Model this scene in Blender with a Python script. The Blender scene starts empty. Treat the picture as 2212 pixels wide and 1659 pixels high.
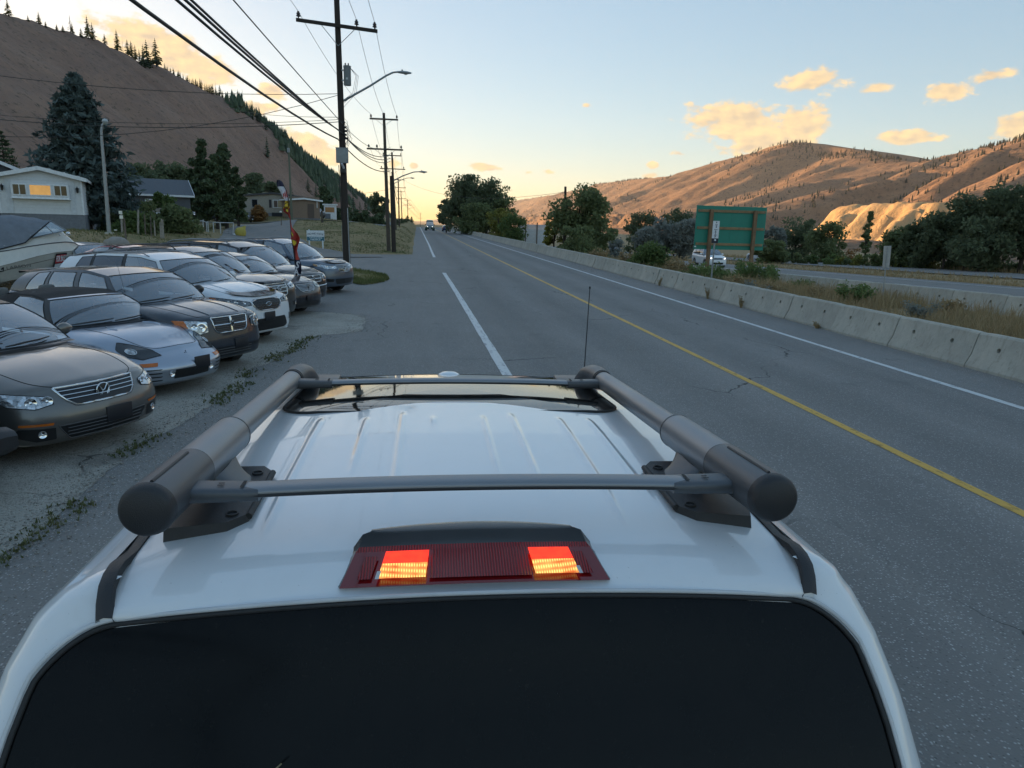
import bpy, bmesh, math, random
import numpy as np
from mathutils import Vector, Matrix
from mathutils.bvhtree import BVHTree
R = math.radians
S = bpy.context.scene
COL = S.collection
random.seed(7); RNG = np.random.default_rng(7)

# ------------------------------------------------------------------ camera
# image coordinates below are those of a 2212 x 1659 view of the photograph
VW, VH, VF = 2212., 1659., 1534.
CAMP = np.array([0., 0., 2.45])
YAW, PITCH, ROLL = R(7.8128), R(12.7672), .028
_f = np.array([math.sin(YAW)*math.cos(PITCH), math.cos(YAW)*math.cos(PITCH), -math.sin(PITCH)])
_r0 = np.array([math.cos(YAW), -math.sin(YAW), 0.]); _u0 = np.cross(_r0, _f)
_r = math.cos(ROLL)*_r0 + math.sin(ROLL)*_u0; _u = -math.sin(ROLL)*_r0 + math.cos(ROLL)*_u0
cam = bpy.data.cameras.new('camera'); camo = bpy.data.objects.new('camera', cam); COL.objects.link(camo)
cam.sensor_fit = 'HORIZONTAL'; cam.sensor_width = 36.; cam.lens = 36.*VF/VW
cam.clip_start = .05; cam.clip_end = 40000.
camo.matrix_world = Matrix(((_r[0], _u[0], -_f[0], CAMP[0]), (_r[1], _u[1], -_f[1], CAMP[1]), (_r[2], _u[2], -_f[2], CAMP[2]), (0, 0, 0, 1)))
S.camera = camo
def ray(x, y): return _f + _r*(x-VW/2)/VF - _u*(y-VH/2)/VF
def gnd(x, y, z=0.):
    d = ray(x, y); return CAMP + d*((z-CAMP[2])/d[2])
def aty(x, y, Y):
    d = ray(x, y); return CAMP + d*(Y/d[1])
def atx(x, y, X):
    d = ray(x, y); return CAMP + d*(X/d[0])
def atr(x, y, D):
    d = ray(x, y); return CAMP + d*(D/math.hypot(d[0], d[1]))

# ------------------------------------------------------------------ light
SUN_AZ, SUN_EL = R(-31.), R(4.6)          # azimuth from +Y towards +X
S.view_settings.view_transform = 'Standard'; S.view_settings.look = 'None'
S.view_settings.exposure = 1.68; S.view_settings.gamma = 1.
S.view_settings.use_curve_mapping = False
sun = bpy.data.lights.new('sun', 'SUN'); sun.energy = 5.; sun.angle = R(.53); sun.color = (1., .60, .29)
suno = bpy.data.objects.new('sun', sun); COL.objects.link(suno)
_sd = Vector((math.sin(SUN_AZ)*math.cos(SUN_EL), math.cos(SUN_AZ)*math.cos(SUN_EL), math.sin(SUN_EL)))
suno.rotation_euler = _sd.to_track_quat('Z', 'Y').to_euler(); suno.location = (0, 0, 60)

def build_world():
    w = bpy.data.worlds.new('World'); S.world = w; w.use_nodes = True
    nt = w.node_tree; N = nt.nodes; L = nt.links; N.clear()
    def nd(t, **k):
        n = N.new(t)
        for a, b in k.items(): setattr(n, a, b)
        return n
    def mth(op, a, b=None, c=None, clamp=False):
        n = nd('ShaderNodeMath', operation=op); n.use_clamp = clamp
        for i, v in enumerate((a, b, c)):
            if v is None: continue
            if isinstance(v, (int, float)): n.inputs[i].default_value = v
            else: L.new(v, n.inputs[i])
        return n.outputs[0]
    out = nd('ShaderNodeOutputWorld'); bg = nd('ShaderNodeBackground'); L.new(bg.outputs[0], out.inputs[0])
    sky = nd('ShaderNodeTexSky', sky_type='NISHITA'); sky.sun_disc = False
    sky.sun_elevation = SUN_EL; sky.sun_rotation = SUN_AZ
    sky.altitude = 350; sky.air_density = 1.0; sky.dust_density = .6; sky.ozone_density = 2.1
    tc = nd('ShaderNodeTexCoord'); sx = nd('ShaderNodeSeparateXYZ'); L.new(tc.outputs['Generated'], sx.inputs[0])
    az = mth('ARCTAN2', sx.outputs[0], sx.outputs[1]); el = mth('ARCSINE', sx.outputs[2])
    # tone compression of the sky colour: evens out the dome's brightness range everywhere alike
    gm = nd('ShaderNodeGamma'); L.new(sky.outputs[0], gm.inputs[0]); gm.inputs[1].default_value = SKY_GAMMA
    hs = nd('ShaderNodeHueSaturation'); L.new(gm.outputs[0], hs.inputs['Color']); hs.inputs['Saturation'].default_value = SKY_SAT; hs.inputs['Value'].default_value = SKY_VAL
    wb = nd('ShaderNodeMix', data_type='RGBA', blend_type='MULTIPLY'); wb.inputs[0].default_value = 1.; L.new(hs.outputs[0], wb.inputs[6]); wb.inputs[7].default_value = (.985, .99, 1.03, 1)
    base = wb.outputs[2]
    # clouds: soft ellipses in azimuth / elevation broken up by noise
    cv = nd('ShaderNodeCombineXYZ'); L.new(az, cv.inputs[0]); L.new(el, cv.inputs[1])
    sc = nd('ShaderNodeVectorMath', operation='MULTIPLY'); L.new(cv.outputs[0], sc.inputs[0]); sc.inputs[1].default_value = (1, 1.9, 1)
    def noise(vec, scale, det):
        n = nd('ShaderNodeTexNoise', noise_dimensions='2D'); n.inputs['Scale'].default_value = scale; n.inputs['Detail'].default_value = det; n.inputs['Roughness'].default_value = .6; L.new(vec, n.inputs['Vector']); return n.outputs[0]
    nz = noise(sc.outputs[0], 30, 5)
    tot = None
    for (px, py, wx, wy, ang, st) in CLOUDS:
        d = ray(px, py); a0 = math.atan2(d[0], d[1]); e0 = math.atan2(d[2], math.hypot(d[0], d[1]))
        mp = nd('ShaderNodeMapping', vector_type='TEXTURE'); L.new(cv.outputs[0], mp.inputs[0])
        mp.inputs[1].default_value = (a0, e0, 0); mp.inputs[2].default_value = (0, 0, ang-ROLL); mp.inputs[3].default_value = (wx/VF*.9, wy/VF*.9, 1)
        ln = nd('ShaderNodeVectorMath', operation='LENGTH'); L.new(mp.outputs[0], ln.inputs[0])
        v = mth('ADD', ln.outputs['Value'], 1.-st)
        tot = v if tot is None else mth('MINIMUM', tot, v)
    n1 = mth('MULTIPLY', mth('SUBTRACT', nz, .5), CLOUD_N)
    dens = mth('MULTIPLY', mth('ADD', mth('SUBTRACT', 1.05, tot), n1), 2.1, clamp=True)
    dens = mth('MULTIPLY', mth('MULTIPLY', dens, dens), mth('SUBTRACT', 3., mth('MULTIPLY', dens, 2.)))
    o2 = nd('ShaderNodeVectorMath', operation='ADD'); L.new(sc.outputs[0], o2.inputs[0]); o2.inputs[1].default_value = (-.008, .008, 0)
    sh = mth('ADD', mth('MULTIPLY', mth('SUBTRACT', nz, noise(o2.outputs[0], 30, 2)), 2.2), .6, clamp=True)
    cc = nd('ShaderNodeMix', data_type='RGBA'); L.new(sh, cc.inputs[0])
    cc.inputs[6].default_value = (*CLOUD_DARK, 1); cc.inputs[7].default_value = (*CLOUD_LIT, 1)
    mx = nd('ShaderNodeMix', data_type='RGBA'); L.new(mth('MULTIPLY', dens, .92), mx.inputs[0]); L.new(base, mx.inputs[6]); L.new(cc.outputs[2], mx.inputs[7])
    L.new(mx.outputs[2], bg.inputs[0]); bg.inputs[1].default_value = .12
    w.cycles.sampling_method = 'MANUAL'; w.cycles.sample_map_resolution = 256
SKY_GAMMA, SKY_SAT, SKY_VAL, CLOUD_N = .43, 1.38, 1.36, 2.0
CLOUD_LIT, CLOUD_DARK = (3.1, 2.25, 1.15), (2.0, 1.55, 1.05)
# px, py, half width, half height (view pixels), tilt, density
CLOUDS = [(335, 100, 110, 40, -.25, 1.1), (410, 140, 95, 38, -.3, 1.1), (470, 155, 40, 26, 0, .9), (590, 200, 70, 24, .1, .7), (560, 235, 60, 20, .15, .8),
          (670, 320, 75, 32, -.25, 1.1), (850, 352, 22, 13, 0, .9), (895, 360, 12, 9, 0, .9),
          (1050, 362, 44, 10, -.05, .9), (1140, 373, 20, 8, 0, .6), (1185, 372, 24, 11, -.2, .7), (1400, 381, 30, 9, .1, .8), (1408, 357, 16, 10, 0, .7),
          (1268, 228, 18, 9, .1, .6), (1745, 175, 74, 26, -.03, 1), (1900, 188, 34, 13, .1, .8), (2050, 197, 66, 20, .22, .9), (2145, 165, 46, 16, .2, .8),
          (1600, 268, 120, 44, -.12, 1.1), (1715, 285, 70, 44, .6, 1.1), (1640, 318, 90, 22, .15, 1.), (1950, 297, 62, 17, .02, 1), (2195, 280, 40, 26, 0, 1), (1465, 332, 40, 10, 0, .5)]
build_world()

# ------------------------------------------------------------------ noise
def _hash(ix, iy, s):
    h = (ix.astype(np.int64)*374761393 + iy.astype(np.int64)*668265263 + s*982451653) & 0x7fffffff
    h = ((h ^ (h >> 13))*1274126177) & 0x7fffffff
    return ((h ^ (h >> 16)) & 0xffff)/65535.
def vnoise(x, y, s=0):
    x = np.asarray(x, float); y = np.asarray(y, float)
    ix = np.floor(x); iy = np.floor(y); fx = x-ix; fy = y-iy
    fx = fx*fx*(3-2*fx); fy = fy*fy*(3-2*fy)
    a = _hash(ix, iy, s); b = _hash(ix+1, iy, s); c = _hash(ix, iy+1, s); d = _hash(ix+1, iy+1, s)
    return (a*(1-fx)+b*fx)*(1-fy) + (c*(1-fx)+d*fx)*fy
def fbm(x, y, o=5, s=0, g=.5):
    t = 0; a = 1.; n = 0
    for i in range(o):
        t = t + a*vnoise(np.asarray(x)*2**i+i*17.3, np.asarray(y)*2**i-i*9.1, s+i); n += a; a *= g
    return t/n
def sst(a, b, x):
    t = np.clip((np.asarray(x, float)-a)/(b-a), 0, 1); return t*t*(3-2*t)

# ------------------------------------------------------------------ objects
def tag(o, label=None, cat=None, group=None, kind=None):
    if label: o['label'] = label
    if cat: o['category'] = cat
    if group: o['group'] = group
    if kind: o['kind'] = kind
    return o
def thing(name, label, cat, loc=(0, 0, 0), rotz=0., group=None):
    o = bpy.data.objects.new(name, None); COL.objects.link(o)
    o.empty_display_size = .1; o.location = [float(v) for v in loc]; o.rotation_euler = (0, 0, rotz)
    return tag(o, label, cat, group)
def link(name, me, m=None, parent=None):
    if m is not None and not me.materials: me.materials.append(m)
    o = bpy.data.objects.new(name, me); COL.objects.link(o)
    if parent is not None: o.parent = parent
    return o
def copy_tree(o, parent=None):
    c = o.copy(); COL.objects.link(c); c.parent = parent
    for ch in o.children: copy_tree(ch, c)
    return c
def smooth(me, flag=True):
    me.polygons.foreach_set('use_smooth', [flag]*len(me.polygons)); return me
def autosmooth(me, ang=35.):
    smooth(me)
    try: me.set_sharp_from_angle(angle=R(ang))
    except Exception: pass
    return me
class MB:
    """collects shapes that become one mesh"""
    def __init__(s): s.v = []; s.f = []; s.m = []; s.cur = 0
    def add(s, v, f):
        b = len(s.v); s.v += [tuple(float(c) for c in p) for p in v]
        s.f += [tuple(i+b for i in q) for q in f]; s.m += [s.cur]*len(f); return s
    def box(s, c, d, rz=0., taper=1., rx=0., bev=0.):
        x, y, z = [k/2. for k in d]; P = []
        for sz in (-1, 1):
            k = taper if sz > 0 else 1.
            for a, b in ((-1, -1), (1, -1), (1, 1), (-1, 1)): P.append(Vector((a*x*k, b*y*k, sz*z)))
        F = [(3, 2, 1, 0), (4, 5, 6, 7), (0, 1, 5, 4), (1, 2, 6, 5), (2, 3, 7, 6), (3, 0, 4, 7)]
        M = Matrix.Rotation(rz, 3, 'Z') @ Matrix.Rotation(rx, 3, 'X')
        if bev > 0:
            bm = bmesh.new(); vs = [bm.verts.new(p) for p in P]
            for q in F: bm.faces.new([vs[i] for i in q])
            bmesh.ops.bevel(bm, geom=bm.edges[:], offset=bev, segments=2, affect='EDGES', profile=.5)
            bm.verts.index_update()
            P = [v.co.copy() for v in bm.verts]; F = [tuple(v.index for v in f.verts) for f in bm.faces]; bm.free()
        return s.add([M @ p + Vector(c) for p in P], F)
    def tube(s, pts, r, n=8, caps=True):
        pts = [Vector(p) for p in pts]; m = len(pts)
        rs = list(r) if hasattr(r, '__len__') else [r]*m
        up = Vector((0, 0, 1)); V = []; F = []; pa = None
        for i, p in enumerate(pts):
            t = (pts[min(i+1, m-1)]-pts[max(i-1, 0)]).normalized()
            if pa is None:
                a = t.cross(up)
                if a.length < 1e-3: a = t.cross(Vector((0, 1, 0)))
                a.normalize()
            else:
                a = (pa - t*pa.dot(t)).normalized()
            pa = a; b = t.cross(a)
            for k in range(n):
                w = 2*math.pi*k/n; V.append(p + (a*math.cos(w)+b*math.sin(w))*rs[i])
        for i in range(m-1):
            for k in range(n):
                k2 = (k+1) % n; F.append((i*n+k, i*n+k2, (i+1)*n+k2, (i+1)*n+k))
        if caps: F.append(tuple(range(n-1, -1, -1))); F.append(tuple((m-1)*n+k for k in range(n)))
        return s.add(V, F)
    def lathe(s, prof, n=16, M=None, caps=True):
        """prof: (radius, height) along local z"""
        V = []; F = []
        for r, h in prof:
            for k in range(n):
                w = 2*math.pi*k/n; V.append(Vector((r*math.cos(w), r*math.sin(w), h)))
        m = len(prof)
        for i in range(m-1):
            for k in range(n):
                k2 = (k+1) % n; F.append((i*n+k, i*n+k2, (i+1)*n+k2, (i+1)*n+k))
        if caps: F.append(tuple(range(n-1, -1, -1))); F.append(tuple((m-1)*n+k for k in range(n)))
        if M is not None: V = [M @ v for v in V]
        return s.add(V, F)
    def grid(s, P, close_u=False, close_v=False):
        nu = len(P); nv = len(P[0]); V = [p for row in P for p in row]; F = []
        for i in range(nu if close_u else nu-1):
            for j in range(nv if close_v else nv-1):
                i2 = (i+1) % nu; j2 = (j+1) % nv
                F.append((i*nv+j, i2*nv+j, i2*nv+j2, i*nv+j2))
        return s.add(V, F)
    def poly(s, pts): return s.add(pts, [tuple(range(len(pts)))])
    def prism(s, pts, d):
        """polygon pts extruded by vector d"""
        n = len(pts); d = Vector(d); a = [Vector(p) for p in pts]; b = [p+d for p in a]
        F = [tuple(range(n-1, -1, -1)), tuple(range(n, 2*n))] + [(i, (i+1) % n, n+(i+1) % n, n+i) for i in range(n)]
        return s.add(a+b, F)
    def mesh(s, name, mats=None, sm=None):
        me = bpy.data.meshes.new(name); me.from_pydata(s.v, [], s.f); me.update()
        if mats:
            for m in (mats if isinstance(mats, (list, tuple)) else [mats]): me.materials.append(m)
            if isinstance(mats, (list, tuple)) and len(mats) > 1: me.polygons.foreach_set('material_index', s.m)
        if sm is not None: autosmooth(me, sm)
        return me
    def build(s, name, mats=None, parent=None, sm=None, fix=False):
        me = s.mesh(name, mats, sm)
        if fix:
            bm = bmesh.new(); bm.from_mesh(me); bmesh.ops.recalc_face_normals(bm, faces=bm.faces[:]); bm.to_mesh(me); bm.free()
        o = bpy.data.objects.new(name, me); COL.objects.link(o)
        if parent is not None: o.parent = parent
        return o
def np_mesh(name, V, F, m=None, sm=True):
    me = bpy.data.meshes.new(name); V = np.asarray(V, np.float32); F = np.asarray(F, np.int32)
    k = F.shape[1]; me.vertices.add(len(V)); me.vertices.foreach_set('co', V.ravel())
    me.loops.add(F.size); me.loops.foreach_set('vertex_index', F.ravel())
    me.polygons.add(len(F)); me.polygons.foreach_set('loop_start', np.arange(0, F.size, k, dtype=np.int32))
    me.polygons.foreach_set('loop_total', np.full(len(F), k, np.int32))
    me.update(calc_edges=True); me.validate()
    if sm: smooth(me)
    if m: me.materials.append(m)
    return me
def grid_faces(nu, nv):
    i, j = np.meshgrid(np.arange(nu-1), np.arange(nv-1), indexing='ij')
    a = (i*nv+j).ravel(); return np.stack([a, a+nv, a+nv+1, a+1], 1)

# ------------------------------------------------------------------ materials
MATS = {}
class NT:
    def __init__(s, name):
        s.m = bpy.data.materials.new(name); s.m.use_nodes = True; s.t = s.m.node_tree
        s.b = s.t.nodes['Principled BSDF']; s.out = s.t.nodes['Material Output']
    def n(s, t, ins=None, **k):
        x = s.t.nodes.new(t)
        for a, b in k.items(): setattr(x, a, b)
        for a, b in (ins or {}).items(): s.set(x.inputs[a], b)
        return x
    def set(s, i, v):
        if hasattr(v, 'is_output') or isinstance(v, bpy.types.NodeSocket): s.t.links.new(v, i)
        else:
            try: i.default_value = v
            except Exception: i.default_value = (*v, 1.)
    def pos(s, scale=1., obj=True):
        tc = s.n('ShaderNodeTexCoord')
        if obj: return tc.outputs['Object']
        g = s.n('ShaderNodeNewGeometry'); return g.outputs['Position']
    def noise(s, vec, scale, det=4., rough=.55, dist=0.):
        return s.n('ShaderNodeTexNoise', {'Vector': vec, 'Scale': scale, 'Detail': det, 'Roughness': rough, 'Distortion': dist}).outputs[0]
    def ramp(s, fac, stops):
        r = s.n('ShaderNodeValToRGB', {'Fac': fac}); e = r.color_ramp.elements
        while len(e) < len(stops): e.new(.5)
        for q, (p, c) in zip(e, stops): q.position = p; q.color = (*c, 1.) if len(c) == 3 else c
        return r.outputs[0]
    def mix(s, fac, a, b, mode='MIX'):
        x = s.n('ShaderNodeMix', data_type='RGBA', blend_type=mode); s.set(x.inputs[0], fac); s.set(x.inputs[6], a); s.set(x.inputs[7], b); return x.outputs[2]
    def math(s, op, a, b=0., clamp=False):
        x = s.n('ShaderNodeMath', operation=op); x.use_clamp = clamp; s.set(x.inputs[0], a); s.set(x.inputs[1], b); return x.outputs[0]
    def mapr(s, v, a, b, c=0., d=1.):
        return s.n('ShaderNodeMapRange', {0: v, 1: a, 2: b, 3: c, 4: d}).outputs[0]
    def bump(s, h, strength=.3, dist=.01):
        x = s.n('ShaderNodeBump', {'Height': h, 'Strength': strength, 'Distance': dist}); s.t.links.new(x.outputs[0], s.b.inputs['Normal']); return x
    def vscale(s, vec, k):
        return s.n('ShaderNodeVectorMath', {0: vec, 1: k}, operation='MULTIPLY').outputs[0]
    def B(s, **k):
        for a, b in k.items(): s.set(s.b.inputs[a.replace('_', ' ')], b)
        return s
def M(name, col=(.5, .5, .5), rough=.6, metal=0., var=.12, scale=6., bump=0., bscale=60., coat=0., spec=.5, dirt=0.):
    """a plain surface with a little variation in tone, gloss and relief"""
    if name in MATS: return MATS[name]
    t = NT(name); p = t.pos(); nz = t.noise(p, scale, 5., .6)
    d = tuple(c*(1-var) for c in col); l = tuple(min(1., c*(1+var)) for c in col)
    c = t.ramp(nz, [(.3, d), (.7, l)])
    if dirt: c = t.mix(t.math('MULTIPLY', t.mapr(t.noise(p, scale*.35, 6., .7), .5, .75), dirt), c, (.10, .085, .065, 1.))
    t.B(Base_Color=c, Metallic=metal, Roughness=t.mapr(nz, .3, .7, max(0., rough*.85), min(1., rough*1.15)), Specular_IOR_Level=spec)
    if coat: t.B(Coat_Weight=coat, Coat_Roughness=.04)
    if bump: t.bump(t.noise(p, bscale, 3.), bump, .005)
    MATS[name] = t.m; return t.m
# ================================================================== SETTING
CTRL = np.array([(-3, 38, 0), (-6, 45, 0), (-10, 48, .05), (-3, 50, 0), (-7.5, 57, .08), (-2, 56, .05), (-3, 66, .25), (-2, 80, .3), (-1.5, 100, .15), (-1.5, 150, .15),
  (-6, 75, 1.1), (-8, 90, 2.0), (-5, 100, 1.6), (-12, 95, 2.1), (-6, 150, 2.0), (-20, 115, 2.5), (-24, 113, 2.6), (-35, 120, 2.9), (-12, 62, .55), (-15, 75, 1.15), (-14, 50, .5),
  (-16, 41, 1.3), (-17.7, 40, 1.5), (-25, 40, 1.7), (-14.2, 33, .8), (-18, 55, 1.15), (-20, 65, 1.1), (-22, 85, 1.2), (-24, 104, 1.3), (-13, 40, .75), (-12, 35, .1), (-12, 20, 0), (-15, 20, .9), (-16, 8, .9), (-16, -10, .9),
  (-30, 20, 1.6), (-40, 60, 1.9), (-60, 60, 3), (-75, 100, 4.5), (-60, 150, 4.5), (-40, 180, 3.5), (-60, 300, 5), (-25, 250, 3), (-70, 10, 3)], float)
def Zleft(x, y):
    x = np.asarray(x, float); y = np.asarray(y, float); num = 0.; den = 0.
    for a, b, c in CTRL:
        w = 1./(((x-a)**2*1.6 + (y-b)**2*.7)+1.5)**1.8; num = num+w*c; den = den+w
    z = num/den
    z = z*sst(-.3, -2.2, x)
    lot = sst(-12.4, -10.5, x)*sst(37, 33, y); z = z*(1-lot)
    mouth = sst(-13, -9, x)*sst(34, 36, y)*sst(55, 51, y); z = z*(1-mouth)
    return z
def Zhw(y): return .02 - .026*(np.asarray(y, float)-24.)*sst(-10, 30, y)
def Zright(x, y):
    x = np.asarray(x, float); y = np.asarray(y, float); h = np.maximum(Zhw(y), -6.5)
    t = sst(10.9, 18.5, x); z = (-.02)*(1-t) + (h-.05)*t
    z = z + .16*np.exp(-((x-14)/2.)**2)*(fbm(x*.5, y*.5, 3, 4)-.2)
    # grass strip between the two carriageways dips a little
    z = z - .3*np.exp(-((x-39)/2.6)**2)
    z = np.where(x > 57, z - sst(57, 130, x)*5.0, z)
    return z
def Z(x, y):
    x = np.asarray(x, float); y = np.asarray(y, float)
    z = np.where(x < 4, Zleft(x, y), Zright(x, y))
    road = (x > -.3) & (x < 10.9); z = np.where(road, -.05, z)
    z = z + np.where(road, 0, .06*(fbm(x*.9, y*.9, 4, 2)-.5)*sst(0, 1.5, np.abs(x+.3)))
    lotm = (x > -12.4) & (x < 0) & (y < 53); z = np.where(lotm, np.minimum(z, -.05 + np.maximum(0, z-.02)), z)
    # beyond the crest of the road everything falls away
    z = z - sst(290, 420, y)*9.*sst(-60, -10, x) - sst(420, 900, y)*6
    return z

def grass_material(name, dry=.5, green=(.060, .075, .022), tan=(.17, .125, .062), dirt=(.10, .075, .050)):
    t = NT(name); p = t.pos(obj=False)
    a = t.noise(p, .35, 5., .6); b = t.noise(p, 3.2, 5., .65); c = t.noise(t.vscale(p, (1, 1, 1)), 26., 3., .6)
    col = t.mix(t.mapr(a, dry-.12, dry+.12), (*green, 1), (*tan, 1))
    col = t.mix(t.mapr(b, .52, .72), col, (*dirt, 1))
    col = t.mix(t.mapr(c, .3, .75, 0., .55), col, (tan[0]*1.25, tan[1]*1.2, tan[2]*1.0, 1))
    t.B(Base_Color=col, Roughness=.95, Specular_IOR_Level=.15); t.bump(t.math('ADD', c, b), .9, .05); return t.m
MG = grass_material('dry_grass_ground', .42, green=(.100, .120, .045), tan=(.29, .225, .125))
MGR = grass_material('median_ground', .30, green=(.16, .13, .06), tan=(.32, .235, .135), dirt=(.22, .175, .125))

def ground():
    az = np.concatenate([np.linspace(-180, -52, 50), np.linspace(-51.5, 62, 420), np.linspace(63, 180, 50)])
    r = np.concatenate([[.01], np.geomspace(2., 900, 300), np.geomspace(950, 16000, 24)])
    A, Rr = np.meshgrid(np.radians(az), r, indexing='ij'); X = Rr*np.sin(A); Y = Rr*np.cos(A); ZZ = Z(X, Y)
    far = sst(300, 900, Rr); ZZ = ZZ*(1-far) - 14*far
    F = grid_faces(len(az), len(r)); me = np_mesh('ground', np.stack([X, Y, ZZ], -1).reshape(-1, 3), F[:, ::-1], MG)
    cx = (X.reshape(-1)[F]).mean(1); me.materials.append(MGR)
    me.polygons.foreach_set('material_index', (cx > 5).astype(np.int32))
    tag(link('ground', me), kind='structure')
ground()

# -------------------------------------------------- roads
def asphalt(name, tone=.062, spec_amt=.5, seed=0., warm=0.):
    t = NT(name); p = t.pos(obj=False); p = t.n('ShaderNodeVectorMath', {0: p, 1: (seed, seed, 0)}, operation='ADD').outputs[0]
    big = t.noise(p, .35, 5., .6); mid = t.noise(t.vscale(p, (2.2, .22, 1)), 1., 5., .6)
    base = t.mix(big, (tone*.84, tone*.80, tone*.74, 1), (tone*1.26, tone*1.20, tone*1.12, 1))
    base = t.mix(t.mapr(mid, .35, .75, 0., .35), base, (tone*.62, tone*.62, tone*.64, 1))
    vo = t.n('ShaderNodeTexVoronoi', {'Vector': p, 'Scale': 52., 'Randomness': 1.}); vc = t.n('ShaderNodeSeparateColor', {0: vo.outputs['Color']})
    stone = t.math('MULTIPLY', t.mapr(vo.outputs['Distance'], .45, .2), t.mapr(vc.outputs[0], .50, .8))
    base = t.mix(t.math('MULTIPLY', stone, spec_amt), base, (.52, .51, .49, 1))
    vd = t.math('MULTIPLY', t.mapr(vo.outputs['Distance'], .45, .2), t.mapr(vc.outputs[1], .6, .9)); base = t.mix(t.math('MULTIPLY', vd, .6), base, (tone*.3, tone*.3, tone*.3, 1))
    # tyre-worn tracks of the two lanes
    sx = t.n('ShaderNodeSeparateXYZ', {0: p}).outputs[0]; tx = t.mapr(t.math('ADD', sx, t.math('MULTIPLY', t.noise(p, .25, 3.), .5)), 0., 10.); k = .80
    tr = t.ramp(tx, [(.17, (1, 1, 1)), (.28, (k, k, k)), (.37, (1, 1, 1)), (.46, (k, k, k)), (.555, (1.06, 1.06, 1.06)), (.65, (k, k, k)), (.74, (1, 1, 1)), (.83, (k, k, k)), (.92, (1, 1, 1))]); base = t.mix(.8 if name == 'road_asphalt' else 0., base, tr, 'MULTIPLY')
    st_ = t.mapr(t.noise(p, .9, 5., .7), .60, .70, 0., .35); base = t.mix(st_, base, (tone*.5, tone*.48, tone*.46, 1))
    # cracks
    wp = t.n('ShaderNodeVectorMath', {0: p, 1: t.vscale(t.n('ShaderNodeTexNoise', {'Vector': p, 'Scale': 1.3, 'Detail': 6.}).outputs[1], (.9, .9, 0))}, operation='ADD').outputs[0]
    ve = t.n('ShaderNodeTexVoronoi', {'Vector': t.vscale(wp, (.21, .13, 1)), 'Scale': 1.}, feature='DISTANCE_TO_EDGE').outputs['Distance']
    cr = t.math('MULTIPLY', t.mapr(ve, .0035, .0012), t.mapr(t.noise(p, .22, 3.), .5, .6))
    base = t.mix(t.math('MULTIPLY', cr, .85), base, (.012, .012, .012, 1))
    t.B(Base_Color=base, Roughness=.82, Specular_IOR_Level=.35)
    h = t.math('SUBTRACT', t.math('ADD', t.mapr(vo.outputs['Distance'], .6, .1), t.noise(p, 40., 3.)), t.math('MULTIPLY', cr, 3.))
    t.bump(h, .5, .006); return t.m
MA = asphalt('road_asphalt', .215, .9); MA2 = asphalt('highway_asphalt', .20, .3, 13.); MA3 = asphalt('side_road_asphalt', .20, .3, 31.)
def strip(name, xl, xr, ys, zf, m, nx=8, kind='structure'):
    X = np.linspace(0, 1, nx)[None, :]; ys = np.asarray(ys)[:, None]
    XX = xl(ys)*(1-X)+xr(ys)*X; YY = np.broadcast_to(ys, XX.shape); ZZ = zf(XX, YY)
    me = np_mesh(name, np.stack([XX, YY, ZZ], -1).reshape(-1, 3), grid_faces(len(ys), nx)[:, ::-1], m)
    return tag(link(name, me), kind=kind)
def zroad(x, y): return 0*x - sst(285, 420, y)*9.5
def aedge(y):      # left limit of the asphalt: shoulder, forecourt, mouth of the side road, then the verge
    y = np.asarray(y, float); j = .12*(fbm(y*.8, y*0+3, 4)-.5)*2
    e = np.full_like(y, -3.2); e = np.where(y > 19.5, -8.0, e); e = np.where(y > 34, -11.5, e)
    e = np.where(y > 52.0, np.minimum(-.3, -.3-(4.5*np.clip(1-(y-52.)/1.6, 0, 1)**2)), e); return e+j
ys = np.concatenate([np.arange(-30, 60, .25), np.arange(60, 300, 2.), np.arange(300, 420, 6.)])
strip('road', aedge, lambda y: 0*y+11.2, ys, zroad, MA, 16)
strip('highway_lanes', lambda y: 0*y+19.0, lambda y: 0*y+33.5, np.concatenate([np.arange(-30, 300, 3.)]), lambda x, y: np.maximum(Zhw(y), -6.5)+.03, MA2)
strip('highway_far_lanes', lambda y: 0*y+45., lambda y: 0*y+57., np.arange(-30, 300, 3.), lambda x, y: np.maximum(Zhw(y), -6.5)+.03, MA2)

def paint(name, col):
    t = NT(name); p = t.pos(obj=False); n = t.noise(p, 9., 6., .7); k = t.noise(t.vscale(p, (1, .12, 1)), 14., 4., .6)
    w = t.mapr(t.math('ADD', n, k), 1.04, 1.26); c = t.mix(w, (*col, 1), (col[0]*.35, col[1]*.35, col[2]*.4, 1))
    t.B(Base_Color=c, Roughness=.6); t.bump(t.noise(p, 90., 2.), .5, .004); return t.m
MPW = paint('white_road_paint', (.62, .63, .62)); MPY = paint('yellow_road_paint', (.62, .36, .045))
def line(name, x, w, y0, y1, m, zf=zroad, dz=.004, xs=None):
    yy = np.arange(y0, y1+.01, max(.5, (y1-y0)/200.)); j = lambda y, s: .012*(fbm(y*3., y*0+s, 3, s)-.5)*2
    xc = (lambda y: 0*y+x) if xs is None else xs
    strip(name, lambda y: xc(y)-w/2+j(y, 1), lambda y: xc(y)+w/2+j(y, 2), yy, lambda X, Y: zf(X, Y)+dz, m, 3)
lw = lambda y: 1.48-.007*(np.asarray(y, float)-11.)*sst(80, 0, y)*1.0-.21*sst(20, 60, y)
line('white_edge_line', 0, .17, -20, 35.0, MPW, xs=lw)
line('white_edge_line', 0, .17, 50.0, 330, MPW, xs=lw)
line('yellow_centre_line', 0, .13, -20, 330, MPY, xs=lambda y: 5.46+0*y)
line('white_edge_line', 0, .14, -20, 330, MPW, xs=lambda y: 8.82+0*y)
zh = lambda x, y: np.maximum(Zhw(y), -6.5)+.03
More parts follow.
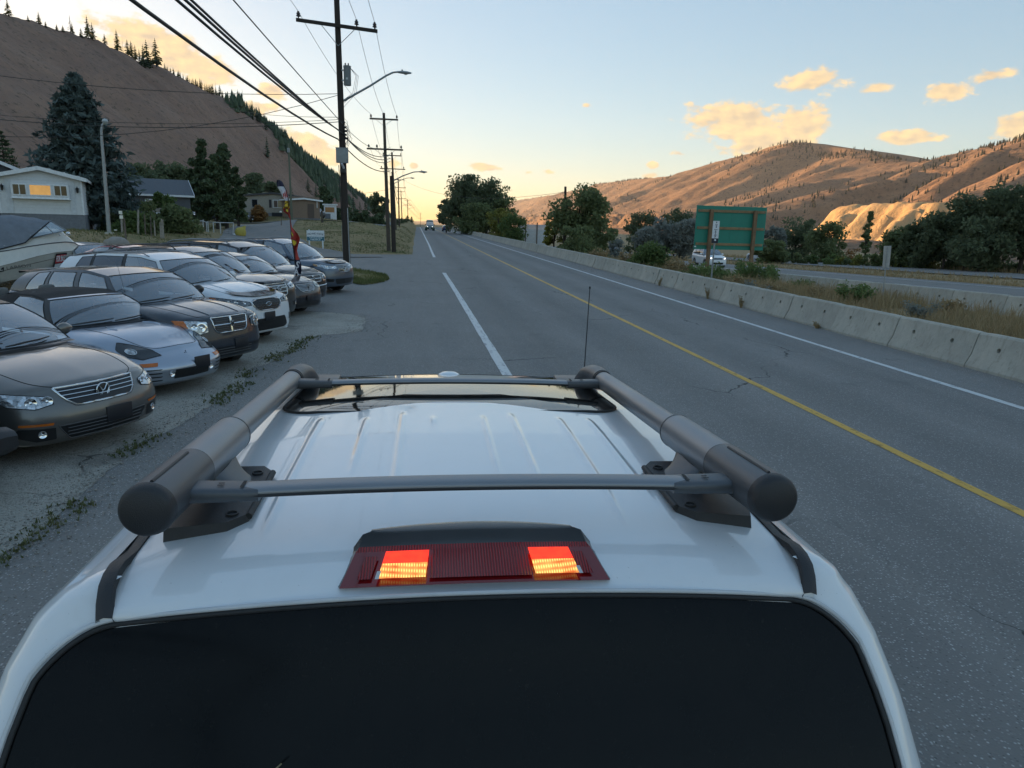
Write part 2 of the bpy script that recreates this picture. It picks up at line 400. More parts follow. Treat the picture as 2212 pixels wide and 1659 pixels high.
for k in range(14): line('white_lane_dash', 26.6, .14, 8+k*12, 13+k*12, MPW, zh, .006)
line('white_edge_line', 31.6, .14, -10, 290, MPW, zh, .006); line('white_edge_line', 20.2, .14, -10, 290, MPW, zh, .006)
line('white_edge_line', 46.5, .14, -10, 290, MPW, zh, .006); line('white_edge_line', 55.2, .14, -10, 290, MPW, zh, .006)

# side road climbing away to the left and the cross street in front of the homes
def road_strip(name, pts, w, m, n=60):
    P = np.array(pts, float); t = np.linspace(0, 1, len(P)); u = np.linspace(0, 1, n)
    c = np.stack([np.interp(u, t, P[:, 0]), np.interp(u, t, P[:, 1])], 1)
    for _ in range(6): c[1:-1] = (c[:-2]+2*c[1:-1]+c[2:])/4
    d = np.gradient(c, axis=0); nrm = np.stack([d[:, 1], -d[:, 0]], 1); nrm /= np.linalg.norm(nrm, axis=1)[:, None]
    s = np.linspace(-1, 1, 9); ww = np.interp(u, np.linspace(0, 1, len(w)), w)
    XY = c[:, None, :] + nrm[:, None, :]*(s[None, :, None]*ww[:, None, None]/2)
    z = Z(XY[..., 0], XY[..., 1])+.10-.02*np.abs(s)[None, :]
    tag(link(name, np_mesh(name, np.concatenate([XY, z[..., None]], -1).reshape(-1, 3), grid_faces(n, 9), m)), kind='structure')
road_strip('side_road', [(-6, 46), (-9.5, 52), (-12, 60), (-14.5, 70), (-16.5, 82), (-18, 92)], [9, 8, 6.5, 6, 6, 7], MA3)
road_strip('cross_street', [(-45, 98), (-34, 99), (-26, 99.5), (-20, 98), (-14, 97), (-9, 103), (-7.5, 125), (-8, 170)], [6, 6, 6, 7, 7, 6, 5.5, 5.5], MA3)

# parking lot: worn pale gravelly surface with a ragged edge, lying on the asphalt shoulder
def lot_material():
    t = NT('lot_surface'); p = t.pos(obj=False)
    a = t.noise(p, .8, 6., .65); b = t.noise(p, 5., 5., .6); v = t.n('ShaderNodeTexVoronoi', {'Vector': p, 'Scale': 60.})
    vc = t.n('ShaderNodeSeparateColor', {0: v.outputs['Color']})
    c = t.mix(t.mapr(a, .35, .65), (.31, .29, .25, 1), (.43, .405, .355, 1))
    c = t.mix(t.math('MULTIPLY', t.mapr(v.outputs['Distance'], .5, .2), t.mapr(vc.outputs[0], .5, .95, 0., .6)), c, (.58, .55, .49, 1))
    c = t.mix(t.mapr(vc.outputs[1], .7, 1., 0., .5), c, (.07, .065, .055, 1))
    c = t.mix(t.mapr(t.noise(p, .5, 4.), .60, .72, 0., .7), c, (.055, .05, .045, 1))      # oil and damp stains
    wp = t.n('ShaderNodeVectorMath', {0: p, 1: t.vscale(t.n('ShaderNodeTexNoise', {'Vector': p, 'Scale': 2., 'Detail': 6.}).outputs[1], (.6, .6, 0))}, operation='ADD').outputs[0]
    ve = t.n('ShaderNodeTexVoronoi', {'Vector': wp, 'Scale': .9}, feature='DISTANCE_TO_EDGE').outputs['Distance']
    cr = t.math('MULTIPLY', t.mapr(ve, .02, .004), t.mapr(t.noise(p, .5, 3.), .54, .66, 0., .7)); c = t.mix(cr, c, (.02, .018, .014, 1))
    t.B(Base_Color=c, Roughness=.9, Specular_IOR_Level=.3); t.bump(t.math('SUBTRACT', t.math('ADD', b, t.mapr(v.outputs['Distance'], .6, .1)), t.math('MULTIPLY', cr, 2.)), .6, .01); return t.m
MLOT = lot_material()
def lot():
    yy = np.arange(-12, 36.5, .12)
    def right(y):
        e = np.interp(y, [-12, 2, 7.5, 10, 12, 13.5, 15.3, 15.8, 16.4, 18.6, 19.2, 19.6, 23, 30, 37], [-3.4, -3.05, -2.95, -2.6, -2.65, -2.35, -2.2, -1.45, -1.2, -1.35, -2.2, -4.2, -5.6, -6.2, -6.4])
        return e + .35*(fbm(y*1.3, y*0, 5, 11)-.5)
    strip('parking_lot', lambda y: 0*y-13.2, right, yy, lambda x, y: .005+(.014+.02*(fbm(x*.7, y*.7, 3, 5)-.5))*sst(0, -.8, x-right(y)), MLOT, 60)
    return right
lot_right = lot()

# -------------------------------------------------- hills
def hill_material(name, tan, dark, sc=1., shrub=.55):
    t = NT(name); p = t.pos(obj=False)
    a = t.noise(p, .012*sc, 6., .6); b = t.noise(p, .09*sc, 5., .65); s = t.noise(p, .28*sc, 4., .7)
    c = t.mix(t.mapr(a, .35, .65), (*tan, 1), (tan[0]*.72, tan[1]*.70, tan[2]*.72, 1))
    c = t.mix(t.mapr(b, .45, .75, 0., .6), c, (tan[0]*1.3, tan[1]*1.22, tan[2]*1.1, 1))
    c = t.mix(t.mapr(s, shrub, shrub+.09, 0., .85), c, (*dark, 1))
    t.B(Base_Color=c, Roughness=1., Specular_IOR_Level=.05); t.bump(t.math('ADD', b, t.math('MULTIPLY', s, .5)), 1., 1.6/sc); return t.m
MHL = hill_material('left_hill_grass', (.29, .195, .148), (.10, .082, .064), 1.3, .56)
MHR = hill_material('right_hill_grass', (.30, .195, .125), (.085, .068, .056), .35, .55)
MBL = hill_material('silt_bluff', (.52, .36, .19), (.34, .23, .13), .6, .62)
LR_PX = [(-400, -75), (-150, -5), (0, 30), (60, 46), (100, 55), (200, 85), (260, 108), (300, 132), (340, 142), (400, 172), (450, 200), (500, 217), (550, 262), (600, 306), (650, 340), (700, 376), (740, 405), (790, 442), (830, 462), (870, 475)]
LXR = -205.
def left_ridge():
    out = []
    for q in LR_PX:
        p = atx(*q, LXR)
        if p[1] > 0: out.append((p[1], p[2]))
    return np.array(out)
_LR = left_ridge()
def lrh(y): return np.interp(y, _LR[:, 0], _LR[:, 1])
def Zlh(u, y):
    """u 0 at the foot (x=-72), 1 at the ridge, beyond 1 behind it"""
    H = lrh(y); prof = np.where(u < 1, .60*u + .40*u*u*(3-2*u), 1.-.55*(u-1)**1.2)
    warp = y + 55*(fbm(u*1.5, y/300., 2, 8)-.5)
    rn = np.abs(fbm(warp/120., u*.25, 3, 21)-.5)*2      # ridged: gullies between spurs
    amp = 34*np.sin(np.clip(u, 0, 1)*math.pi)**.8
    z = H*prof + amp*(rn-.28) + 4.5*(fbm(y/14., u*9, 4, 3)-.5)*sst(0, .2, u)*sst(1.15, .9, u)
    z = z + sst(.85, 1., u)*sst(1.25, 1., u)*2.0*(fbm(y/22., y*0, 3, 6)-.5)
    return z - 2.*(1-sst(0, .06, u))
def left_hill():
    y = np.geomspace(120, 3300, 420); u = np.concatenate([np.linspace(-.05, 1., 110), np.linspace(1.03, 2.6, 14)])
    Y, U = np.meshgrid(y, u, indexing='ij'); X = -72-(-72-LXR)*U; ZZ = Zlh(U, Y)
    tag(link('hill', np_mesh('hill', np.stack([X, Y, ZZ], -1).reshape(-1, 3), grid_faces(len(y), len(u)), MHL)), kind='structure')
left_hill()
RXR = 1700.
RR_PX = [(1010, 468), (1060, 452), (1110, 437), (1150, 428), (1200, 421), (1260, 410), (1300, 397), (1350, 390), (1420, 385), (1500, 374), (1560, 354), (1610, 334), (1650, 318), (1690, 309), (1730, 307), (1790, 317), (1830, 321), (1870, 328), (1920, 343), (1990, 350), (2060, 343), (2120, 326), (2170, 312), (2212, 301), (2300, 280), (2500, 270)]
_RR = np.array([(p[1], p[2]) for p in (atx(*q, RXR) for q in RR_PX)])[::-1]
def rrh(y): return np.interp(y, _RR[:, 0], _RR[:, 1])
def Zrh(x, y):
    H = rrh(y)
    n = 60*(fbm(x/140., y/140., 4, 31)-.5) + 44*(fbm(x/24., y/24., 4, 33)-.5)
    d1 = np.minimum(x-620, 1080-y*1.0+0*x)          # low bench on the right, its end wall faces the valley
    d2 = np.minimum(x-690, y-1850)                   # farther bench
    d = np.maximum(d1, d2)+n
    fl = np.abs(fbm(x/55., y/55., 3, 41)-.5)*2
    gl = np.abs(fbm((y+.25*x)/34., x/160., 4, 47)-.5)*2; gm = sst(-150, -30, d)*sst(30, 0, d)
    bench = -34*(.55-gl)*gm + 46*sst(-40, 20, d) + 12*sst(-260, -20, d)*(.4+fl) - 10
    u = np.clip((x-930-120*(fbm(y/500., x*0, 2, 50)-.5))/(RXR-930), 0, 1.)
    rn = np.abs(fbm((y+.35*x)/620., x/1700., 4, 23)-.5)*2; r2 = np.abs(fbm((y+.2*x)/110., x/500., 4, 29)-.5)*2
    z = bench + (H-bench)*(u*.62+.38*u*u*(3-2*u)) + np.sin(u*math.pi)**.9*(205*(rn-.3)+46*(r2-.3)) + 8*(fbm(x/30., y/30., 4, 9)-.5)*sst(0, .1, u)
    b = np.clip((x-RXR)/900., 0, 1); z = np.where(x > RXR, H*(1-.6*b*b), z)
    return z, d
def right_hills():
    y = np.geomspace(330, 16000, 420); x = np.concatenate([np.linspace(330, 900, 110), np.linspace(912, 1700, 110), np.linspace(1720, 2600, 10)])
    Y, X = np.meshgrid(y, x, indexing='ij'); ZZ, D = Zrh(X, Y)
    ZZ = ZZ-14*(1-sst(330, 480, X))
    F = grid_faces(len(y), len(x)); me = np_mesh('hill', np.stack([X, Y, ZZ], -1).reshape(-1, 3), F[:, ::-1], MHR); me.materials.append(MBL)
    dd = D.reshape(-1)[F].mean(1); me.polygons.foreach_set('material_index', ((dd > -60) & (dd < 30) & (X.reshape(-1)[F].mean(1) < 900) & (Y.reshape(-1)[F].mean(1) < 1150)).astype(np.int32))
    tag(link('hill', me), kind='structure')
right_hills()
def far_hills():
    px = [(900, 478), (930, 474), (960, 468), (985, 467), (1005, 470), (1030, 475), (1060, 472), (1100, 470)]
    V = []; ps = [atr(x*1., y*1., 13000.) for x, y in px]
    xs = np.linspace(px[0][0], px[-1][0], 90); yy = np.interp(xs, [p[0] for p in px], [p[1] for p in px])
    rows = []
    for k, s in enumerate(np.linspace(0, 1, 12)):
        row = []
        for a, b in zip(xs, yy):
            p = atr(a, b, 13000.); h = p[2]*math.sin(min(1., s*1.6)*math.pi/2) if s < .63 else p[2]*(1-(s-.63)*1.5)
            q = np.array([p[0], p[1]])*(0.86+.28*s); row.append((q[0], q[1], h-20+25*(float(fbm(a/14., s*5, 3))-.5)*(s < .6)))
        rows.append(row)
    MB().grid(rows).build('far_hill', MHL, sm=60)['kind'] = 'structure'
far_hills()

# -------------------------------------------------- concrete barriers
def concrete(name, col=(.46, .435, .375)):
    t = NT(name); p = t.pos(); a = t.noise(p, 1.6, 6., .65); b = t.noise(p, 14., 4., .6); st = t.noise(t.vscale(p, (5, 5, .5)), 2.2, 5., .65)
    oi = t.n('ShaderNodeObjectInfo').outputs['Random']
    c = t.mix(t.mapr(a, .3, .7), (col[0]*.78, col[1]*.78, col[2]*.78, 1), (col[0]*1.12, col[1]*1.12, col[2]*1.1, 1))
    c = t.mix(t.mapr(st, .52, .75, 0., .55), c, (col[0]*.42, col[1]*.41, col[2]*.38, 1))
    c = t.mix(t.mapr(b, .62, .72, 0., .5), c, (col[0]*.5, col[1]*.5, col[2]*.48, 1))
    c = t.mix(t.math('MULTIPLY', oi, .3), c, (col[0]*.6, col[1]*.6, col[2]*.6, 1))
    t.B(Base_Color=c, Roughness=.9, Specular_IOR_Level=.25); t.bump(t.math('ADD', a, b), .5, .012); return t.m
MC = concrete('barrier_concrete'); MDK = M('hole_shadow', (.03, .028, .025), .95)
def barrier_mesh(Lb=2.27, H=.69):
    prof = [(-.31, 0), (-.31, .06), (-.20, .27), (-.105, H-.03), (-.07, H), (.07, H), (.105, H-.03), (.20, .27), (.31, .06), (.31, 0)]
    bm = bmesh.new(); ny = 9; rows = []
    for k in range(ny+1):
        y = (k/ny-.5)*Lb; e = .012 if k in (0, ny) else 0.
        rows.append([bm.verts.new((x*(1-e*2), y, z-(e if z > .5 else 0))) for x, z in prof])
    for k in range(ny):
        for i in range(len(prof)-1): bm.faces.new((rows[k][i], rows[k+1][i], rows[k+1][i+1], rows[k][i+1]))
    bm.faces.new(rows[0]); bm.faces.new(rows[-1][::-1]); bm.faces.new([r[0] for r in rows] + [r[-1] for r in rows[::-1]])
    bmesh.ops.recalc_face_normals(bm, faces=bm.faces[:]); me = bpy.data.meshes.new('concrete_barrier'); bm.to_mesh(me); bm.free()
    o = link('tmp', me); c = MB()
    for sy in (-.56, .56): c.lathe([(.045, -.5), (.045, .5)], 14, Matrix.Translation((0, sy, .43)) @ Matrix.Rotation(R(90), 4, 'Y'))
    co = link('tmpc', c.mesh('tmpc')); md = o.modifiers.new('b', 'BOOLEAN'); md.object = co; md.solver = 'EXACT'; md.operation = 'DIFFERENCE'
    ev = o.evaluated_get(bpy.context.evaluated_depsgraph_get()); new = bpy.data.meshes.new_from_object(ev)
    bpy.data.objects.remove(o); bpy.data.objects.remove(co); new.name = 'concrete_barrier'; new.materials.clear(); new.materials.append(MC); autosmooth(new, 22); return new
BME = barrier_mesh()
def bar_x(y): return 10.68 - .0*y
y = 4.05; k = 0
while y < 285:
    o = link('concrete_barrier', BME); o.location = (bar_x(y)+random.uniform(-.02, .02), y, -.01); o.rotation_euler = (0, 0, random.uniform(-.006, .006)+(math.pi if k % 2 else 0))
    tag(o, 'pale concrete road barrier section with two lifting holes, beside the white edge line', 'barrier', 'barriers lining the near road')
    y += 2.29; k += 1
y = 12.
while y < 90:
    o = link('concrete_barrier', BME); o.location = (18.4, y, float(Zhw(y))-.12); o.rotation_euler = (0.0, 0, random.uniform(-.005, .005))
    o.rotation_euler[0] = -.026
    tag(o, 'grey concrete barrier section with round holes between the weedy strip and the highway', 'barrier', 'barriers along the highway')
    y += 2.29
# ================================================================== WHITE PICKUP IN THE FOREGROUND
def carpaint(name, col, rough=.35, metal=0., coat=1., dust=.05, ior=1.38):
    if name in MATS: return MATS[name]
    t = NT(name); p = t.pos(); n = t.noise(p, 1.2, 5., .6); sp = t.noise(p, 130., 2., .5); d = t.noise(t.vscale(p, (1, 1, .6)), 7., 6., .7)
    c = t.mix(t.mapr(n, .3, .7), (col[0]*.97, col[1]*.97, col[2]*.97, 1), (min(1, col[0]*1.03), min(1, col[1]*1.03), min(1, col[2]*1.03), 1))
    c = t.mix(t.mapr(d, .5, .85, 0., dust), c, (.30, .27, .22, 1)); c = t.mix(t.mapr(sp, .72, .78, 0., dust*4), c, (.10, .09, .08, 1))
    t.B(Base_Color=c, Metallic=metal, Roughness=rough, Coat_Weight=coat, Coat_Roughness=t.mapr(d, .4, .8, .015, .05+dust*.6), Coat_IOR=ior, Specular_IOR_Level=.4)
    MATS[name] = t.m; return t.m
def glass(name, tint=(.05, .06, .065), rough=.02, spec=.5, dust=0.):
    if name in MATS: return MATS[name]
    t = NT(name); p = t.pos(); c = (*tint, 1)
    if dust:
        d = t.noise(t.vscale(p, (1.5, 1, 1)), 9., 6., .75); s = t.noise(p, 75., 3., .6)
        c = t.mix(t.math('ADD', t.mapr(d, .4, .9, 0., dust), t.mapr(s, .66, .74, 0., dust*2.5)), c, (.34, .30, .24, 1))
        t.B(Roughness=t.mapr(d, .3, .8, rough, rough+.05))
    else: t.B(Roughness=rough)
    t.B(Base_Color=c, Specular_IOR_Level=spec); MATS[name] = t.m; return t.m
MWHITE = carpaint('truck_white_paint', (.74, .755, .77), .3, 0., 1., .07, 1.65)
MRUB = M('black_rubber', (.018, .018, .019), .6, bump=.15)
MPLB = M('black_plastic', (.022, .022, .024), .48, bump=.25, bscale=400.)
MPLG = M('grey_plastic', (.085, .085, .088), .42, bump=.12, bscale=300.)
MALU = M('brushed_grey_tube', (.25, .262, .28), .42, .7, var=.08, scale=3., bump=.08, bscale=500.)
MALD = M('dark_grey_sleeve', (.105, .112, .122), .42, .55, var=.08, scale=3., bump=.08, bscale=500.)
MCHR = M('chrome', (.72, .73, .74), .09, 1., var=.04)
TH = R(.83)
def pickup():
    root = thing('pickup_truck', 'white pickup truck cab with tubular roof rails, sunroof and lit third brake light', 'pickup truck', (.119, 1.348, 0), -TH)
    def zc(v): return np.interp(v, [-.3, .1, .3, .8, 1.2, 1.6, 1.95, 2.15], [1.79, 1.789, 1.798, 1.803, 1.795, 1.775, 1.742, 1.70])
    ribs = [(-.452, .16, 1.02), (-.181, .30, 1.06), (-.078, .90, 1.0), (.090, .42, 1.0), (.191, .36, 1.04), (.354, .16, 1.0), (.46, .30, 1.0), (-.30, .5, 1.0)]
    pv = [(-.070, 1.744), (-.052, 1.756), (-.028, 1.767), (.0, 1.7755), (.038, 1.783), (.085, 1.788)]
    vs = list(np.concatenate([np.arange(.11, 1.96, .018)])); rows = [(v, z) for v, z in pv] + [(v, float(zc(v))) for v in vs]
    us = np.linspace(-.70, .70, 281); P = []
    for v, z in rows:
        zz = z - .030*(us/.7)**2
        if v > .1:
            for u0, a, b in ribs:
                g = sst(a-.1, a+.15, v)*sst(b+.03, b-.05, v); w = .009
                zz = zz + g*(.0055*np.exp(-((us-u0)/w)**2))
        P.append(np.stack([us, np.full_like(us, v)-.02*(us/.7)**2*(v < .1), zz], 1))
    _s = np.clip((us+.011)/.70, -1, 1); P.insert(0, np.stack([us, -.082-.012*(1-_s**2), 1.702+.037*(1-_s**2)], 1)); P.insert(0, np.stack([us, -.086-.012*(1-_s**2), 1.690+.037*(1-_s**2)], 1))
    P = np.array(P); me = np_mesh('roof', P.reshape(-1, 3), grid_faces(P.shape[0], P.shape[1])[:, ::-1], MWHITE); roof = link('roof', me, None, root)
    rz = lambda u, v: float(zc(v)) - .03*(u/.7)**2
    # side shells with the rear posts
    def w_(z): return float(np.interp(z, [.5, 1.0, 1.2, 1.4, 1.52, 1.62, 1.69, 1.735, 1.757, 1.766], [.932, .937, .932, .918, .90, .872, .838, .795, .755, .724]))
    def vr(z): return float(np.interp(z, [.5, 1.0, 1.48, 1.6, 1.735, 1.752, 1.764, 1.770], [-.55, -.48, -.215, -.140, -.055, -.043, -.025, -.005]))
    def ug(z):
        q = min(1., max(0., (z-1.60)/.10)); return w_(z)-.080-.10*(1-math.sqrt(max(0., 1-q*q)))
    zl = np.concatenate([[.55, .8, 1.0, 1.15], np.linspace(1.25, 1.60, 10), np.linspace(1.61, 1.766, 34)])
    for sgn in (-1, 1):
        G = []
        for z in zl:
            w = w_(z); r = vr(z); rc = min(.075, .02+.5*max(0, 1.80-z)); row = []
            tail = .055*sst(1.45, 2.3, 1.9)
            for v in (2.3, 1.9, 1.5, 1.0, .6, .3, r+rc+.1): row.append((w-.03*max(0, v-1.4)**2*2, v))
            for a in np.linspace(0, 90, 8): row.append((w-rc+rc*math.cos(R(a)), r+rc-rc*math.sin(R(a))))
            inner = .70 if z > 1.70 else ug(z)
            if inner > w-rc-.005: inner = w-rc-.005
            for q in (.5, 1.): row.append((w-rc+(inner-w+rc)*q, r-.002*q))
            G.append([(sgn*a-.011*sst(1.76, 1.7, z), b, z-(max(0., 1.795-float(zc(b)))*float(sst(1.3, 1.7, z)) if b > .9 else 0.)) for a, b in row])
        o = MB().grid(G).build('side_panel', MWHITE, root, sm=60, fix=True)
        # black ditch moulding along the roof edge and down the rear post
        path = [(.708, 2.1), (.712, 1.6), (.715, 1.0), (.716, .5), (.715, .2), (.713, .10)]
        pts = [(u, v, rz(u, v)+.0) for u, v in path] + [(.711, .03, 1.768), (.708, -.008, 1.766), (.704, -.040, 1.757), (.699, -.064, 1.741), (.694, -.082, 1.720), (.692, -.088, 1.712)]
        S1 = []
        for i, p in enumerate(pts):
            h = .005; ww = .017
            S1.append([(sgn*(p[0]-ww), p[1], p[2]-.008), (sgn*(p[0]-ww+.003), p[1]-.002, p[2]+h), (sgn*p[0], p[1]-.003, p[2]+h+.002), (sgn*(p[0]+ww-.003), p[1]-.002, p[2]+h-.004), (sgn*(p[0]+ww), p[1], p[2]-.010)])
        MB().grid(S1).build('ditch_moulding', MPLB, root, sm=40, fix=True)
    # rear window
    zg = np.concatenate([np.linspace(1.0, 1.6, 12), 1.70-.08*np.linspace(1, 0, 22)**2]); G = []
    for z in zg:
        g = ug(z); G.append([(g*s-.011, vr(z)-.004-.014*(1-s*s), z + .036*(1-s*s)*sst(1.55, 1.69, z)) for s in np.linspace(-1, 1, 33)])
    MB().grid(G).build('rear_window', glass('truck_rear_glass', (.0035, .0042, .0048), .09, .16, .010), root, sm=60, fix=True)
    rim = [(G[i][0]) for i in range(len(G))] + G[-1][1:-1] + [G[i][-1] for i in range(len(G)-1, -1, -1)]
    rim = [(p[0], p[1]-.002, p[2]+.002) for p in rim]
    MB().tube(rim, .0055, 8).build('window_seal', MRUB, root, sm=60)
    MB().tube([(p[0]*1.010, p[1]+.002, p[2]+.009) for p in rim], .0045, 8).build('window_lip', M('window_lip_paint', (.55, .56, .57), .35), root, sm=60)
    # tonneau front edge of roof: windshield, bonnet, bed, body below (outside the view, completes the vehicle)
    MB().grid([[(u*.70, 1.96, 1.742-.03*u*u) for u in np.linspace(-1, 1, 13)], [(u*.74, 2.25, 1.55) for u in np.linspace(-1, 1, 13)], [(u*.78, 2.72+.08*(1-u*u), 1.17) for u in np.linspace(-1, 1, 13)]]).build('windshield', glass('truck_windshield', (.02, .025, .028), .02, .5), root, sm=60, fix=True)
    HB = [[(u*(.80+.06*q), 2.75+.1*(1-u*u)+q*1.15, 1.15-.10*q*q+.04*(1-u*u)) for u in np.linspace(-1, 1, 15)] for q in np.linspace(0, 1, 9)]
    MB().grid(HB).build('bonnet', MWHITE, root, sm=50, fix=True)
    b = MB()
    for sgn in (-1, 1): b.box((sgn*.90, 3.3, .86), (.06, 1.5, .5), bev=.02)
    b.box((0, 4.0, .78), (1.8, .14, .6), bev=.05); b.build('front_body', MWHITE, root, sm=40)
    b = MB()
    for sgn in (-1, 1): b.box((sgn*.89, -1.35, .82), (.08, 1.62, .5), bev=.015)
    b.box((0, -2.13, .82), (1.7, .06, .5), bev=.015); b.box((0, -1.35, .58), (1.7, 1.62, .04)); b.build('cargo_bed', MWHITE, root, sm=40)
    for sgn in (-1, 1):
        for v in (3.25, -1.2):
            wh = MB().lathe([(.0, -.11), (.30, -.12), (.375, -.10), (.385, 0), (.375, .10), (.30, .12), (.0, .11)], 28, Matrix.Translation((sgn*.80, v, .385)) @ Matrix.Rotation(R(90), 4, 'Y')).build('wheel', MRUB, root, sm=40)
    # sunroof
    def rr(u0, u1, v0, v1, rad, n=8):
        out = []
        for cx, cy, a in ((u1-rad, v1-rad, 0), (u0+rad, v1-rad, 90), (u0+rad, v0+rad, 180), (u1-rad, v0+rad, 270)):
            out += [(cx+rad*math.cos(R(a+t)), cy+rad*math.sin(R(a+t))) for t in np.linspace(0, 90, n)]
        return out
    def patch(outl, dz, n=7):
        c = np.mean(np.array(outl), 0); rows = []
        for k in range(n+1):
            s = 1-k/n*.999; rows.append([((u-c[0])*s+c[0], (v-c[1])*s+c[1], 0) for u, v in outl])
        return [[(u, v, rz(u, v)+dz) for u, v, _ in r] for r in rows]
    ol = rr(-.615, .615, 1.13, 1.93, .13)
    ol = [(u, v-.03*(u/.6)**2) for u, v in ol]
    sr = MB().grid(patch(ol, .007, 9), close_v=True).build('sunroof', glass('sunroof_glass', (.010, .010, .010), .018, .75, .09), root, sm=60, fix=True)
    MB().tube([(u, v, rz(u, v)+.004) for u, v in ol+ol[:1]], .005, 8, False).build('sunroof_seal', MRUB, sr, sm=60)
    # roof antenna pod just ahead of the front bar
    MB().lathe([(.001, .028), (.03, .026), (.055, .014), (.065, 0)], 20, Matrix.Translation((.003, 1.97, rz(0, 1.95)-.018))).build('antenna_pod', MWHITE, root, sm=60)
    # roof rack
    def rail_z(v): return 1.892-.0515*v
    for sgn in (-1, 1):
        U = sgn*.635
        rail = MB().tube([(U, v, rail_z(v)) for v in np.linspace(.25, 1.50, 10)], .0370, 28).build('roof_rail', MALU, root, sm=50)
        MB().tube([(U, v, rail_z(v)) for v in (.268, .60)], .0505, 32).build('rail_sleeve', MALU, rail, sm=50)
        MB().tube([(U, .598, rail_z(.598)), (U, .604, rail_z(.604))], .0515, 32).build('sleeve_ring', MALD, rail, sm=50)
        MB().tube([(U, v, rail_z(v)) for v in (.012, .262)], .0520, 32).build('rear_sleeve', MALD, rail, sm=50)
        MB().tube([(U, v, rail_z(v)) for v in (.260, .270)], .0500, 28).build('joint_gap', MRUB, rail, sm=50)
        cap = MB().tube([(U, .014, rail_z(0)), (U, .0, rail_z(0)), (U, -.010, rail_z(0)), (U, -.016, rail_z(0)), (U, -.018, rail_z(0))], [.0525, .0525, .0490, .042, .001], 36).build('end_cap', MPLB, rail, sm=60)
        d = MB()
        for k in range(6):
            a = R(60*k+30); d.lathe([(.0052, 0), (.0048, .0015), (.001, .0018)], 12, Matrix.Translation((U+.036*math.cos(a), -.0135, rail_z(0)+.036*math.sin(a))) @ Matrix.Rotation(R(90), 4, 'X'))
        d.build('screw_dimples', MRUB, rail, sm=60)['kind'] = 'stuff'
        MB().tube([(U-sgn*.006, .02, rail_z(.02)+.0522), (U-sgn*.006, .23, rail_z(.23)+.0522)], .0035, 6).build('sleeve_groove', MPLB, rail, sm=60)
        # front elbow bending down to the roof
        vz = [(1.52, 0), (1.60, 0), (1.66, -.004), (1.71, -.018), (1.745, -.045), (1.765, -.09)]
        MB().tube([(U-sgn*.02*max(0, (v-1.6))/.16, v, rail_z(v)+dz) for v, dz in vz], [.042, .045, .047, .049, .052, .058], 24).build('front_elbow', MALD, rail, sm=60)
        MB().tube([(U, v, rail_z(v)) for v in (1.50, 1.525)], .0400, 24).build('elbow_ring', MRUB, rail, sm=50)
        MB().box((U-sgn*.07, 1.77, rz(.55, 1.77)+.012), (.16, .17, .022), bev=.008).build('front_foot', MALD, rail, sm=50)
        # pedestal under the sleeve and its base plate
        pd = []
        for q in np.linspace(0, 1, 9):
            z = rail_z(.4)-.03-(rail_z(.4)-.03-rz(.56, .36)-.004)*q; fl = .018*q**3
            cu = U-sgn*(.012+.055*q); cw = .030+.006*q+fl; cl = .095-.030*math.sin(q*math.pi*.8)+fl*1.6; cv = .415-.05*q
            pd.append([(cu+cw*abs(math.cos(t))**.6*np.sign(math.cos(t)), cv+cl*abs(math.sin(t))**.6*np.sign(math.sin(t)), z) for t in np.linspace(0, 2*math.pi, 29)[:-1]])
        MB().grid(pd, close_v=True).build('pedestal', MALD, rail, sm=60, fix=True)
        o = [(.505, .475), (.505, .20), (.535, .165), (.66, .14), (.68, .20), (.68, .47), (.62, .51), (.53, .51)]
        bp = MB(); top = [(sgn*u, v, rz(u, v)+.016+.012*(u-.5)/.18) for u, v in o]; bot = [(sgn*(u if u > .52 else u-.012), v-(.012 if v < .2 else 0), rz(u, v)-.01) for u, v in o]
        bp.grid([bot, top], close_v=True); bp.poly(top); bp.build('base_plate', MPLB, rail, sm=30, fix=True)
        for u, v in ((.535, .455), (.535, .205)):
            h = MB(); h.lathe([(.014, -.002), (.014, .004), (.011, .0045), (.010, -.001), (.001, -.001)], 16, Matrix.Translation((sgn*u, v, rz(u, v)+.0175)))
            h.build('bolt_recess', MRUB, rail, sm=50)
        MB().tube([(sgn*.500, .47, rz(.5, .47)+.012), (sgn*.498, .20, rz(.5, .2)+.012)], .008, 8).build('base_gasket', MRUB, rail, sm=50)
        # crossbar clamps
        for v, L, wv in ((.125, .155, .034), (1.455, .135, .030)):
            G = []
            for q in np.linspace(0, 1, 7):
                u = U-sgn*(.03+L*q); ww = wv*(1.06-.06*q) if q < .98 else wv*.94; th = .0175-.003*q
                zc_ = rail_z(v)-.006
                G.append([(u, v+ww*abs(math.cos(t))**.45*np.sign(math.cos(t)), zc_+th*abs(math.sin(t))**.6*np.sign(math.sin(t))) for t in np.linspace(0, 2*math.pi, 25)[:-1]])
            m = MB().grid(G, close_v=True); m.poly(G[-1]); m.build('crossbar_clamp', MALD if v < 1 else MPLG, rail, sm=50, fix=True)
            # embossed marks
            d = MB()
            for k in range(2): d.box((U-sgn*(.105-.0*k), v-.010+.012*k, rail_z(v)+.0125), (.012, .004, .001))
            for k in range(9): d.box((U-sgn*(.150), v-.018+.0042*k, rail_z(v)+.0112), (.007, .0022, .001))
            d.build('embossed_marks', MPLB, rail)['kind'] = 'stuff'
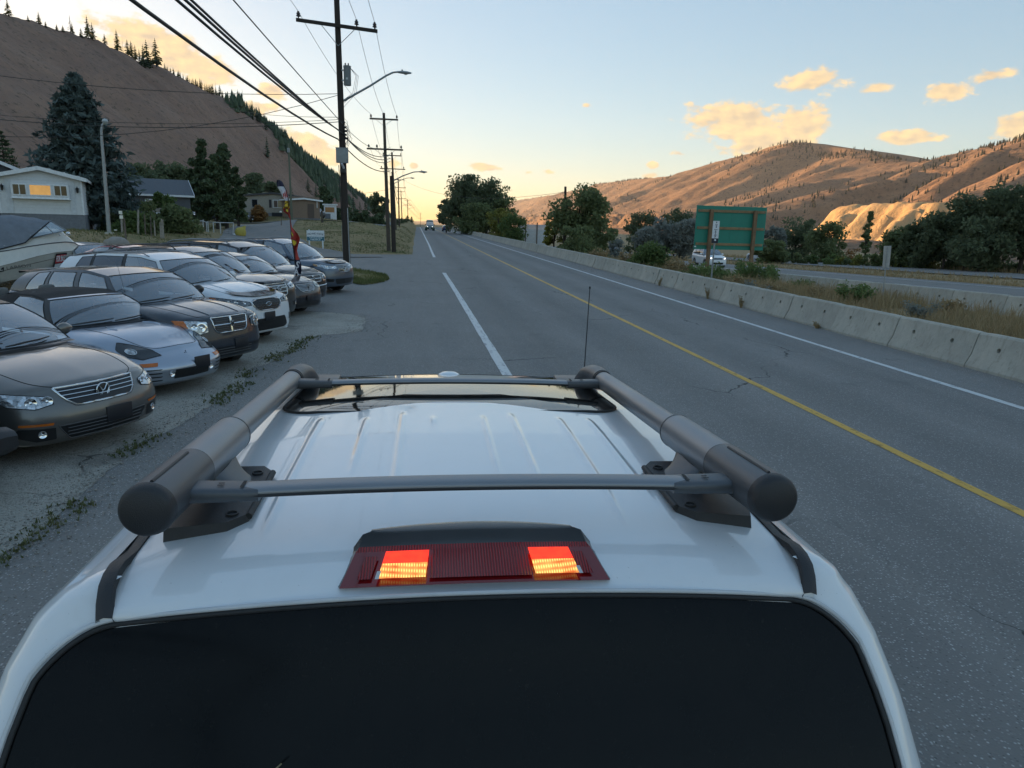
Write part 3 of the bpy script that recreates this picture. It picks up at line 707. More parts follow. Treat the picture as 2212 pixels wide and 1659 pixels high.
    for v, ww, hh in ((.125, .030, .0125), (1.455, .026, .0105)):
        G = []
        for u in np.linspace(-.50, .50, 33):
            z = rail_z(v)-.004+.010*(1-(u/.5)**2)
            G.append([(u, v+ww*abs(math.cos(t))**.7*np.sign(math.cos(t)), z+hh*abs(math.sin(t))**.7*np.sign(math.sin(t))) for t in np.linspace(0, 2*math.pi, 25)[:-1]])
        cb = MB().grid(G, close_v=True).build('crossbar', MALU, root, sm=50, fix=True)
        MB().tube([(u, v-ww*.98, rail_z(v)-.007+.010*(1-(u/.5)**2)) for u in np.linspace(-.49, .49, 25)], .0035, 6).build('rubber_strip', MRUB, cb, sm=50)
    # third brake light with the two cargo lamps
    MHS = M('lamp_cover', (.045, .048, .05), .22, spec=.6)
    t = NT('red_lens'); t.B(Base_Color=(.16, .006, .008, 1), Roughness=.06, Specular_IOR_Level=.6, Coat_Weight=.6); MRED = t.m
    t = NT('red_lens_ribbed'); p = t.pos(); wv = t.n('ShaderNodeTexWave', {'Vector': p, 'Scale': 55., 'Distortion': .5}, bands_direction='X').outputs['Fac']
    t.B(Base_Color=t.mix(wv, (.10, .003, .006, 1), (.32, .012, .014, 1)), Roughness=.08, Specular_IOR_Level=.6); t.bump(wv, .6, .003); MRIB = t.m
    t = NT('lit_red'); p = t.pos(); n = t.noise(p, 60., 2.); t.B(Base_Color=(.6, .02, .01, 1), Roughness=.1, Emission_Color=t.mix(n, (1., .012, .006, 1), (1., .05, .01, 1)), Emission_Strength=.55); MLR = t.m
    t = NT('lit_amber'); p = t.pos()
    w1 = t.n('ShaderNodeTexWave', {'Vector': p, 'Scale': 62., 'Distortion': .6, 'Detail': 1.}, bands_direction='X').outputs['Fac']; w2 = t.n('ShaderNodeTexWave', {'Vector': p, 'Scale': 60., 'Distortion': .6}, bands_direction='Z').outputs['Fac']
    g = t.math('MULTIPLY', w1, w2); gl = t.math('ADD', t.math('MULTIPLY', g, .85), t.mapr(t.noise(p, 30., 2.), .4, .7, 0., .35))
    t.B(Base_Color=(.5, .2, .03, 1), Roughness=.12, Emission_Color=t.mix(gl, (.38, .045, .004, 1), (1., .62, .16, 1)), Emission_Strength=.6); MLA = t.m
    BV = .010                                             # housing: top edge tucked to the roof, lens facing back and down the rear roll
    def hs(u, q):                                         # q 0 bottom of lens, 1 lens top, 2 rear of cover, 3 front of cover on the roof
        wv_ = [.268, .245, .238, .214][q] if q < 4 else .2
        zz = [1.752, 1.784, 1.790, 1.799][q]; vv = [-.068, .016, .028, .108][q]
        s = u; bow = (1-s*s)
        return (s*wv_, vv-.012*bow*(1 if q < 3 else -1), zz+.009*bow)
    us2 = np.linspace(-1, 1, 41)
    cov = MB().grid([[hs(u, 2) for u in us2], [(hs(u, 2)[0]*.985, hs(u, 2)[1]+.04, hs(u, 2)[2]+.010) for u in us2], [(hs(u, 3)[0]*1.01, hs(u, 3)[1]-.035, hs(u, 3)[2]+.006) for u in us2], [(hs(u, 3)[0]*1.02, hs(u, 3)[1], hs(u, 3)[2]-.006) for u in us2]]).build('brake_light', MHS, root, sm=50, fix=True)
    for s in (-1, 1):
        a = [hs(s, 0), hs(s, 1), hs(s, 2), (hs(s, 2)[0]*.985, hs(s, 2)[1]+.04, hs(s, 2)[2]+.010), (hs(s, 3)[0]*1.01, hs(s, 3)[1]-.035, hs(s, 3)[2]+.006), (hs(s, 3)[0]*1.02, hs(s, 3)[1], hs(s, 3)[2]-.006)]
        c = (s*.28, .0, 1.755); end = MB(); end.grid([a, [((p[0]+c[0])/2+s*.008, (p[1]+c[1])/2, (p[2]+c[2])/2-.012) for p in a]]); end.build('lamp_end', MHS, cov, sm=50)
    def lens(u0, u1, a, b, off, n=14):
        out = []
        for f in np.linspace(a, b, 5):
            row = []
            for u in np.linspace(u0, u1, n):
                p0 = np.array(hs(u, 0)); p1 = np.array(hs(u, 1)); k = p0*(1-f)+p1*f
                row.append((k[0], k[1]-off*.42, k[2]+off*.9))
            out.append(row)
        return out
    MB().grid(lens(-1, 1, -.02, 1.02, 0., 41)).build('red_lens', MRED, cov, sm=50, fix=True)
    MB().grid([[hs(u, 1) for u in us2], [hs(u, 2) for u in us2]]).build('lens_top_edge', MRIB, cov, sm=50)
    MB().grid(lens(-.36, .42, .12, .96, .006)).build('brake_lens', MRIB, cov, sm=50, fix=True)
    for a, b in ((-.735, -.385), (.435, .78)):
        MB().grid(lens(a, b, .54, .90, .010)).build('lit_red_lamp', MLR, cov, sm=50, fix=True)
        MB().grid(lens(a, b, .12, .54, .010)).build('lit_amber_lamp', MLA, cov, sm=50, fix=True)
    for s in (-1, 1):
        a = .84 if s > 0 else -.84
        MB().grid(lens(a-.05, a+.05, .15, .8, .006, 6)).build('side_reflector', MRIB, cov, sm=50, fix=True)
        k = .80 if s > 0 else -.755
        MB().grid(lens(min(k, k-s*.03), max(k, k-s*.03), .10, .32, .011, 4)).build('clear_prism', M('clear_prism_plastic', (.55, .55, .55), .1), cov, sm=50, fix=True)
    # mast on the wing
    mast = MB().tube([(.80, 2.60, 1.05), (.802, 2.60, 1.55), (.812, 2.602, 2.10)], [.005, .0035, .0025], 8)
    mast.lathe([(.005, 0), (.005, .012), (.001, .014)], 10, Matrix.Translation((.812, 2.602, 2.10))); mast.build('antenna_mast', MPLB, root, sm=50)
    MB().lathe([(.02, 0), (.018, .02), (.008, .04)], 14, Matrix.Translation((.80, 2.60, 1.03))).build('antenna_base', MPLB, root, sm=50)
    # a dry grass stem caught on the rear window and grit on the roof
    MB().tube([(-.385, -.29, 1.487), (-.372, -.262, 1.506), (-.352, -.247, 1.516)], .0016, 5).build('stuck_straw', M('straw', (.22, .18, .10), .8), root)
    return root
pickup()
# ================================================================== CARS
def crom(P, n, closed=False):
    """Catmull-Rom refinement of a polyline (k,3) with n steps per span"""
    P = np.asarray(P, float); k = len(P); out = []
    rng = range(k if closed else k-1)
    for i in rng:
        if closed: p0, p1, p2, p3 = P[i-1], P[i], P[(i+1) % k], P[(i+2) % k]
        else: p0, p1, p2, p3 = P[max(i-1, 0)], P[i], P[i+1], P[min(i+2, k-1)]
        for j in range(n):
            t = j/n; t2 = t*t; t3 = t2*t
            out.append(.5*((2*p1)+(-p0+p2)*t+(2*p0-5*p1+4*p2-p3)*t2+(-p0+3*p1-3*p2+p3)*t3))
    if not closed: out.append(P[-1])
    return np.array(out)
t_ = NT('car_glass'); _lw = t_.n('ShaderNodeLayerWeight', {'Blend': .42}); _gl = t_.n('ShaderNodeBsdfGlossy', {'Roughness': .02, 'Color': (.95, .97, 1., 1)}); _tr = t_.n('ShaderNodeBsdfTransparent', {'Color': (.58, .65, .67, 1)})
_mx = t_.n('ShaderNodeMixShader'); t_.t.links.new(t_.math('ADD', t_.math('MULTIPLY', _lw.outputs['Fresnel'], 1.0), .23, clamp=True), _mx.inputs[0]); t_.t.links.new(_tr.outputs[0], _mx.inputs[1]); t_.t.links.new(_gl.outputs[0], _mx.inputs[2]); t_.t.links.new(_mx.outputs[0], t_.out.inputs[0]); MGLASS = t_.m
t_ = NT('car_glass_dark'); _lw = t_.n('ShaderNodeLayerWeight', {'Blend': .40}); _gl = t_.n('ShaderNodeBsdfGlossy', {'Roughness': .02, 'Color': (.9, .93, 1., 1)}); _tr = t_.n('ShaderNodeBsdfTransparent', {'Color': (.06, .065, .07, 1)})
_mx = t_.n('ShaderNodeMixShader'); t_.t.links.new(t_.math('ADD', t_.math('MULTIPLY', _lw.outputs['Fresnel'], 1.0), .06, clamp=True), _mx.inputs[0]); t_.t.links.new(_tr.outputs[0], _mx.inputs[1]); t_.t.links.new(_gl.outputs[0], _mx.inputs[2]); t_.t.links.new(_mx.outputs[0], t_.out.inputs[0]); MGLASSD = t_.m
MINT = M('car_interior', (.03, .03, .032), .8, var=.3); MSEAT = M('car_seat', (.15, .145, .135), .85, var=.2)
MTRIM = M('black_trim', (.014, .014, .015), .32); MGAP = M('panel_gap', (.006, .006, .006), .8)
MTYRE = M('tyre', (.020, .020, .020), .85, bump=.4); MALLOY = M('alloy', (.45, .46, .47), .28, .85)
MPLATE = M('blank_plate', (.012, .013, .018), .45); MAMB = M('amber_lens', (.55, .13, .01), .12, spec=.7)
def lamp_mat(name, col, sc=26.):
    t = NT(name); v = t.n('ShaderNodeTexVoronoi', {'Vector': t.vscale(t.pos(), (1, 1, 1)), 'Scale': sc}); s = t.n('ShaderNodeSeparateColor', {0: v.outputs['Color']})
    t.B(Base_Color=t.mix(s.outputs[0], tuple(c*.35 for c in col)+(1,), tuple(min(1, c*1.25) for c in col)+(1,)), Roughness=.12, Metallic=t.mapr(s.outputs[1], 0, 1, .3, 1.), Coat_Weight=1.)
    t.bump(s.outputs[2], .5, .01); return t.m
MLAMP = lamp_mat('headlamp', (.62, .64, .66)); MLAMPD = lamp_mat('headlamp_smoked', (.16, .17, .18)); MBOWL = M('reflector_bowl', (.85, .87, .9), .06, 1., var=.02)
MTAIL = M('tail_lamp', (.30, .012, .012), .15, spec=.7)
def text_mesh(s, size, m, name, parent, M4, depth=.002, font_scale=(1, 1), bold=0.):
    cu = bpy.data.curves.new(name, 'FONT'); cu.body = s; cu.size = size; cu.align_x = 'CENTER'; cu.align_y = 'CENTER'; cu.extrude = depth; cu.offset = bold
    o = bpy.data.objects.new('tmp', cu); COL.objects.link(o); me = bpy.data.meshes.new_from_object(o.evaluated_get(bpy.context.evaluated_depsgraph_get()))
    bpy.data.objects.remove(o); bpy.data.curves.remove(cu)
    me.transform(Matrix.Diagonal((font_scale[0], font_scale[1], 1, 1))); me.transform(M4); me.materials.clear(); me.materials.append(m); me.name = name
    return link(name, me, None, parent)

class Car:
    def __init__(s, name, label, cat, paint, W=.92, L=4.7, zc=.98, xc=-1.25, lip=(-.10, .74), grille=(-.03, .60), bump=(0, .45), low=.20, deck=(-3.9, 1.0), tail=(-.05, .95), rearb=.55, belt=1.0,
                 round_=(.015, .075, .24, .62), wr=.62, wb=.86, wsx=-2.0, roof=[(-2.0, 1.36), (-2.6, 1.43), (-3.3, 1.40)], rearglass=None, cols=None, wheel=(.33, -.90, -3.6), bow=(.22, .10), group=None, dark=False, crown=.035, hoodcrown=.0, glassdark=False, noroof=False, seats=True):
        s.__dict__.update({k: v for k, v in locals().items() if k != 's'})
        s.root = thing(name, label, cat, (0, 0, 0), 0, group); s.P = paint
        s.body(); s.cabin(); s.wheels()
        if seats: s.interior()
    # ------------------------------------------------ lower body
    def body(s):
        L, W = s.L, s.W; xl, zl = s.lip; xg, zg = s.grille; xb, zb = s.bump; lo = s.low
        A = [(s.xc, s.zc), (s.xc*.52+xl*.5, (s.zc+zl)/2+.055+s.hoodcrown), (xl-.20, zl+.060), (xl-.045, zl+.016), (xl, zl-.03), (xg, zg), (xb, zb), (xb-.015, zb-.12), (xb-.06, lo+.03), (xb-.30, lo), (-L*.35, lo+.01), (-L*.7, lo+.02), (-L+.35, lo+.06), (-L+.06, lo+.16), (-L, s.rearb), (-L-s.tail[0], s.tail[1]), (s.deck[0], s.deck[1]), (s.deck[0]*.6+s.xc*.4, s.belt), (s.deck[0]*.3+s.xc*.7, s.belt)]
        A = np.array(A); n = len(A); top = {0, 1, 2, 3, 15, 16, 17, 18}; bot = {8, 9, 10, 11, 12, 13}; fr = {2: .7, 3: 1, 4: 1, 5: 1, 6: 1, 7: 1, 8: 1, 9: .6, 1: .12}; re = {12: .5, 13: .9, 14: 1, 15: 1, 16: .15}
        r1, r2, r3, r4 = s.round_; sil = []
        for k, (yy, rx, dt, db) in enumerate([(0, 0, 0, 0), (.42, r1, .010, 0), (.74, r2, .030, .01), (.915, r3, .085, .04), (.985, r4, .20, .10), (1., r4+.12, .30, .16)]):
            Q = A.copy()
            for i in range(n):
                if i in fr: Q[i, 0] -= rx*fr[i]
                if i in re: Q[i, 0] += rx*.75*re[i]
                if i in top: Q[i, 1] -= dt*(1 if i < 4 else .75 if k > 3 else .5)
                if i in (4, 5): Q[i, 1] -= dt*.65*(1 if i == 4 else .5)
                if i in bot or i in (7,): Q[i, 1] += db*(1 if i in bot else .5)
            if k == 5: Q[:, 1] = .62*(Q[:, 1]) + .38*.6
            sil.append(np.stack([Q[:, 0], np.full(n, yy*W), Q[:, 1]], 1))
        rings = np.array([crom(q, 5, True) for q in sil])            # (6, m, 3)
        m = rings.shape[1]
        full = np.stack([crom(rings[:, j], 5) for j in range(m)], 1)  # (nt, m, 3)
        nt = full.shape[0]; last = full[-1].copy(); mid = last.copy(); mid[:, 2] = .62; mid[:, 0] = mid[:, 0]*.985 - .015*L*.5; mid[:, 1] = W+.004
        full = np.concatenate([full, mid[None]], 0); nt += 1
        neg = full[1:][::-1].copy(); neg[..., 1] *= -1
        allr = np.concatenate([neg, full], 0); N_ = allr.shape[0]
        V = allr.reshape(-1, 3); F = []
        for i in range(N_-1):
            for j in range(m):
                j2 = (j+1) % m; F.append((i*m+j, i*m+j2, (i+1)*m+j2, (i+1)*m+j))
        me = np_mesh('body', V, np.array(F)[:, ::-1], None)
        bm = bmesh.new(); bm.from_mesh(me); bmesh.ops.remove_doubles(bm, verts=bm.verts[:], dist=.0008)
        # close the flanks along their mid line
        bmesh.ops.recalc_face_normals(bm, faces=bm.faces[:]); be = [e for e in bm.edges if e.is_boundary]
        if be: bmesh.ops.holes_fill(bm, edges=be, sides=0)
        bmesh.ops.recalc_face_normals(bm, faces=bm.faces[:]); bm.to_mesh(me); s.bvh = BVHTree.FromBMesh(bm); bm.free(); smooth(me)
        o = link('tmp', me); rw, xf, xr = s.wheel; c = MB()
        for x in (xf, xr):
            for sg in (-1, 1): c.lathe([(rw+.055, -.17), (rw+.055, .30)], 26, Matrix.Translation((x, sg*(W-.05), rw+.01)) @ Matrix.Rotation(R(-90*sg), 4, 'X'))
        co = link('tmpc', c.mesh('tmpc')); md = o.modifiers.new('b', 'BOOLEAN'); md.object = co; md.operation = 'DIFFERENCE'; md.solver = 'EXACT'
        new = bpy.data.meshes.new_from_object(o.evaluated_get(bpy.context.evaluated_depsgraph_get())); bpy.data.objects.remove(o); bpy.data.objects.remove(co)
        new.name = 'body'; new.materials.clear(); new.materials.append(s.P); new.materials.append(MINT); autosmooth(new, 50)
        idx = np.zeros(len(new.polygons), np.int32)
        for p in new.polygons:
            c = p.center
            if s.deck[0]+.05 < c.x < s.xc-.12 and abs(c.y) < s.wb-.10 and c.z > s.belt-.25: idx[p.index] = 1
            if (c.z < s.low+.35 and abs(c.y) < W-.12 and -L+.5 < c.x < -.5): idx[p.index] = 1
        new.polygons.foreach_set('material_index', idx); s.bodyo = link('body', new, None, s.root)
    # ------------------------------------------------ cabin
    def cabin(s):
        rf = np.array(s.roof); xs = -rf[:, 0]
        zr = lambda x: float(np.interp(-x, xs, rf[:, 1]))
        zbt = lambda x: float(np.interp(-x, [-s.xc, -s.xc+.4, -s.deck[0]], [s.zc-.045, s.belt-.005, s.deck[1]-.02]))
        wr_ = lambda x: s.wr*(1-.05*max(0, (-x-xs[0])/(xs[-1]-xs[0]+1e-6))**2)
        cols = s.cols; nb = len(cols)
        def side(xb, xt, v, sg):
            zb, zt = zbt(xb), zr(xt); w0 = s.wb*(1-.02*max(0, (-xb-2.2))); y = w0*(1-v)+wr_(xt)*v+.035*math.sin(math.pi*v)
            x = xb*(1-v)+xt*v; z = zb*(1-v)+zt*v+.02*math.sin(math.pi*v)
            return (x, sg*y, z)
        vr_ = [0, .04, .10, .30, .52, .72, .90, 1.]; nsub = 4
        frame = MB(); trim = MB()
        for sg in (-1, 1):
            for i in range(nb-1):
                (b0, t0, kind), (b1, t1, _) = cols[i], cols[i+1]
                G = [[side(b0+(b1-b0)*q/nsub, t0+(t1-t0)*q/nsub, v, sg) for v in vr_] for q in range(nsub+1)]
                if kind == 'G' or kind == 'D':
                    frame.grid([r[:3] for r in G]); frame.grid([r[6:] for r in G])
                    win = MB().grid([[r[k] for k in range(2, 7)] for r in G]).build('side_window', MGLASSD if kind == 'D' else MGLASS, s.root, sm=60, fix=True)
                    e = [G[q][2] for q in range(nsub+1)] + [G[nsub][k] for k in range(3, 7)] + [G[q][6] for q in range(nsub-1, -1, -1)] + [G[0][k] for k in range(5, 2, -1)]
                    MB().tube([Vector(p)+Vector((0, sg*.002, 0)) for p in e+e[:1]], .006, 6, False).build('window_trim', s.__dict__.get('trimm') or MTRIM, win, sm=60)
                elif kind == 'B': MB().grid(G).build('pillar_trim', MTRIM, s.root, sm=60, fix=True)
                else: frame.grid(G)
        # roof
        (b0, t0, _), (b1, t1, _) = cols[0], cols[-1]
        tt = np.linspace(-1, 1, 21); rx = np.linspace(t0, t1, 22)
        def rp(x, t, fwd):
            q = (x-t1)/(t0-t1+1e-9); bx = s.bow[1]*(1-t*t)*q - .06*(1-t*t)*(1-q)
            return (x+bx, wr_(x)*t, zr(x)+s.crown*(1-t*t)*(.75+.25*math.sin(math.pi*q))*1.0)
        RG = [[rp(x, t, 0) for t in tt] for x in rx]
        frame.grid(RG)
        fo = frame.build('cabin_frame', s.__dict__.get('roofm') or s.P, s.root, sm=52, fix=True)
        s.roofpts = RG; s.zr = zr; s.zbt = zbt
        # windshield
        WG = []
        for v in np.linspace(0, 1, 9):
            row = []
            for t in tt:
                a = side(b0, t0, 0, 1); top = rp(t0, t, 0)
                bt = (a[0]+s.bow[0]*(1-t*t), a[1]*t, s.zbt(b0)+.02*(1-t*t))
                k = .03*math.sin(math.pi*v)*(1-t*t*.6)
                ed = side(b0, t0, v, 1); yy = ed[1]*t
                row.append((bt[0]*(1-v)+top[0]*v+k*.5, yy, bt[2]*(1-v)+top[2]*v+k+ .02*math.sin(math.pi*v)*t*t*.6))
            WG.append(row)
        ws = MB().grid(WG).build('windshield', MGLASS, s.root, sm=60, fix=True); s.wg = WG
        band = MB().grid([[Vector(p)+Vector((.004, 0, .004)) for p in WG[0]], [Vector(p)*.86+Vector(q)*.14+Vector((.004, 0, .006)) for p, q in zip(WG[0], WG[1])]])
        band.build('cowl_band', MTRIM, ws, sm=60)
        e = [WG[k][0] for k in range(9)] + WG[-1][1:-1] + [WG[k][-1] for k in range(8, -1, -1)]
        MB().tube([Vector(p)+Vector((.002, 0, .002)) for p in e], .0065, 6).build('windshield_trim', MTRIM, ws, sm=60)
        # cowl panel and wipers
        cw = [[(p[0]+.015, p[1], p[2]-.002) for p in WG[0]], [(p[0]+.10, p[1]*1.0, p[2]+.004-.02*abs(p[1])) for p in WG[0]]]
        MB().grid(cw).build('cowl', MTRIM, s.root, sm=60)
        for y0, y1 in ((-.62, -.02), (-.05, .55)):
            pts = []
            for q in np.linspace(0, 1, 7):
                y = y0+(y1-y0)*q; t = y/s.wb; a = int((t+1)/2*20); v0 = Vector(WG[0][a]); v1 = Vector(WG[1][a]); pts.append(v0*(1-.55*q-.1)+v1*(.55*q+.1)+Vector((.022, 0, .026)))
            MB().tube(pts, [.008, .010, .012, .012, .011, .009, .007], 6).build('wiper', MTRIM, s.root, sm=60)
        # rear window
        a0 = side(b1, t1, 0, 1); BG = []
        for v in np.linspace(0, 1, 7):
            row = []
            for t in tt:
                ed = side(b1, t1, v, 1); top = rp(t1, t, 0); bx = a0[0]-.12*(1-t*t)
                row.append((bx*(1-v)+top[0]*v-.03*math.sin(math.pi*v)*(1-t*t), ed[1]*t, ed[2]+ (top[2]-ed[2]*1.0)*v*0+ s.crown*(1-t*t)*v*.75))
            BG.append(row)
        MB().grid(BG).build('rear_window', MGLASSD if s.glassdark else MGLASS, s.root, sm=60, fix=True)
    def interior(s):
        z0 = s.belt-.14; m = MB(); x0 = s.xc-.75
        for y in (-.36, .36):
            for xx in (x0-.35, x0-1.25):
                m.box((xx, y, z0+.14), (.16, .44, .46), bev=.05, rx=0); m.box((xx-.05, y, z0+.45), (.10, .24, .16), bev=.04)
        m.build('seats', MSEAT, s.root, sm=50)['kind'] = 'stuff'
        MB().box((s.xc-.42, 0, s.belt-.02), (.5, s.wb*1.6, .10), bev=.04).build('dashboard', MINT, s.root, sm=50)
        MB().tube([(x0+.12+.02*math.sin(a)-.05*math.sin(a), .36+.18*math.cos(a), s.belt+.03+.16*math.sin(a)) for a in np.linspace(0, 2*math.pi, 21)], .013, 6, False).build('steering_wheel', MINT, s.root, sm=60)
        MB().box((s.xc*.35+s.wsx*.65, 0, (s.zr(s.wsx)-.10)), (.03, .22, .06), bev=.01).build('rear_view_mirror', MINT, s.root, sm=50)
    def wheels(s):
        rw, xf, xr = s.wheel; proto = None
        for x in (xf, xr):
            for sg in (-1, 1):
                Mx = Matrix.Translation((x, sg*(s.W-.125), rw)) @ Matrix.Rotation(R(-90*sg), 4, 'X')
                w = MB().lathe([(rw*.66, -.10), (rw*.93, -.105), (rw, -.07), (rw, .07), (rw*.93, .105), (rw*.70, .108), (rw*.66, .10)], 32, Mx, False).build('wheel', MTYRE, s.root, sm=40)
                r = MB(); r.lathe([(rw*.70, .095), (rw*.68, .105), (rw*.63, .10), (rw*.60, .02), (.001, .02)], 28, Mx, False)
                for k in range(5):
                    a = 2*math.pi*k/5
                    for d in (-.11, .11):
                        r.add([Mx @ Vector(p) for p in ((.05*math.cos(a+d*3), .05*math.sin(a+d*3), .085), (rw*.64*math.cos(a+d-.06), rw*.64*math.sin(a+d-.06), .088), (rw*.64*math.cos(a+d+.06), rw*.64*math.sin(a+d+.06), .088), (.03*math.cos(a+d*3+.5), .03*math.sin(a+d*3+.5), .085))], [(0, 1, 2, 3)])
                r.lathe([(.055, .06), (.05, .092), (.001, .094)], 12, Mx, False); r.build('rim', MALLOY, w, sm=40)
                MB().lathe([(rw+.05, -.16), (rw+.05, .05)], 26, Matrix.Translation((x, sg*(s.W-.16), rw+.01)) @ Matrix.Rotation(R(-90*sg), 4, 'X'), False).build('wheel_well', MINT, s.root, sm=40)
    # ------------------------------------------------ conforming pieces
    def hit(s, p, a, off):
        a = Vector(a).normalized(); o = Vector(p)+a*4.
        h, nrm, _, _ = s.bvh.ray_cast(o, -a, 8.)
        if h is None: return None
        return h + a*off
    def conform(s, poly, a, off=.005, n=44, rings=5):
        """poly: rough 3-D outline, dropped on the body along direction a"""
        P = [Vector(p) for p in poly]; lens = [(P[(i+1) % len(P)]-P[i]).length for i in range(len(P))]; T = sum(lens); out = []
        for k in range(n):
            d = T*k/n; i = 0
            while d > lens[i]: d -= lens[i]; i += 1
            out.append(P[i].lerp(P[(i+1) % len(P)], d/lens[i]))
        c = sum(out, Vector())/n; G = []; last = None
        for r in range(rings+1):
            f = 1-r/rings*.999; row = []
            for p in out:
                h = s.hit(c+(p-c)*f, a, off)
                if h is None: h = last if last is not None else c
                last = h; row.append(h)
            G.append(row)
        return G
    def piece(s, name, poly, a=(1, 0, 0), m=None, off=.005, rim=None, rimr=.006, parent=None, n=44, round_=True):
        if round_: poly = [tuple(q) for q in crom(np.array(poly), 4, True)] if round_ == 2 else poly
        G = s.conform(poly, a, off, n); o = MB().grid(G, close_v=True).build(name, m, parent or s.root, sm=60, fix=True)
        if rim is not None:
            a_ = Vector(a).normalized(); MB().tube([p+a_*.001 for p in G[0]+G[0][:1]], rimr, 6, False).build(name+'_frame', rim, o, sm=60)
        return o
    def mirror(s, poly): return [(x, -y, z) for x, y, z in poly]
    def seam(s, pts, a=(0, 0, 1), r=.004, m=None, name='panel_gap', off=.0005):
        Q = []
        for p in crom(np.array(pts), 6):
            h = s.hit(p, a, off)
            if h is not None: Q.append(h)
        if len(Q) > 2: return MB().tube(Q, r, 5).build(name, m or MGAP, s.root, sm=60)
    def mirrors(s, x, z, m=None, sc=1.):
        for sg in (-1, 1):
            y = sg*(s.wb+.13); G = []
            for q in np.linspace(0, 1, 8):
                r = math.sin(max(.06, min(.97, q))*math.pi)**.45; G.append([(x+(.055*math.cos(t)-.02*q)*r*sc, y+sg*(q-.5)*.20*sc, z+.075*math.sin(t)*r*sc) for t in np.linspace(0, 2*math.pi, 15)[:-1]])
            mo = MB().grid(G, close_v=True); mo.poly(G[0]); mo.poly(G[-1]); o = mo.build('side_mirror', m or s.P, s.root, sm=60, fix=True)
            MB().tube([(x-.02, sg*(s.wb-.03), z-.07), (x, sg*(s.wb+.06), z-.04)], [.03, .022], 8).build('mirror_arm', MTRIM, o, sm=60)
    def rails(s, dy=-.05, x0=None, x1=None, h=.045, m=None, bars=(), r=.014):
        for sg in (-1, 1):
            x0_ = x0 if x0 else s.roof[0][0]-.35; x1_ = x1 if x1 else s.roof[-1][0]+.15; pts = []
            for q in np.linspace(0, 1, 15):
                x = x0_+(x1_-x0_)*q; lift = h*min(1, math.sin(q*math.pi)*4); pts.append((x, sg*(s.wr+dy), s.zr(x)+.008+lift))
            MB().tube(pts, r, 8).build('roof_rail', m or MTRIM, s.root, sm=60)
        for x in bars: MB().tube([(x, sg*(s.wr+dy), s.zr(x)+h+.005+.02*(abs(sg) < .9)) for sg in (-1, -.6, 0, .6, 1)], .016, 8).build('roof_crossbar', m or MTRIM, s.root, sm=60)
    def place(s, px, py, local, head, z0=0.):
        """set the car so that its point `local` falls on the photograph's pixel"""
        c, n = math.cos(head), math.sin(head); w = gnd(px, py, local[2]+z0)
        s.root.location = (w[0]-(c*local[0]-n*local[1]), w[1]-(n*local[0]+c*local[1]), z0); s.root.rotation_euler = (0, 0, head); return s
    def plate(s, y, z, w=.26, h=.15):
        h0 = s.hit((0, y, z), (1, 0, 0), .015)
        MB().box((h0.x, y, z), (.012, w, h), bev=.005).build('plate_holder', MPLATE, s.root, sm=50)
# -------------------------------------------------- the row of cars for sale
CARG = 'cars for sale parked in a row on the lot'
def ring_disc(car, y, z, r, mring, mdisc, name='badge', tube=.008, a=(1, 0, 0), off=.012):
    h = car.hit((0, y, z), a, off); M4 = Matrix.Translation(h) @ Vector(a).to_track_quat('Z', 'Y').to_matrix().to_4x4()
    o = MB().lathe([(r, -.012), (r, 0), (r*.9, .004), (.001, .005)], 28, M4).build(name, mdisc, car.root, sm=50)
    MB().tube([M4 @ Vector((r*math.cos(t), r*math.sin(t), .004)) for t in np.linspace(0, 2*math.pi, 29)], tube, 6, False).build('badge_ring', mring, o, sm=60)
    return o, h
def strokes(o, h, segs, r, m, sc=1., name='badge_strokes', dx=.008):
    b = MB()
    for s in segs: b.tube([(h.x+dx, h.y+p[0]*sc, h.z+p[1]*sc) for p in s], r, 6)
    b.build(name, m, o, sm=60)['kind'] = 'stuff'
def slats(car, zs, y0, y1, m, r=.007, name='grille_slat', off=.010, z1=None):
    for k, z in enumerate(zs):
        yy0, yy1 = (y0[k], y1[k]) if hasattr(y0, '__len__') else (y0, y1)
        car.seam([(0, y, z) for y in np.linspace(yy0, yy1, 9)], (1, 0, 0), r, m, name, off)
def bowl(car, p, a, r, m=None, name='lamp_bowl', off=.006):
    h = car.hit(p, a, off)
    if h is None: return
    M4 = Matrix.Translation(h) @ Vector(a).to_track_quat('Z', 'Y').to_matrix().to_4x4()
    MB().lathe([(r, .004), (r*.95, .007), (r*.6, .001), (r*.25, -.002), (r*.22, .006), (.001, .008)], 22, M4, False).build(name, m or MBOWL, car.root, sm=50)

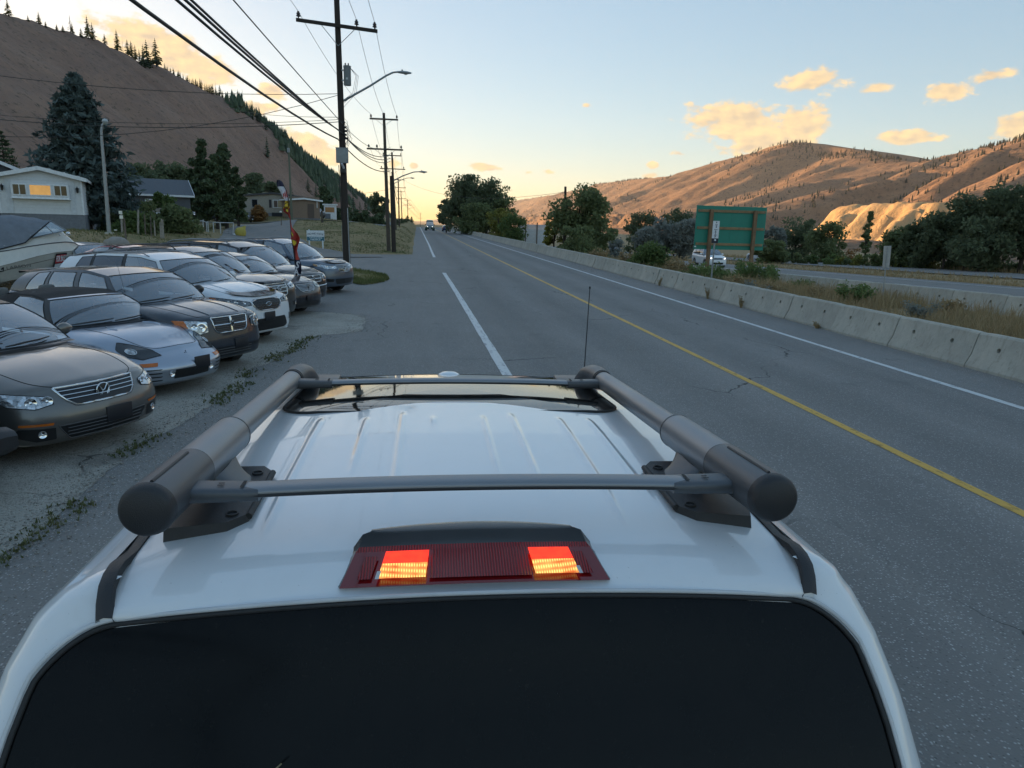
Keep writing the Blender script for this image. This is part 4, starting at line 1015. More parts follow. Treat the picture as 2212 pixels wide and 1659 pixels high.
def vw():
    P = carpaint('bronze_grey_paint', (.17, .163, .152), .32, .7, 1., .05)
    c = Car('sedan', 'bronze grey four door coupe with round badge in a chrome slatted grille', 'car', P, W=.925, L=4.80, zc=.945, xc=-1.42, lip=(-.13, .745), grille=(-.045, .60), bump=(0, .46), low=.19, deck=(-4.35, 1.02), tail=(-.06, .96), belt=.97,
            round_=(.04, .145, .36, .80), wr=.60, wb=.84, wsx=-2.3, roof=[(-2.25, 1.345), (-2.75, 1.405), (-3.3, 1.40), (-4.0, 1.25)], cols=[(-1.66, -2.25, 'P'), (-1.80, -2.34, 'G'), (-2.80, -2.85, 'B'), (-2.90, -2.94, 'G'), (-3.75, -3.55, 'P'), (-4.30, -4.0, 'P')], wheel=(.33, -.95, -3.66), bow=(.26, .10), group=CARG)
    dk = [(0, -.66, .41), (0, .66, .41), (0, .60, .23), (0, -.60, .23)]
    c.piece('grille', [(0, -.44, .735), (0, .44, .735), (0, .385, .625), (0, .30, .56), (0, -.30, .56), (0, -.385, .625)], m=MTRIM, off=.004, rim=MCHR, rimr=.013)
    slats(c, [.702, .665, .628], [-.415, -.40, -.375], [.415, .40, .375], MCHR, .0065)
    c.piece('lower_grille', [(0, -.50, .385), (0, .50, .385), (0, .40, .235), (0, -.40, .235)], m=MTRIM, off=.004, rim=MPLG, rimr=.006)
    slats(c, [.35, .315, .28], -.42, .42, MPLG, .005)
    for sg in (-1, 1):
        q = lambda L_: [(x, sg*y, z) for x, y, z in L_]
        a = (.85, sg*.52, .15)
        c.piece('headlight', q([(-.14, .48, .60), (-.14, .50, .67), (-.22, .66, .705), (-.48, .845, .735), (-.50, .86, .69), (-.34, .80, .605), (-.2, .62, .565)]), a, MLAMP, .005, MTRIM, .004)
        c.piece('turn_lens', q([(-.44, .835, .72), (-.50, .86, .725), (-.50, .865, .685), (-.42, .83, .675)]), a, MAMB, .010)
        for y, x, r in ((.54, -.14, .05), (.66, -.2, .052)): bowl(c, (x, sg*y, .635), a, r)
        c.piece('fog_recess', q([(0, .56, .375), (-.2, .80, .395), (-.3, .84, .33), (-.1, .70, .25), (0, .56, .255)]), (.9, sg*.4, 0), MTRIM, .004)
        c.piece('marker_lens', q([(0, .57, .43), (-.2, .80, .44), (-.2, .80, .415), (0, .58, .405)]), (.9, sg*.4, 0), MAMB, .005)
        bowl(c, (0, sg*.68, .325), (.92, sg*.35, 0), .038)
    ringo, h = ring_disc(c, 0, .655, .072, MCHR, MTRIM, tube=.0075, off=.018)
    strokes(ringo, h, [[(-.042, .052), (-.012, -.002), (.012, -.002), (.042, .052)], [(-.066, .012), (-.032, -.058), (0, .006), (.032, -.058), (.066, .012)], [(-.018, .066), (0, .026), (.018, .066)]][:2], .0075, MCHR)
    c.plate(.12, .40, .30, .16)
    c.seam([(-1.36, -.60, 1), (-.9, -.62, 1), (-.40, -.56, 1), (-.2, -.40, 1), (-.155, -.15, 1), (-.15, .15, 1), (-.2, .40, 1), (-.40, .56, 1), (-.9, .62, 1), (-1.36, .60, 1)])
    c.seam([(0, -.62, .19), (0, -.3, .185), (0, .3, .185), (0, .62, .19)], (1, 0, .3), .012, P, 'splitter', .006)
    c.mirrors(-1.92, 1.02); c.place(222, 841, h, R(-30)); return c
def eclipse():
    P = carpaint('silver_blue_paint', (.40, .44, .51), .30, .75, 1., .05)
    t = M('soft_top_cloth', (.030, .027, .026), .95, bump=.4, bscale=300.)
    c = Car.__new__(Car); c.roofm = t
    c.__init__('convertible', 'silver blue convertible with black cloth roof and smoked teardrop headlights', 'car', P, W=.875, L=4.45, zc=.885, xc=-1.42, lip=(-.22, .645), grille=(-.09, .53), bump=(0, .42), low=.17, deck=(-3.6, .92), tail=(-.10, .85), belt=.90,
            round_=(.05, .18, .42, .85), wr=.58, wb=.79, wsx=-2.0, roof=[(-2.02, 1.215), (-2.35, 1.275), (-2.9, 1.27), (-3.4, 1.10)], cols=[(-1.66, -2.02, 'B'), (-1.80, -2.12, 'G'), (-2.75, -2.60, 'P'), (-3.60, -3.4, 'P')], wheel=(.32, -.92, -3.48), bow=(.26, .10), group=CARG, hoodcrown=.02)
    RG = c.roofpts; MB().grid([[Vector(p)+Vector((.006, 0, .004)) for p in RG[0]], [Vector(p)+Vector((-.01, 0, .007)) for p in RG[0]], [Vector(p)*.2+Vector(q)*.8+Vector((0, 0, .006)) for p, q in zip(RG[0], RG[1])]]).build('header_rail', P, c.root, sm=60)
    for sg in (-1, 1):
        q = lambda L_: [(x, sg*y, z) for x, y, z in L_]
        a = (.62, sg*.40, .68)
        pl = q([(-.18, .36, .60), (-.30, .40, .65), (-.52, .50, .70), (-.70, .62, .72), (-.60, .72, .66), (-.42, .72, .60), (-.24, .60, .56)])
        c.piece('headlight', pl, a, M('smoked_lens', (.035, .038, .042), .08, spec=.8), .005, MTRIM, .004)
        c.piece('lamp_bowl', [(-.44+.09*math.cos(k)-.0, sg*(.62+.055*math.sin(k)), .63) for k in np.linspace(0, 6.283, 17)[:-1]], a, MLAMP, .010, MCHR, .006)
        a2 = (.85, sg*.52, 0)
        c.piece('turn_lens', q([(-.08, .50, .50), (-.22, .68, .50), (-.24, .70, .455), (-.08, .51, .455)]), a2, MAMB, .006)
        for z in (.415, .365, .315, .265): c.piece('bumper_slot', q([(-.06, .46, z), (-.3, .76, z+.012), (-.3, .76, z-.014), (-.06, .48, z-.014)]), a2, MTRIM, .004)
        bowl(c, (0, sg*.335, .335), (1, 0, 0), .042)
    c.piece('lower_grille', [(0, -.28, .385), (0, .28, .385), (0, .30, .26), (0, -.30, .26)], m=MTRIM, off=.004)
    h = c.hit((0, 0, .575), (1, 0, 0), .008); b = MB()
    for k in range(3):
        an = R(90+120*k); cx, cz = .016*math.cos(an), .016*math.sin(an); b.add([(h.x+.004, h.y+cx+.016*math.cos(an), h.z+cz+.016*math.sin(an)), (h.x+.004, h.y+cx+.009*math.cos(an+1.57), h.z+cz+.009*math.sin(an+1.57)), (h.x+.004, h.y, h.z), (h.x+.004, h.y+cx-.009*math.cos(an+1.57), h.z+cz-.009*math.sin(an+1.57))], [(0, 1, 2, 3)])
    b.build('badge', MTRIM, c.root)['kind'] = 'stuff'
    c.plate(.16, .43, .27, .17)
    c.seam([(-1.36, -.58, 1), (-.9, -.56, 1), (-.55, -.47, 1), (-.33, -.35, 1), (-.28, -.12, 1), (-.28, .12, 1), (-.33, .35, 1), (-.55, .47, 1), (-.9, .56, 1), (-1.36, .58, 1)])
    c.seam([(0, -.60, .175), (0, 0, .17), (0, .60, .175)], (1, 0, .2), .014, P, 'splitter', .006)
    c.seam([(-1.30, -.30, 1), (-1.15, -.38, 1), (-1.0, -.36, 1)], (0, 0, 1), .012, P, 'hood_bulge'); c.seam([(-1.30, .30, 1), (-1.15, .38, 1), (-1.0, .36, 1)], (0, 0, 1), .012, P, 'hood_bulge')
    c.mirrors(-1.88, .97); c.place(400, 760, (h.x, 0, .575), R(-31)); return c
def caliber():
    P = carpaint('charcoal_paint', (.020, .027, .040), .3, 0., 1., .06)
    c = Car('hatchback', 'charcoal hatchback with chrome crosshair grille and amber cornered headlights', 'car', P, W=.87, L=4.41, zc=1.075, xc=-1.20, lip=(-.06, .905), grille=(-.03, .74), bump=(0, .50), low=.23, deck=(-4.05, 1.14), tail=(-.05, 1.05), belt=1.06,
            round_=(.02, .085, .27, .62), wr=.61, wb=.80, wsx=-1.95, roof=[(-1.92, 1.455), (-2.4, 1.525), (-3.2, 1.50), (-3.95, 1.40)], cols=[(-1.40, -1.92, 'P'), (-1.58, -2.02, 'G'), (-2.42, -2.50, 'P'), (-2.55, -2.62, 'G'), (-3.20, -3.18, 'P'), (-3.32, -3.25, 'G'), (-3.78, -3.55, 'P'), (-4.15, -3.95, 'P')], wheel=(.34, -.88, -3.52), bow=(.20, .09), group=CARG, hoodcrown=-.01)
    c.piece('grille', [(0, -.36, .90), (0, .36, .90), (0, .33, .72), (0, .27, .665), (0, -.27, .665), (0, -.33, .72)], m=MTRIM, off=.004, rim=MCHR, rimr=.012)
    slats(c, [.87, .84, .81, .75, .72, .69], -.30, .30, MPLG, .005)
    slats(c, [.785], -.345, .345, MCHR, .012)
    c.seam([(0, 0, .90), (0, 0, .80), (0, 0, .665)], (1, 0, 0), .018, MCHR, 'grille_post', .008)
    h = c.hit((0, 0, .79), (1, 0, 0), .02)
    b = MB().prism([(h.x+.004, -.035, h.z+.05), (h.x+.004, .035, h.z+.05), (h.x+.004, .03, h.z-.02), (h.x+.004, 0, h.z-.055), (h.x+.004, -.03, h.z-.02)], (.012, 0, 0)).build('badge', MCHR, c.root)
    strokes(b, h, [[(-.022, .03), (-.018, -.005), (0, -.03), (.018, -.005), (.022, .03)], [(0, .02), (0, -.03)]], .005, MTRIM, dx=.018)
    for sg in (-1, 1):
        q = lambda L_: [(x, sg*y, z) for x, y, z in L_]; a = (.88, sg*.46, .08)
        c.piece('headlight', q([(-.05, .44, .70), (-.05, .45, .86), (-.10, .62, .885), (-.36, .82, .895), (-.34, .80, .82), (-.20, .74, .70), (-.08, .58, .675)]), a, MLAMP, .005, MTRIM, .004)
        c.piece('turn_lens', q([(-.22, .74, .885), (-.37, .825, .89), (-.33, .80, .80), (-.20, .735, .705), (-.17, .71, .76)]), a, MAMB, .009)
        bowl(c, (-.06, sg*.56, .775), a, .085); bowl(c, (-.1, sg*.66, .80), a, .05)
        c.piece('bumper_slot', q([(0, .46, .44), (-.2, .76, .45), (-.2, .75, .385), (0, .46, .385)]), (.9, sg*.4, 0), MTRIM, .005)
        c.seam([(-1.15, sg*.30, 1.1), (-.7, sg*.33, 1), (-.18, sg*.30, .9)], (0, 0, 1), .010, P, 'hood_crease')
    c.piece('lower_grille', [(0, -.42, .44), (0, .42, .44), (0, .38, .30), (0, -.38, .30)], m=MTRIM, off=.005); slats(c, [.41, .37, .33], -.40, .40, MPLG, .006)
    c.seam([(0, -.62, .24), (0, 0, .235), (0, .62, .24)], (1, 0, .2), .02, MPLG, 'bumper_lip', .006)
    c.plate(.16, .47, .28, .16)
    c.seam([(-1.18, -.62, 1), (-.7, -.62, 1), (-.25, -.54, 1), (-.12, -.38, 1), (-.1, 0, 1), (-.12, .38, 1), (-.25, .54, 1), (-.7, .62, 1), (-1.18, .62, 1)])
    MB().grid([[(-3.90, .57*t, 1.425+.03*(1-t*t)) for t in np.linspace(-1, 1, 13)], [(-4.22, .55*t, 1.42+.03*(1-t*t)) for t in np.linspace(-1, 1, 13)], [(-4.20, .55*t, 1.385+.03*(1-t*t)) for t in np.linspace(-1, 1, 13)]]).build('spoiler', P, c.root, sm=40, fix=True)
    for sg in (-1, 1): c.piece('tail_light', [(-4.2, sg*.7, 1.05), (-4.0, sg*.84, 1.05), (-3.95, sg*.85, .88), (-4.2, sg*.75, .86)], (-.6, sg*.8, .1), MTAIL, .012)
    MB().tube([(-1.38, -.73, 1.04), (-1.44, -.735, 1.30), (-1.53, -.74, 1.66)], [.004, .003, .002], 6).build('antenna', MTRIM, c.root)
    c.mirrors(-1.68, 1.15, MTRIM, 1.15); c.place(501, 698, h, R(-31)); return c
def sorento():
    P = carpaint('white_car_paint', (.70, .72, .75), .3, 0., 1., .04)
    c = Car('sport_utility_vehicle', 'white sport utility vehicle with black hood deflector and honeycomb grille', 'car', P, W=.945, L=4.76, zc=1.16, xc=-1.25, lip=(-.10, .945), grille=(-.03, .80), bump=(0, .54), low=.24, deck=(-4.45, 1.18), tail=(-.05, 1.1), belt=1.10,
            round_=(.02, .08, .25, .62), wr=.63, wb=.87, wsx=-2.05, roof=[(-2.02, 1.555), (-2.5, 1.655), (-3.5, 1.64), (-4.45, 1.54)], cols=[(-1.48, -2.02, 'P'), (-1.64, -2.12, 'G'), (-2.72, -2.82, 'B'), (-2.80, -2.90, 'D'), (-3.62, -3.66, 'B'), (-3.68, -3.72, 'D'), (-4.15, -4.0, 'P'), (-4.60, -4.45, 'P')], wheel=(.37, -.95, -3.73), bow=(.22, .10), group=CARG)
    g = c.piece('grille', [(0, -.40, .865), (0, -.2, .905), (0, .2, .905), (0, .40, .865), (0, .40, .80), (0, .30, .71), (0, .22, .69), (0, -.22, .69), (0, -.30, .71), (0, -.40, .80)], m=MTRIM, off=.004, rim=MCHR, rimr=.012)
    b = MB()
    for k in range(5):
        for j in range(9):
            y = -.32+.08*j+(.04 if k % 2 else 0); z = .72+.042*k; h = c.hit((0, y, z), (1, 0, 0), .008)
            if abs(y) < .36: b.tube([(h.x, y-.034, z), (h.x, y-.012, z+.014), (h.x, y+.012, z+.014), (h.x, y+.034, z)], .005, 5)
    b.build('grille_mesh', MPLG, g, sm=60)['kind'] = 'stuff'
    h = c.hit((0, 0, .80), (1, 0, 0), .014); M4 = Matrix.Translation(h)
    bd = MB().tube([(h.x+.004, .075*math.cos(t), h.z+.038*math.sin(t)) for t in np.linspace(0, 6.283, 25)], .006, 6, False).build('badge', MCHR, c.root, sm=60)
    text_mesh('KIA', .05, MCHR, 'badge_letters', bd, Matrix.Translation((h.x+.004, 0, h.z)) @ Matrix(((0, 0, 1, 0), (1, 0, 0, 0), (0, 1, 0, 0), (0, 0, 0, 1))), .003, (1.2, 1), .001)
    for sg in (-1, 1):
        q = lambda L_: [(x, sg*y, z) for x, y, z in L_]; a = (.80, sg*.58, .15)
        c.piece('headlight', q([(-.08, .41, .80), (-.08, .43, .865), (-.2, .64, .905), (-.62, .90, .965), (-.60, .90, .92), (-.34, .80, .83), (-.16, .60, .785)]), a, MLAMPD, .005, MTRIM, .005)
        c.piece('turn_lens', q([(-.50, .87, .945), (-.61, .90, .96), (-.58, .90, .91), (-.46, .86, .885)]), a, MAMB, .009)
        for y, x in ((.56, -.13), (.67, -.22), (.76, -.3)): bowl(c, (x, sg*y, .855+(y-.56)*.12), a, .036)
        c.piece('fog_recess', q([(-.1, .62, .56), (-.3, .80, .60), (-.3, .80, .46), (-.1, .64, .44)]), (.85, sg*.5, 0), MTRIM, .005)
    c.piece('lower_grille', [(0, -.48, .535), (0, .48, .535), (0, .60, .36), (0, .52, .30), (0, -.52, .30), (0, -.60, .36)], m=MTRIM, off=.005)
    c.seam([(0, -.66, .30), (0, -.50, .255), (0, 0, .245), (0, .50, .255), (0, .66, .30)], (1, 0, .2), .018, M('skid_silver', (.55, .57, .58), .3, .5), 'skid_plate', .008)
    c.plate(.0, .565, .30, .17)
    dv = []
    for off_, hh in ((.03, .0), (.05, .02), (-.09, .05)):
        row = []
        for y in np.linspace(-.60, .60, 21):
            p = c.hit((-.14-.22*abs(y/.60)**3.2-(.14 if off_ < 0 else 0)+.02, y, 1.), (0, 0, 1), .012); row.append((p.x+off_*.6, p.y, p.z+hh*.5))
        dv.append(row)
    MB().grid(dv).build('hood_deflector', M('deflector_acrylic', (.012, .012, .013), .06, spec=.8), c.root, sm=60)
    c.seam([(-1.2, -.66, 1), (-.7, -.68, 1), (-.36, -.60, 1), (-.2, -.42, 1), (-.16, 0, 1), (-.2, .42, 1), (-.36, .60, 1), (-.7, .68, 1), (-1.2, .66, 1)])
    for sg in (-1, 1): c.seam([(-1.15, sg*.42, 1.2), (-.7, sg*.46, 1), (-.30, sg*.40, 1)], (0, 0, 1), .012, P, 'hood_crease')
    c.rails(-.03, -2.3, -4.3, .03, MALU, r=.012)
    MB().grid([[(-4.42, .60*t, 1.56+.03*(1-t*t)) for t in np.linspace(-1, 1, 13)], [(-4.72, .58*t, 1.53+.03*(1-t*t)) for t in np.linspace(-1, 1, 13)], [(-4.70, .58*t, 1.49+.03*(1-t*t)) for t in np.linspace(-1, 1, 13)]]).build('spoiler', P, c.root, sm=40, fix=True)
    c.mirrors(-1.75, 1.20, None, 1.2); c.place(580, 656, h, R(-28)); return c
def mdx():
    P = carpaint('dark_taupe_paint', (.050, .050, .052), .3, .4, 1., .05)
    c = Car('sport_utility_vehicle', 'dark taupe sport utility vehicle with a silver shield grille and black roof rails', 'car', P, W=.985, L=4.86, zc=1.13, xc=-1.25, lip=(-.12, .98), grille=(-.03, .82), bump=(0, .56), low=.24, deck=(-4.5, 1.16), tail=(-.05, 1.08), belt=1.10,
            round_=(.03, .10, .27, .62), wr=.64, wb=.90, wsx=-2.05, roof=[(-2.0, 1.575), (-2.5, 1.675), (-3.5, 1.66), (-4.4, 1.57)], cols=[(-1.48, -2.0, 'P'), (-1.64, -2.1, 'G'), (-2.72, -2.80, 'B'), (-2.80, -2.88, 'D'), (-3.55, -3.60, 'B'), (-3.62, -3.66, 'D'), (-4.3, -4.1, 'P'), (-4.62, -4.4, 'P')], wheel=(.37, -.95, -3.70), bow=(.22, .10), group=CARG)
    MSI = M('satin_silver', (.50, .50, .48), .25, .85)
    c.piece('grille', [(0, -.36, .95), (0, .36, .95), (0, .30, .70), (0, .0, .62), (0, -.30, .70)], m=MTRIM, off=.004, rim=MSI, rimr=.020)
    slats(c, [.90, .855], -.34, .34, MSI, .022); slats(c, [.77], -.28, .28, MSI, .016)
    ringo, h = ring_disc(c, 0, .85, .058, MCHR, MTRIM, tube=.008, off=.03); strokes(ringo, h, [[(-.032, -.042), (-.010, .045), (.010, .045), (.032, -.042)], [(-.02, 0), (.02, 0)]], .007, MCHR)
    for sg in (-1, 1):
        q = lambda L_: [(x, sg*y, z) for x, y, z in L_]; a = (.80, sg*.58, .12)
        c.piece('headlight', q([(-.08, .42, .82), (-.1, .44, .92), (-.22, .66, .96), (-.5, .90, .985), (-.46, .90, .92), (-.22, .70, .82)]), a, MLAMP, .005, MTRIM, .004)
        bowl(c, (-.14, sg*.56, .875), a, .05); bowl(c, (-.2, sg*.68, .89), a, .05)
        c.piece('fog_recess', q([(-.05, .56, .52), (-.2, .80, .53), (-.2, .80, .42), (-.05, .58, .40)]), (.85, sg*.5, 0), MTRIM, .005); bowl(c, (-.05, sg*.70, .47), (.9, sg*.4, 0), .04)
    c.piece('lower_grille', [(0, -.45, .48), (0, .45, .48), (0, .42, .33), (0, -.42, .33)], m=MTRIM, off=.005); c.plate(0, .54)
    c.seam([(-1.2, -.68, 1), (-.7, -.68, 1), (-.30, -.56, 1), (-.18, -.3, 1), (-.16, 0, 1), (-.18, .3, 1), (-.30, .56, 1), (-.7, .68, 1), (-1.2, .68, 1)])
    c.seam([(-.26, -.55, 1), (-.15, -.3, 1), (-.13, 0, 1), (-.15, .3, 1), (-.26, .55, 1)], (0, 0, 1), .022, MTRIM, 'hood_deflector', .012)
    c.rails(-.05, -2.35, -4.3, .06, MTRIM, (-2.9, -3.8)); c.mirrors(-1.75, 1.2, None, 1.2); c.place(603, 623, h, R(-27)); return c
def galant():
    P = carpaint('black_cherry_paint', (.012, .012, .018), .3, 0., 1., .05)
    c = Car('sedan', 'black sedan with round pale headlights and a barred shield grille', 'car', P, W=.905, L=4.8, zc=1.0, xc=-1.30, lip=(-.14, .82), grille=(-.05, .68), bump=(0, .50), low=.20, deck=(-4.2, 1.06), tail=(-.06, 1.0), belt=1.02,
            round_=(.03, .11, .30, .66), wr=.62, wb=.84, wsx=-2.1, roof=[(-2.1, 1.40), (-2.6, 1.47), (-3.2, 1.46), (-3.85, 1.30)], cols=[(-1.55, -2.1, 'P'), (-1.70, -2.2, 'G'), (-2.72, -2.76, 'B'), (-2.80, -2.84, 'G'), (-3.70, -3.5, 'P'), (-4.2, -3.85, 'P')], wheel=(.33, -.93, -3.65), bow=(.24, .10), group=CARG)
    c.piece('grille', [(0, -.34, .79), (0, .34, .79), (0, .30, .66), (0, .16, .60), (0, -.16, .60), (0, -.30, .66)], m=MTRIM, off=.004, rim=MCHR, rimr=.008)
    slats(c, [.76, .73, .70, .67, .64], [-.31, -.31, -.30, -.28, -.24], [.31, .31, .30, .28, .24], MCHR, .007)
    h = c.hit((0, 0, .70), (1, 0, 0), .012)
    b = MB().prism([(h.x, -.065, h.z+.085), (h.x, .065, h.z+.085), (h.x, .06, h.z-.04), (h.x, 0, h.z-.10), (h.x, -.06, h.z-.04)], (.014, 0, 0)).build('badge', MCHR, c.root)
    MB().prism([(h.x+.015, -.03, h.z+.04), (h.x+.015, .03, h.z+.04), (h.x+.015, 0, h.z-.05)], (.004, 0, 0)).build('badge_centre', MTRIM, b)
    for sg in (-1, 1):
        q = lambda L_: [(x, sg*y, z) for x, y, z in L_]; a = (.78, sg*.55, .30)
        c.piece('headlight', q([(-.10, .40, .70), (-.16, .42, .80), (-.32, .56, .85), (-.52, .74, .85), (-.50, .82, .76), (-.34, .80, .68), (-.18, .60, .65)]), a, M('hazy_lens', (.42, .43, .40), .2, .2, coat=.5), .005, MTRIM, .004)
        bowl(c, (-.22, sg*.60, .74), a, .06)
    c.piece('lower_grille', [(0, -.5, .36), (0, .5, .36), (0, .46, .25), (0, -.46, .25)], m=MTRIM, off=.005); c.plate(0, .45)
    c.seam([(0, -.6, .205), (0, 0, .2), (0, .6, .205)], (1, 0, .2), .012, MPLG, 'splitter', .006)
    c.seam([(-1.25, -.62, 1), (-.8, -.60, 1), (-.36, -.46, 1), (-.2, -.25, 1), (-.18, 0, 1), (-.2, .25, 1), (-.36, .46, 1), (-.8, .60, 1), (-1.25, .62, 1)])
    c.mirrors(-1.82, 1.08); c.place(665, 622, h, R(-27)); return c
def journey():
    P = carpaint('black_paint', (.010, .011, .016), .3, 0., 1., .05)
    c = Car('minivan', 'black minivan with roof rails and a bright crosshair grille behind the flag', 'car', P, W=.95, L=4.95, zc=1.12, xc=-1.15, lip=(-.08, .92), grille=(-.03, .78), bump=(0, .52), low=.22, deck=(-4.7, 1.12), tail=(-.05, 1.05), belt=1.06,
            round_=(.02, .08, .25, .60), wr=.66, wb=.88, wsx=-2.0, roof=[(-1.95, 1.58), (-2.5, 1.69), (-3.6, 1.70), (-4.7, 1.62)], cols=[(-1.38, -1.95, 'P'), (-1.56, -2.06, 'G'), (-2.55, -2.62, 'B'), (-2.62, -2.70, 'D'), (-3.55, -3.60, 'B'), (-3.62, -3.66, 'D'), (-4.5, -4.4, 'P'), (-4.85, -4.7, 'P')], wheel=(.35, -.92, -3.85), bow=(.22, .10), group=CARG)
    c.piece('grille', [(0, -.40, .87), (0, .40, .87), (0, .36, .70), (0, -.36, .70)], m=MTRIM, off=.004, rim=MCHR, rimr=.012); slats(c, [.785], -.38, .38, MCHR, .014); slats(c, [.83, .74], -.38, .38, MPLG, .008)
    c.seam([(0, 0, .87), (0, 0, .78), (0, 0, .70)], (1, 0, 0), .018, MCHR, 'grille_post', .008)
    h = c.hit((0, 0, .79), (1, 0, 0), .02); MB().prism([(h.x, -.045, h.z+.06), (h.x, .045, h.z+.06), (h.x, .035, h.z-.03), (h.x, 0, h.z-.06), (h.x, -.035, h.z-.03)], (.014, 0, 0)).build('badge', MCHR, c.root)
    for sg in (-1, 1):
        q = lambda L_: [(x, sg*y, z) for x, y, z in L_]; a = (.84, sg*.53, .1)
        c.piece('headlight', q([(-.06, .46, .70), (-.06, .47, .85), (-.2, .72, .89), (-.40, .88, .90), (-.36, .86, .80), (-.14, .66, .70)]), a, MLAMP, .005, MTRIM, .004); bowl(c, (-.1, sg*.60, .79), a, .06)
    c.piece('lower_grille', [(0, -.5, .45), (0, .5, .45), (0, .44, .30), (0, -.44, .30)], m=MTRIM, off=.005)
    c.seam([(0, -.7, .60), (0, -.4, .585), (0, .4, .585), (0, .7, .60)], (1, 0, 0), .014, MCHR, 'bumper_trim', .004)
    c.seam([(-1.1, -.66, 1), (-.6, -.66, 1), (-.26, -.54, 1), (-.14, -.3, 1), (-.13, 0, 1), (-.14, .3, 1), (-.26, .54, 1), (-.6, .66, 1), (-1.1, .66, 1)])
    c.rails(-.06, -2.3, -4.5, .05, MALU, (-2.8, -3.9), .016); c.mirrors(-1.66, 1.15, None, 1.2); c.place(678, 602, h, R(-27)); return c
def murano():
    P = carpaint('slate_blue_paint', (.11, .14, .185), .3, .6, 1., .05)
    c = Car('crossover', 'slate blue crossover at the end of the row beside the utility pole', 'car', P, W=.94, L=4.8, zc=1.12, xc=-1.15, lip=(-.12, .97), grille=(-.03, .82), bump=(0, .55), low=.24, deck=(-4.4, 1.22), tail=(-.05, 1.12), belt=1.10,
            round_=(.03, .11, .30, .64), wr=.62, wb=.86, wsx=-1.95, roof=[(-1.92, 1.56), (-2.5, 1.685), (-3.3, 1.66), (-4.2, 1.52)], cols=[(-1.38, -1.92, 'P'), (-1.56, -2.04, 'G'), (-2.60, -2.68, 'B'), (-2.66, -2.74, 'D'), (-3.55, -3.55, 'P'), (-3.66, -3.62, 'D'), (-4.0, -3.85, 'P'), (-4.45, -4.2, 'P')], wheel=(.37, -.92, -3.74), bow=(.22, .10), group=CARG)
    c.piece('grille', [(0, -.36, .94), (0, .36, .94), (0, .28, .72), (0, -.28, .72)], m=MTRIM, off=.004, rim=MCHR, rimr=.010)
    for y in np.linspace(-.28, .28, 7): c.seam([(0, y, .93), (0, y*.9, .82), (0, y*.8, .73)], (1, 0, 0), .007, MCHR, 'grille_bar', .006)
    ringo, h = ring_disc(c, 0, .85, .062, MCHR, MTRIM, tube=.009, off=.02); strokes(ringo, h, [[(-.07, 0), (.07, 0)]], .012, MCHR)
    for sg in (-1, 1):
        q = lambda L_: [(x, sg*y, z) for x, y, z in L_]; a = (.76, sg*.62, .18)
        c.piece('headlight', q([(-.1, .36, .80), (-.1, .36, .93), (-.24, .62, .93), (-.64, .90, .99), (-.60, .90, .92), (-.28, .72, .80)]), a, MLAMP, .005, MTRIM, .004)
        bowl(c, (-.16, sg*.54, .87), a, .045); bowl(c, (-.28, sg*.68, .88), a, .045)
        c.piece('turn_lens', q([(-.5, .86, .965), (-.63, .90, .985), (-.59, .90, .92), (-.48, .86, .90)]), a, M('clear_amber', (.45, .25, .12), .2), .009)
        c.piece('fog_recess', q([(-.05, .56, .50), (-.25, .82, .52), (-.25, .82, .42), (-.05, .58, .40)]), (.85, sg*.5, 0), MTRIM, .005)
        c.seam([(-1.25, sg*.9, .95), (-2.5, sg*.93, .96), (-3.8, sg*.93, 1.0)], (0, sg, 0), .006, P, 'door_crease'); 
        for x in (-1.50, -2.62, -3.55): c.seam([(x, sg*.9, 1.02), (x-.01, sg*.94, .7), (x+.02, sg*.9, .38)], (0, sg, 0), .004)
        for x in (-2.40, -3.40): c.seam([(x, sg*.93, .90), (x-.16, sg*.93, .905)], (0, sg, 0), .016, P, 'door_handle', .014)
    c.piece('lower_grille', [(0, -.5, .50), (0, .5, .50), (0, .44, .33), (0, -.44, .33)], m=MTRIM, off=.005)
    c.seam([(0, -.6, .25), (0, 0, .245), (0, .6, .25)], (1, 0, .2), .018, M('skid_silver', (.5, .5, .5)), 'skid_plate', .006)
    dv = []
    for off_, hh in ((.03, .0), (.04, .03), (-.10, .06)):
        row = []
        for y in np.linspace(-.56, .56, 21):
            p = c.hit((-.16-.20*abs(y/.56)**3.-(.12 if off_ < 0 else 0), y, 1.), (0, 0, 1), .012); row.append((p.x+off_*.6, p.y, p.z+hh*.5))
        dv.append(row)
    MB().grid(dv).build('hood_deflector', M('deflector_acrylic', (.012, .012, .013), .06, spec=.8), c.root, sm=60)
    c.seam([(-1.1, -.66, 1), (-.6, -.66, 1), (-.3, -.5, 1), (-.18, -.3, 1), (-.17, 0, 1), (-.18, .3, 1), (-.3, .5, 1), (-.6, .66, 1), (-1.1, .66, 1)])
    c.rails(-.05, -2.3, -4.1, .04, MALU, (-2.7, -3.6), .013); c.mirrors(-1.66, 1.18, None, 1.2); c.place(744, 578, h, R(-27)); return c
CARS = [vw(), eclipse(), caliber(), sorento(), mdx(), galant(), journey(), murano()]
for _c in CARS: print(_c.name, [round(v, 2) for v in _c.root.location])
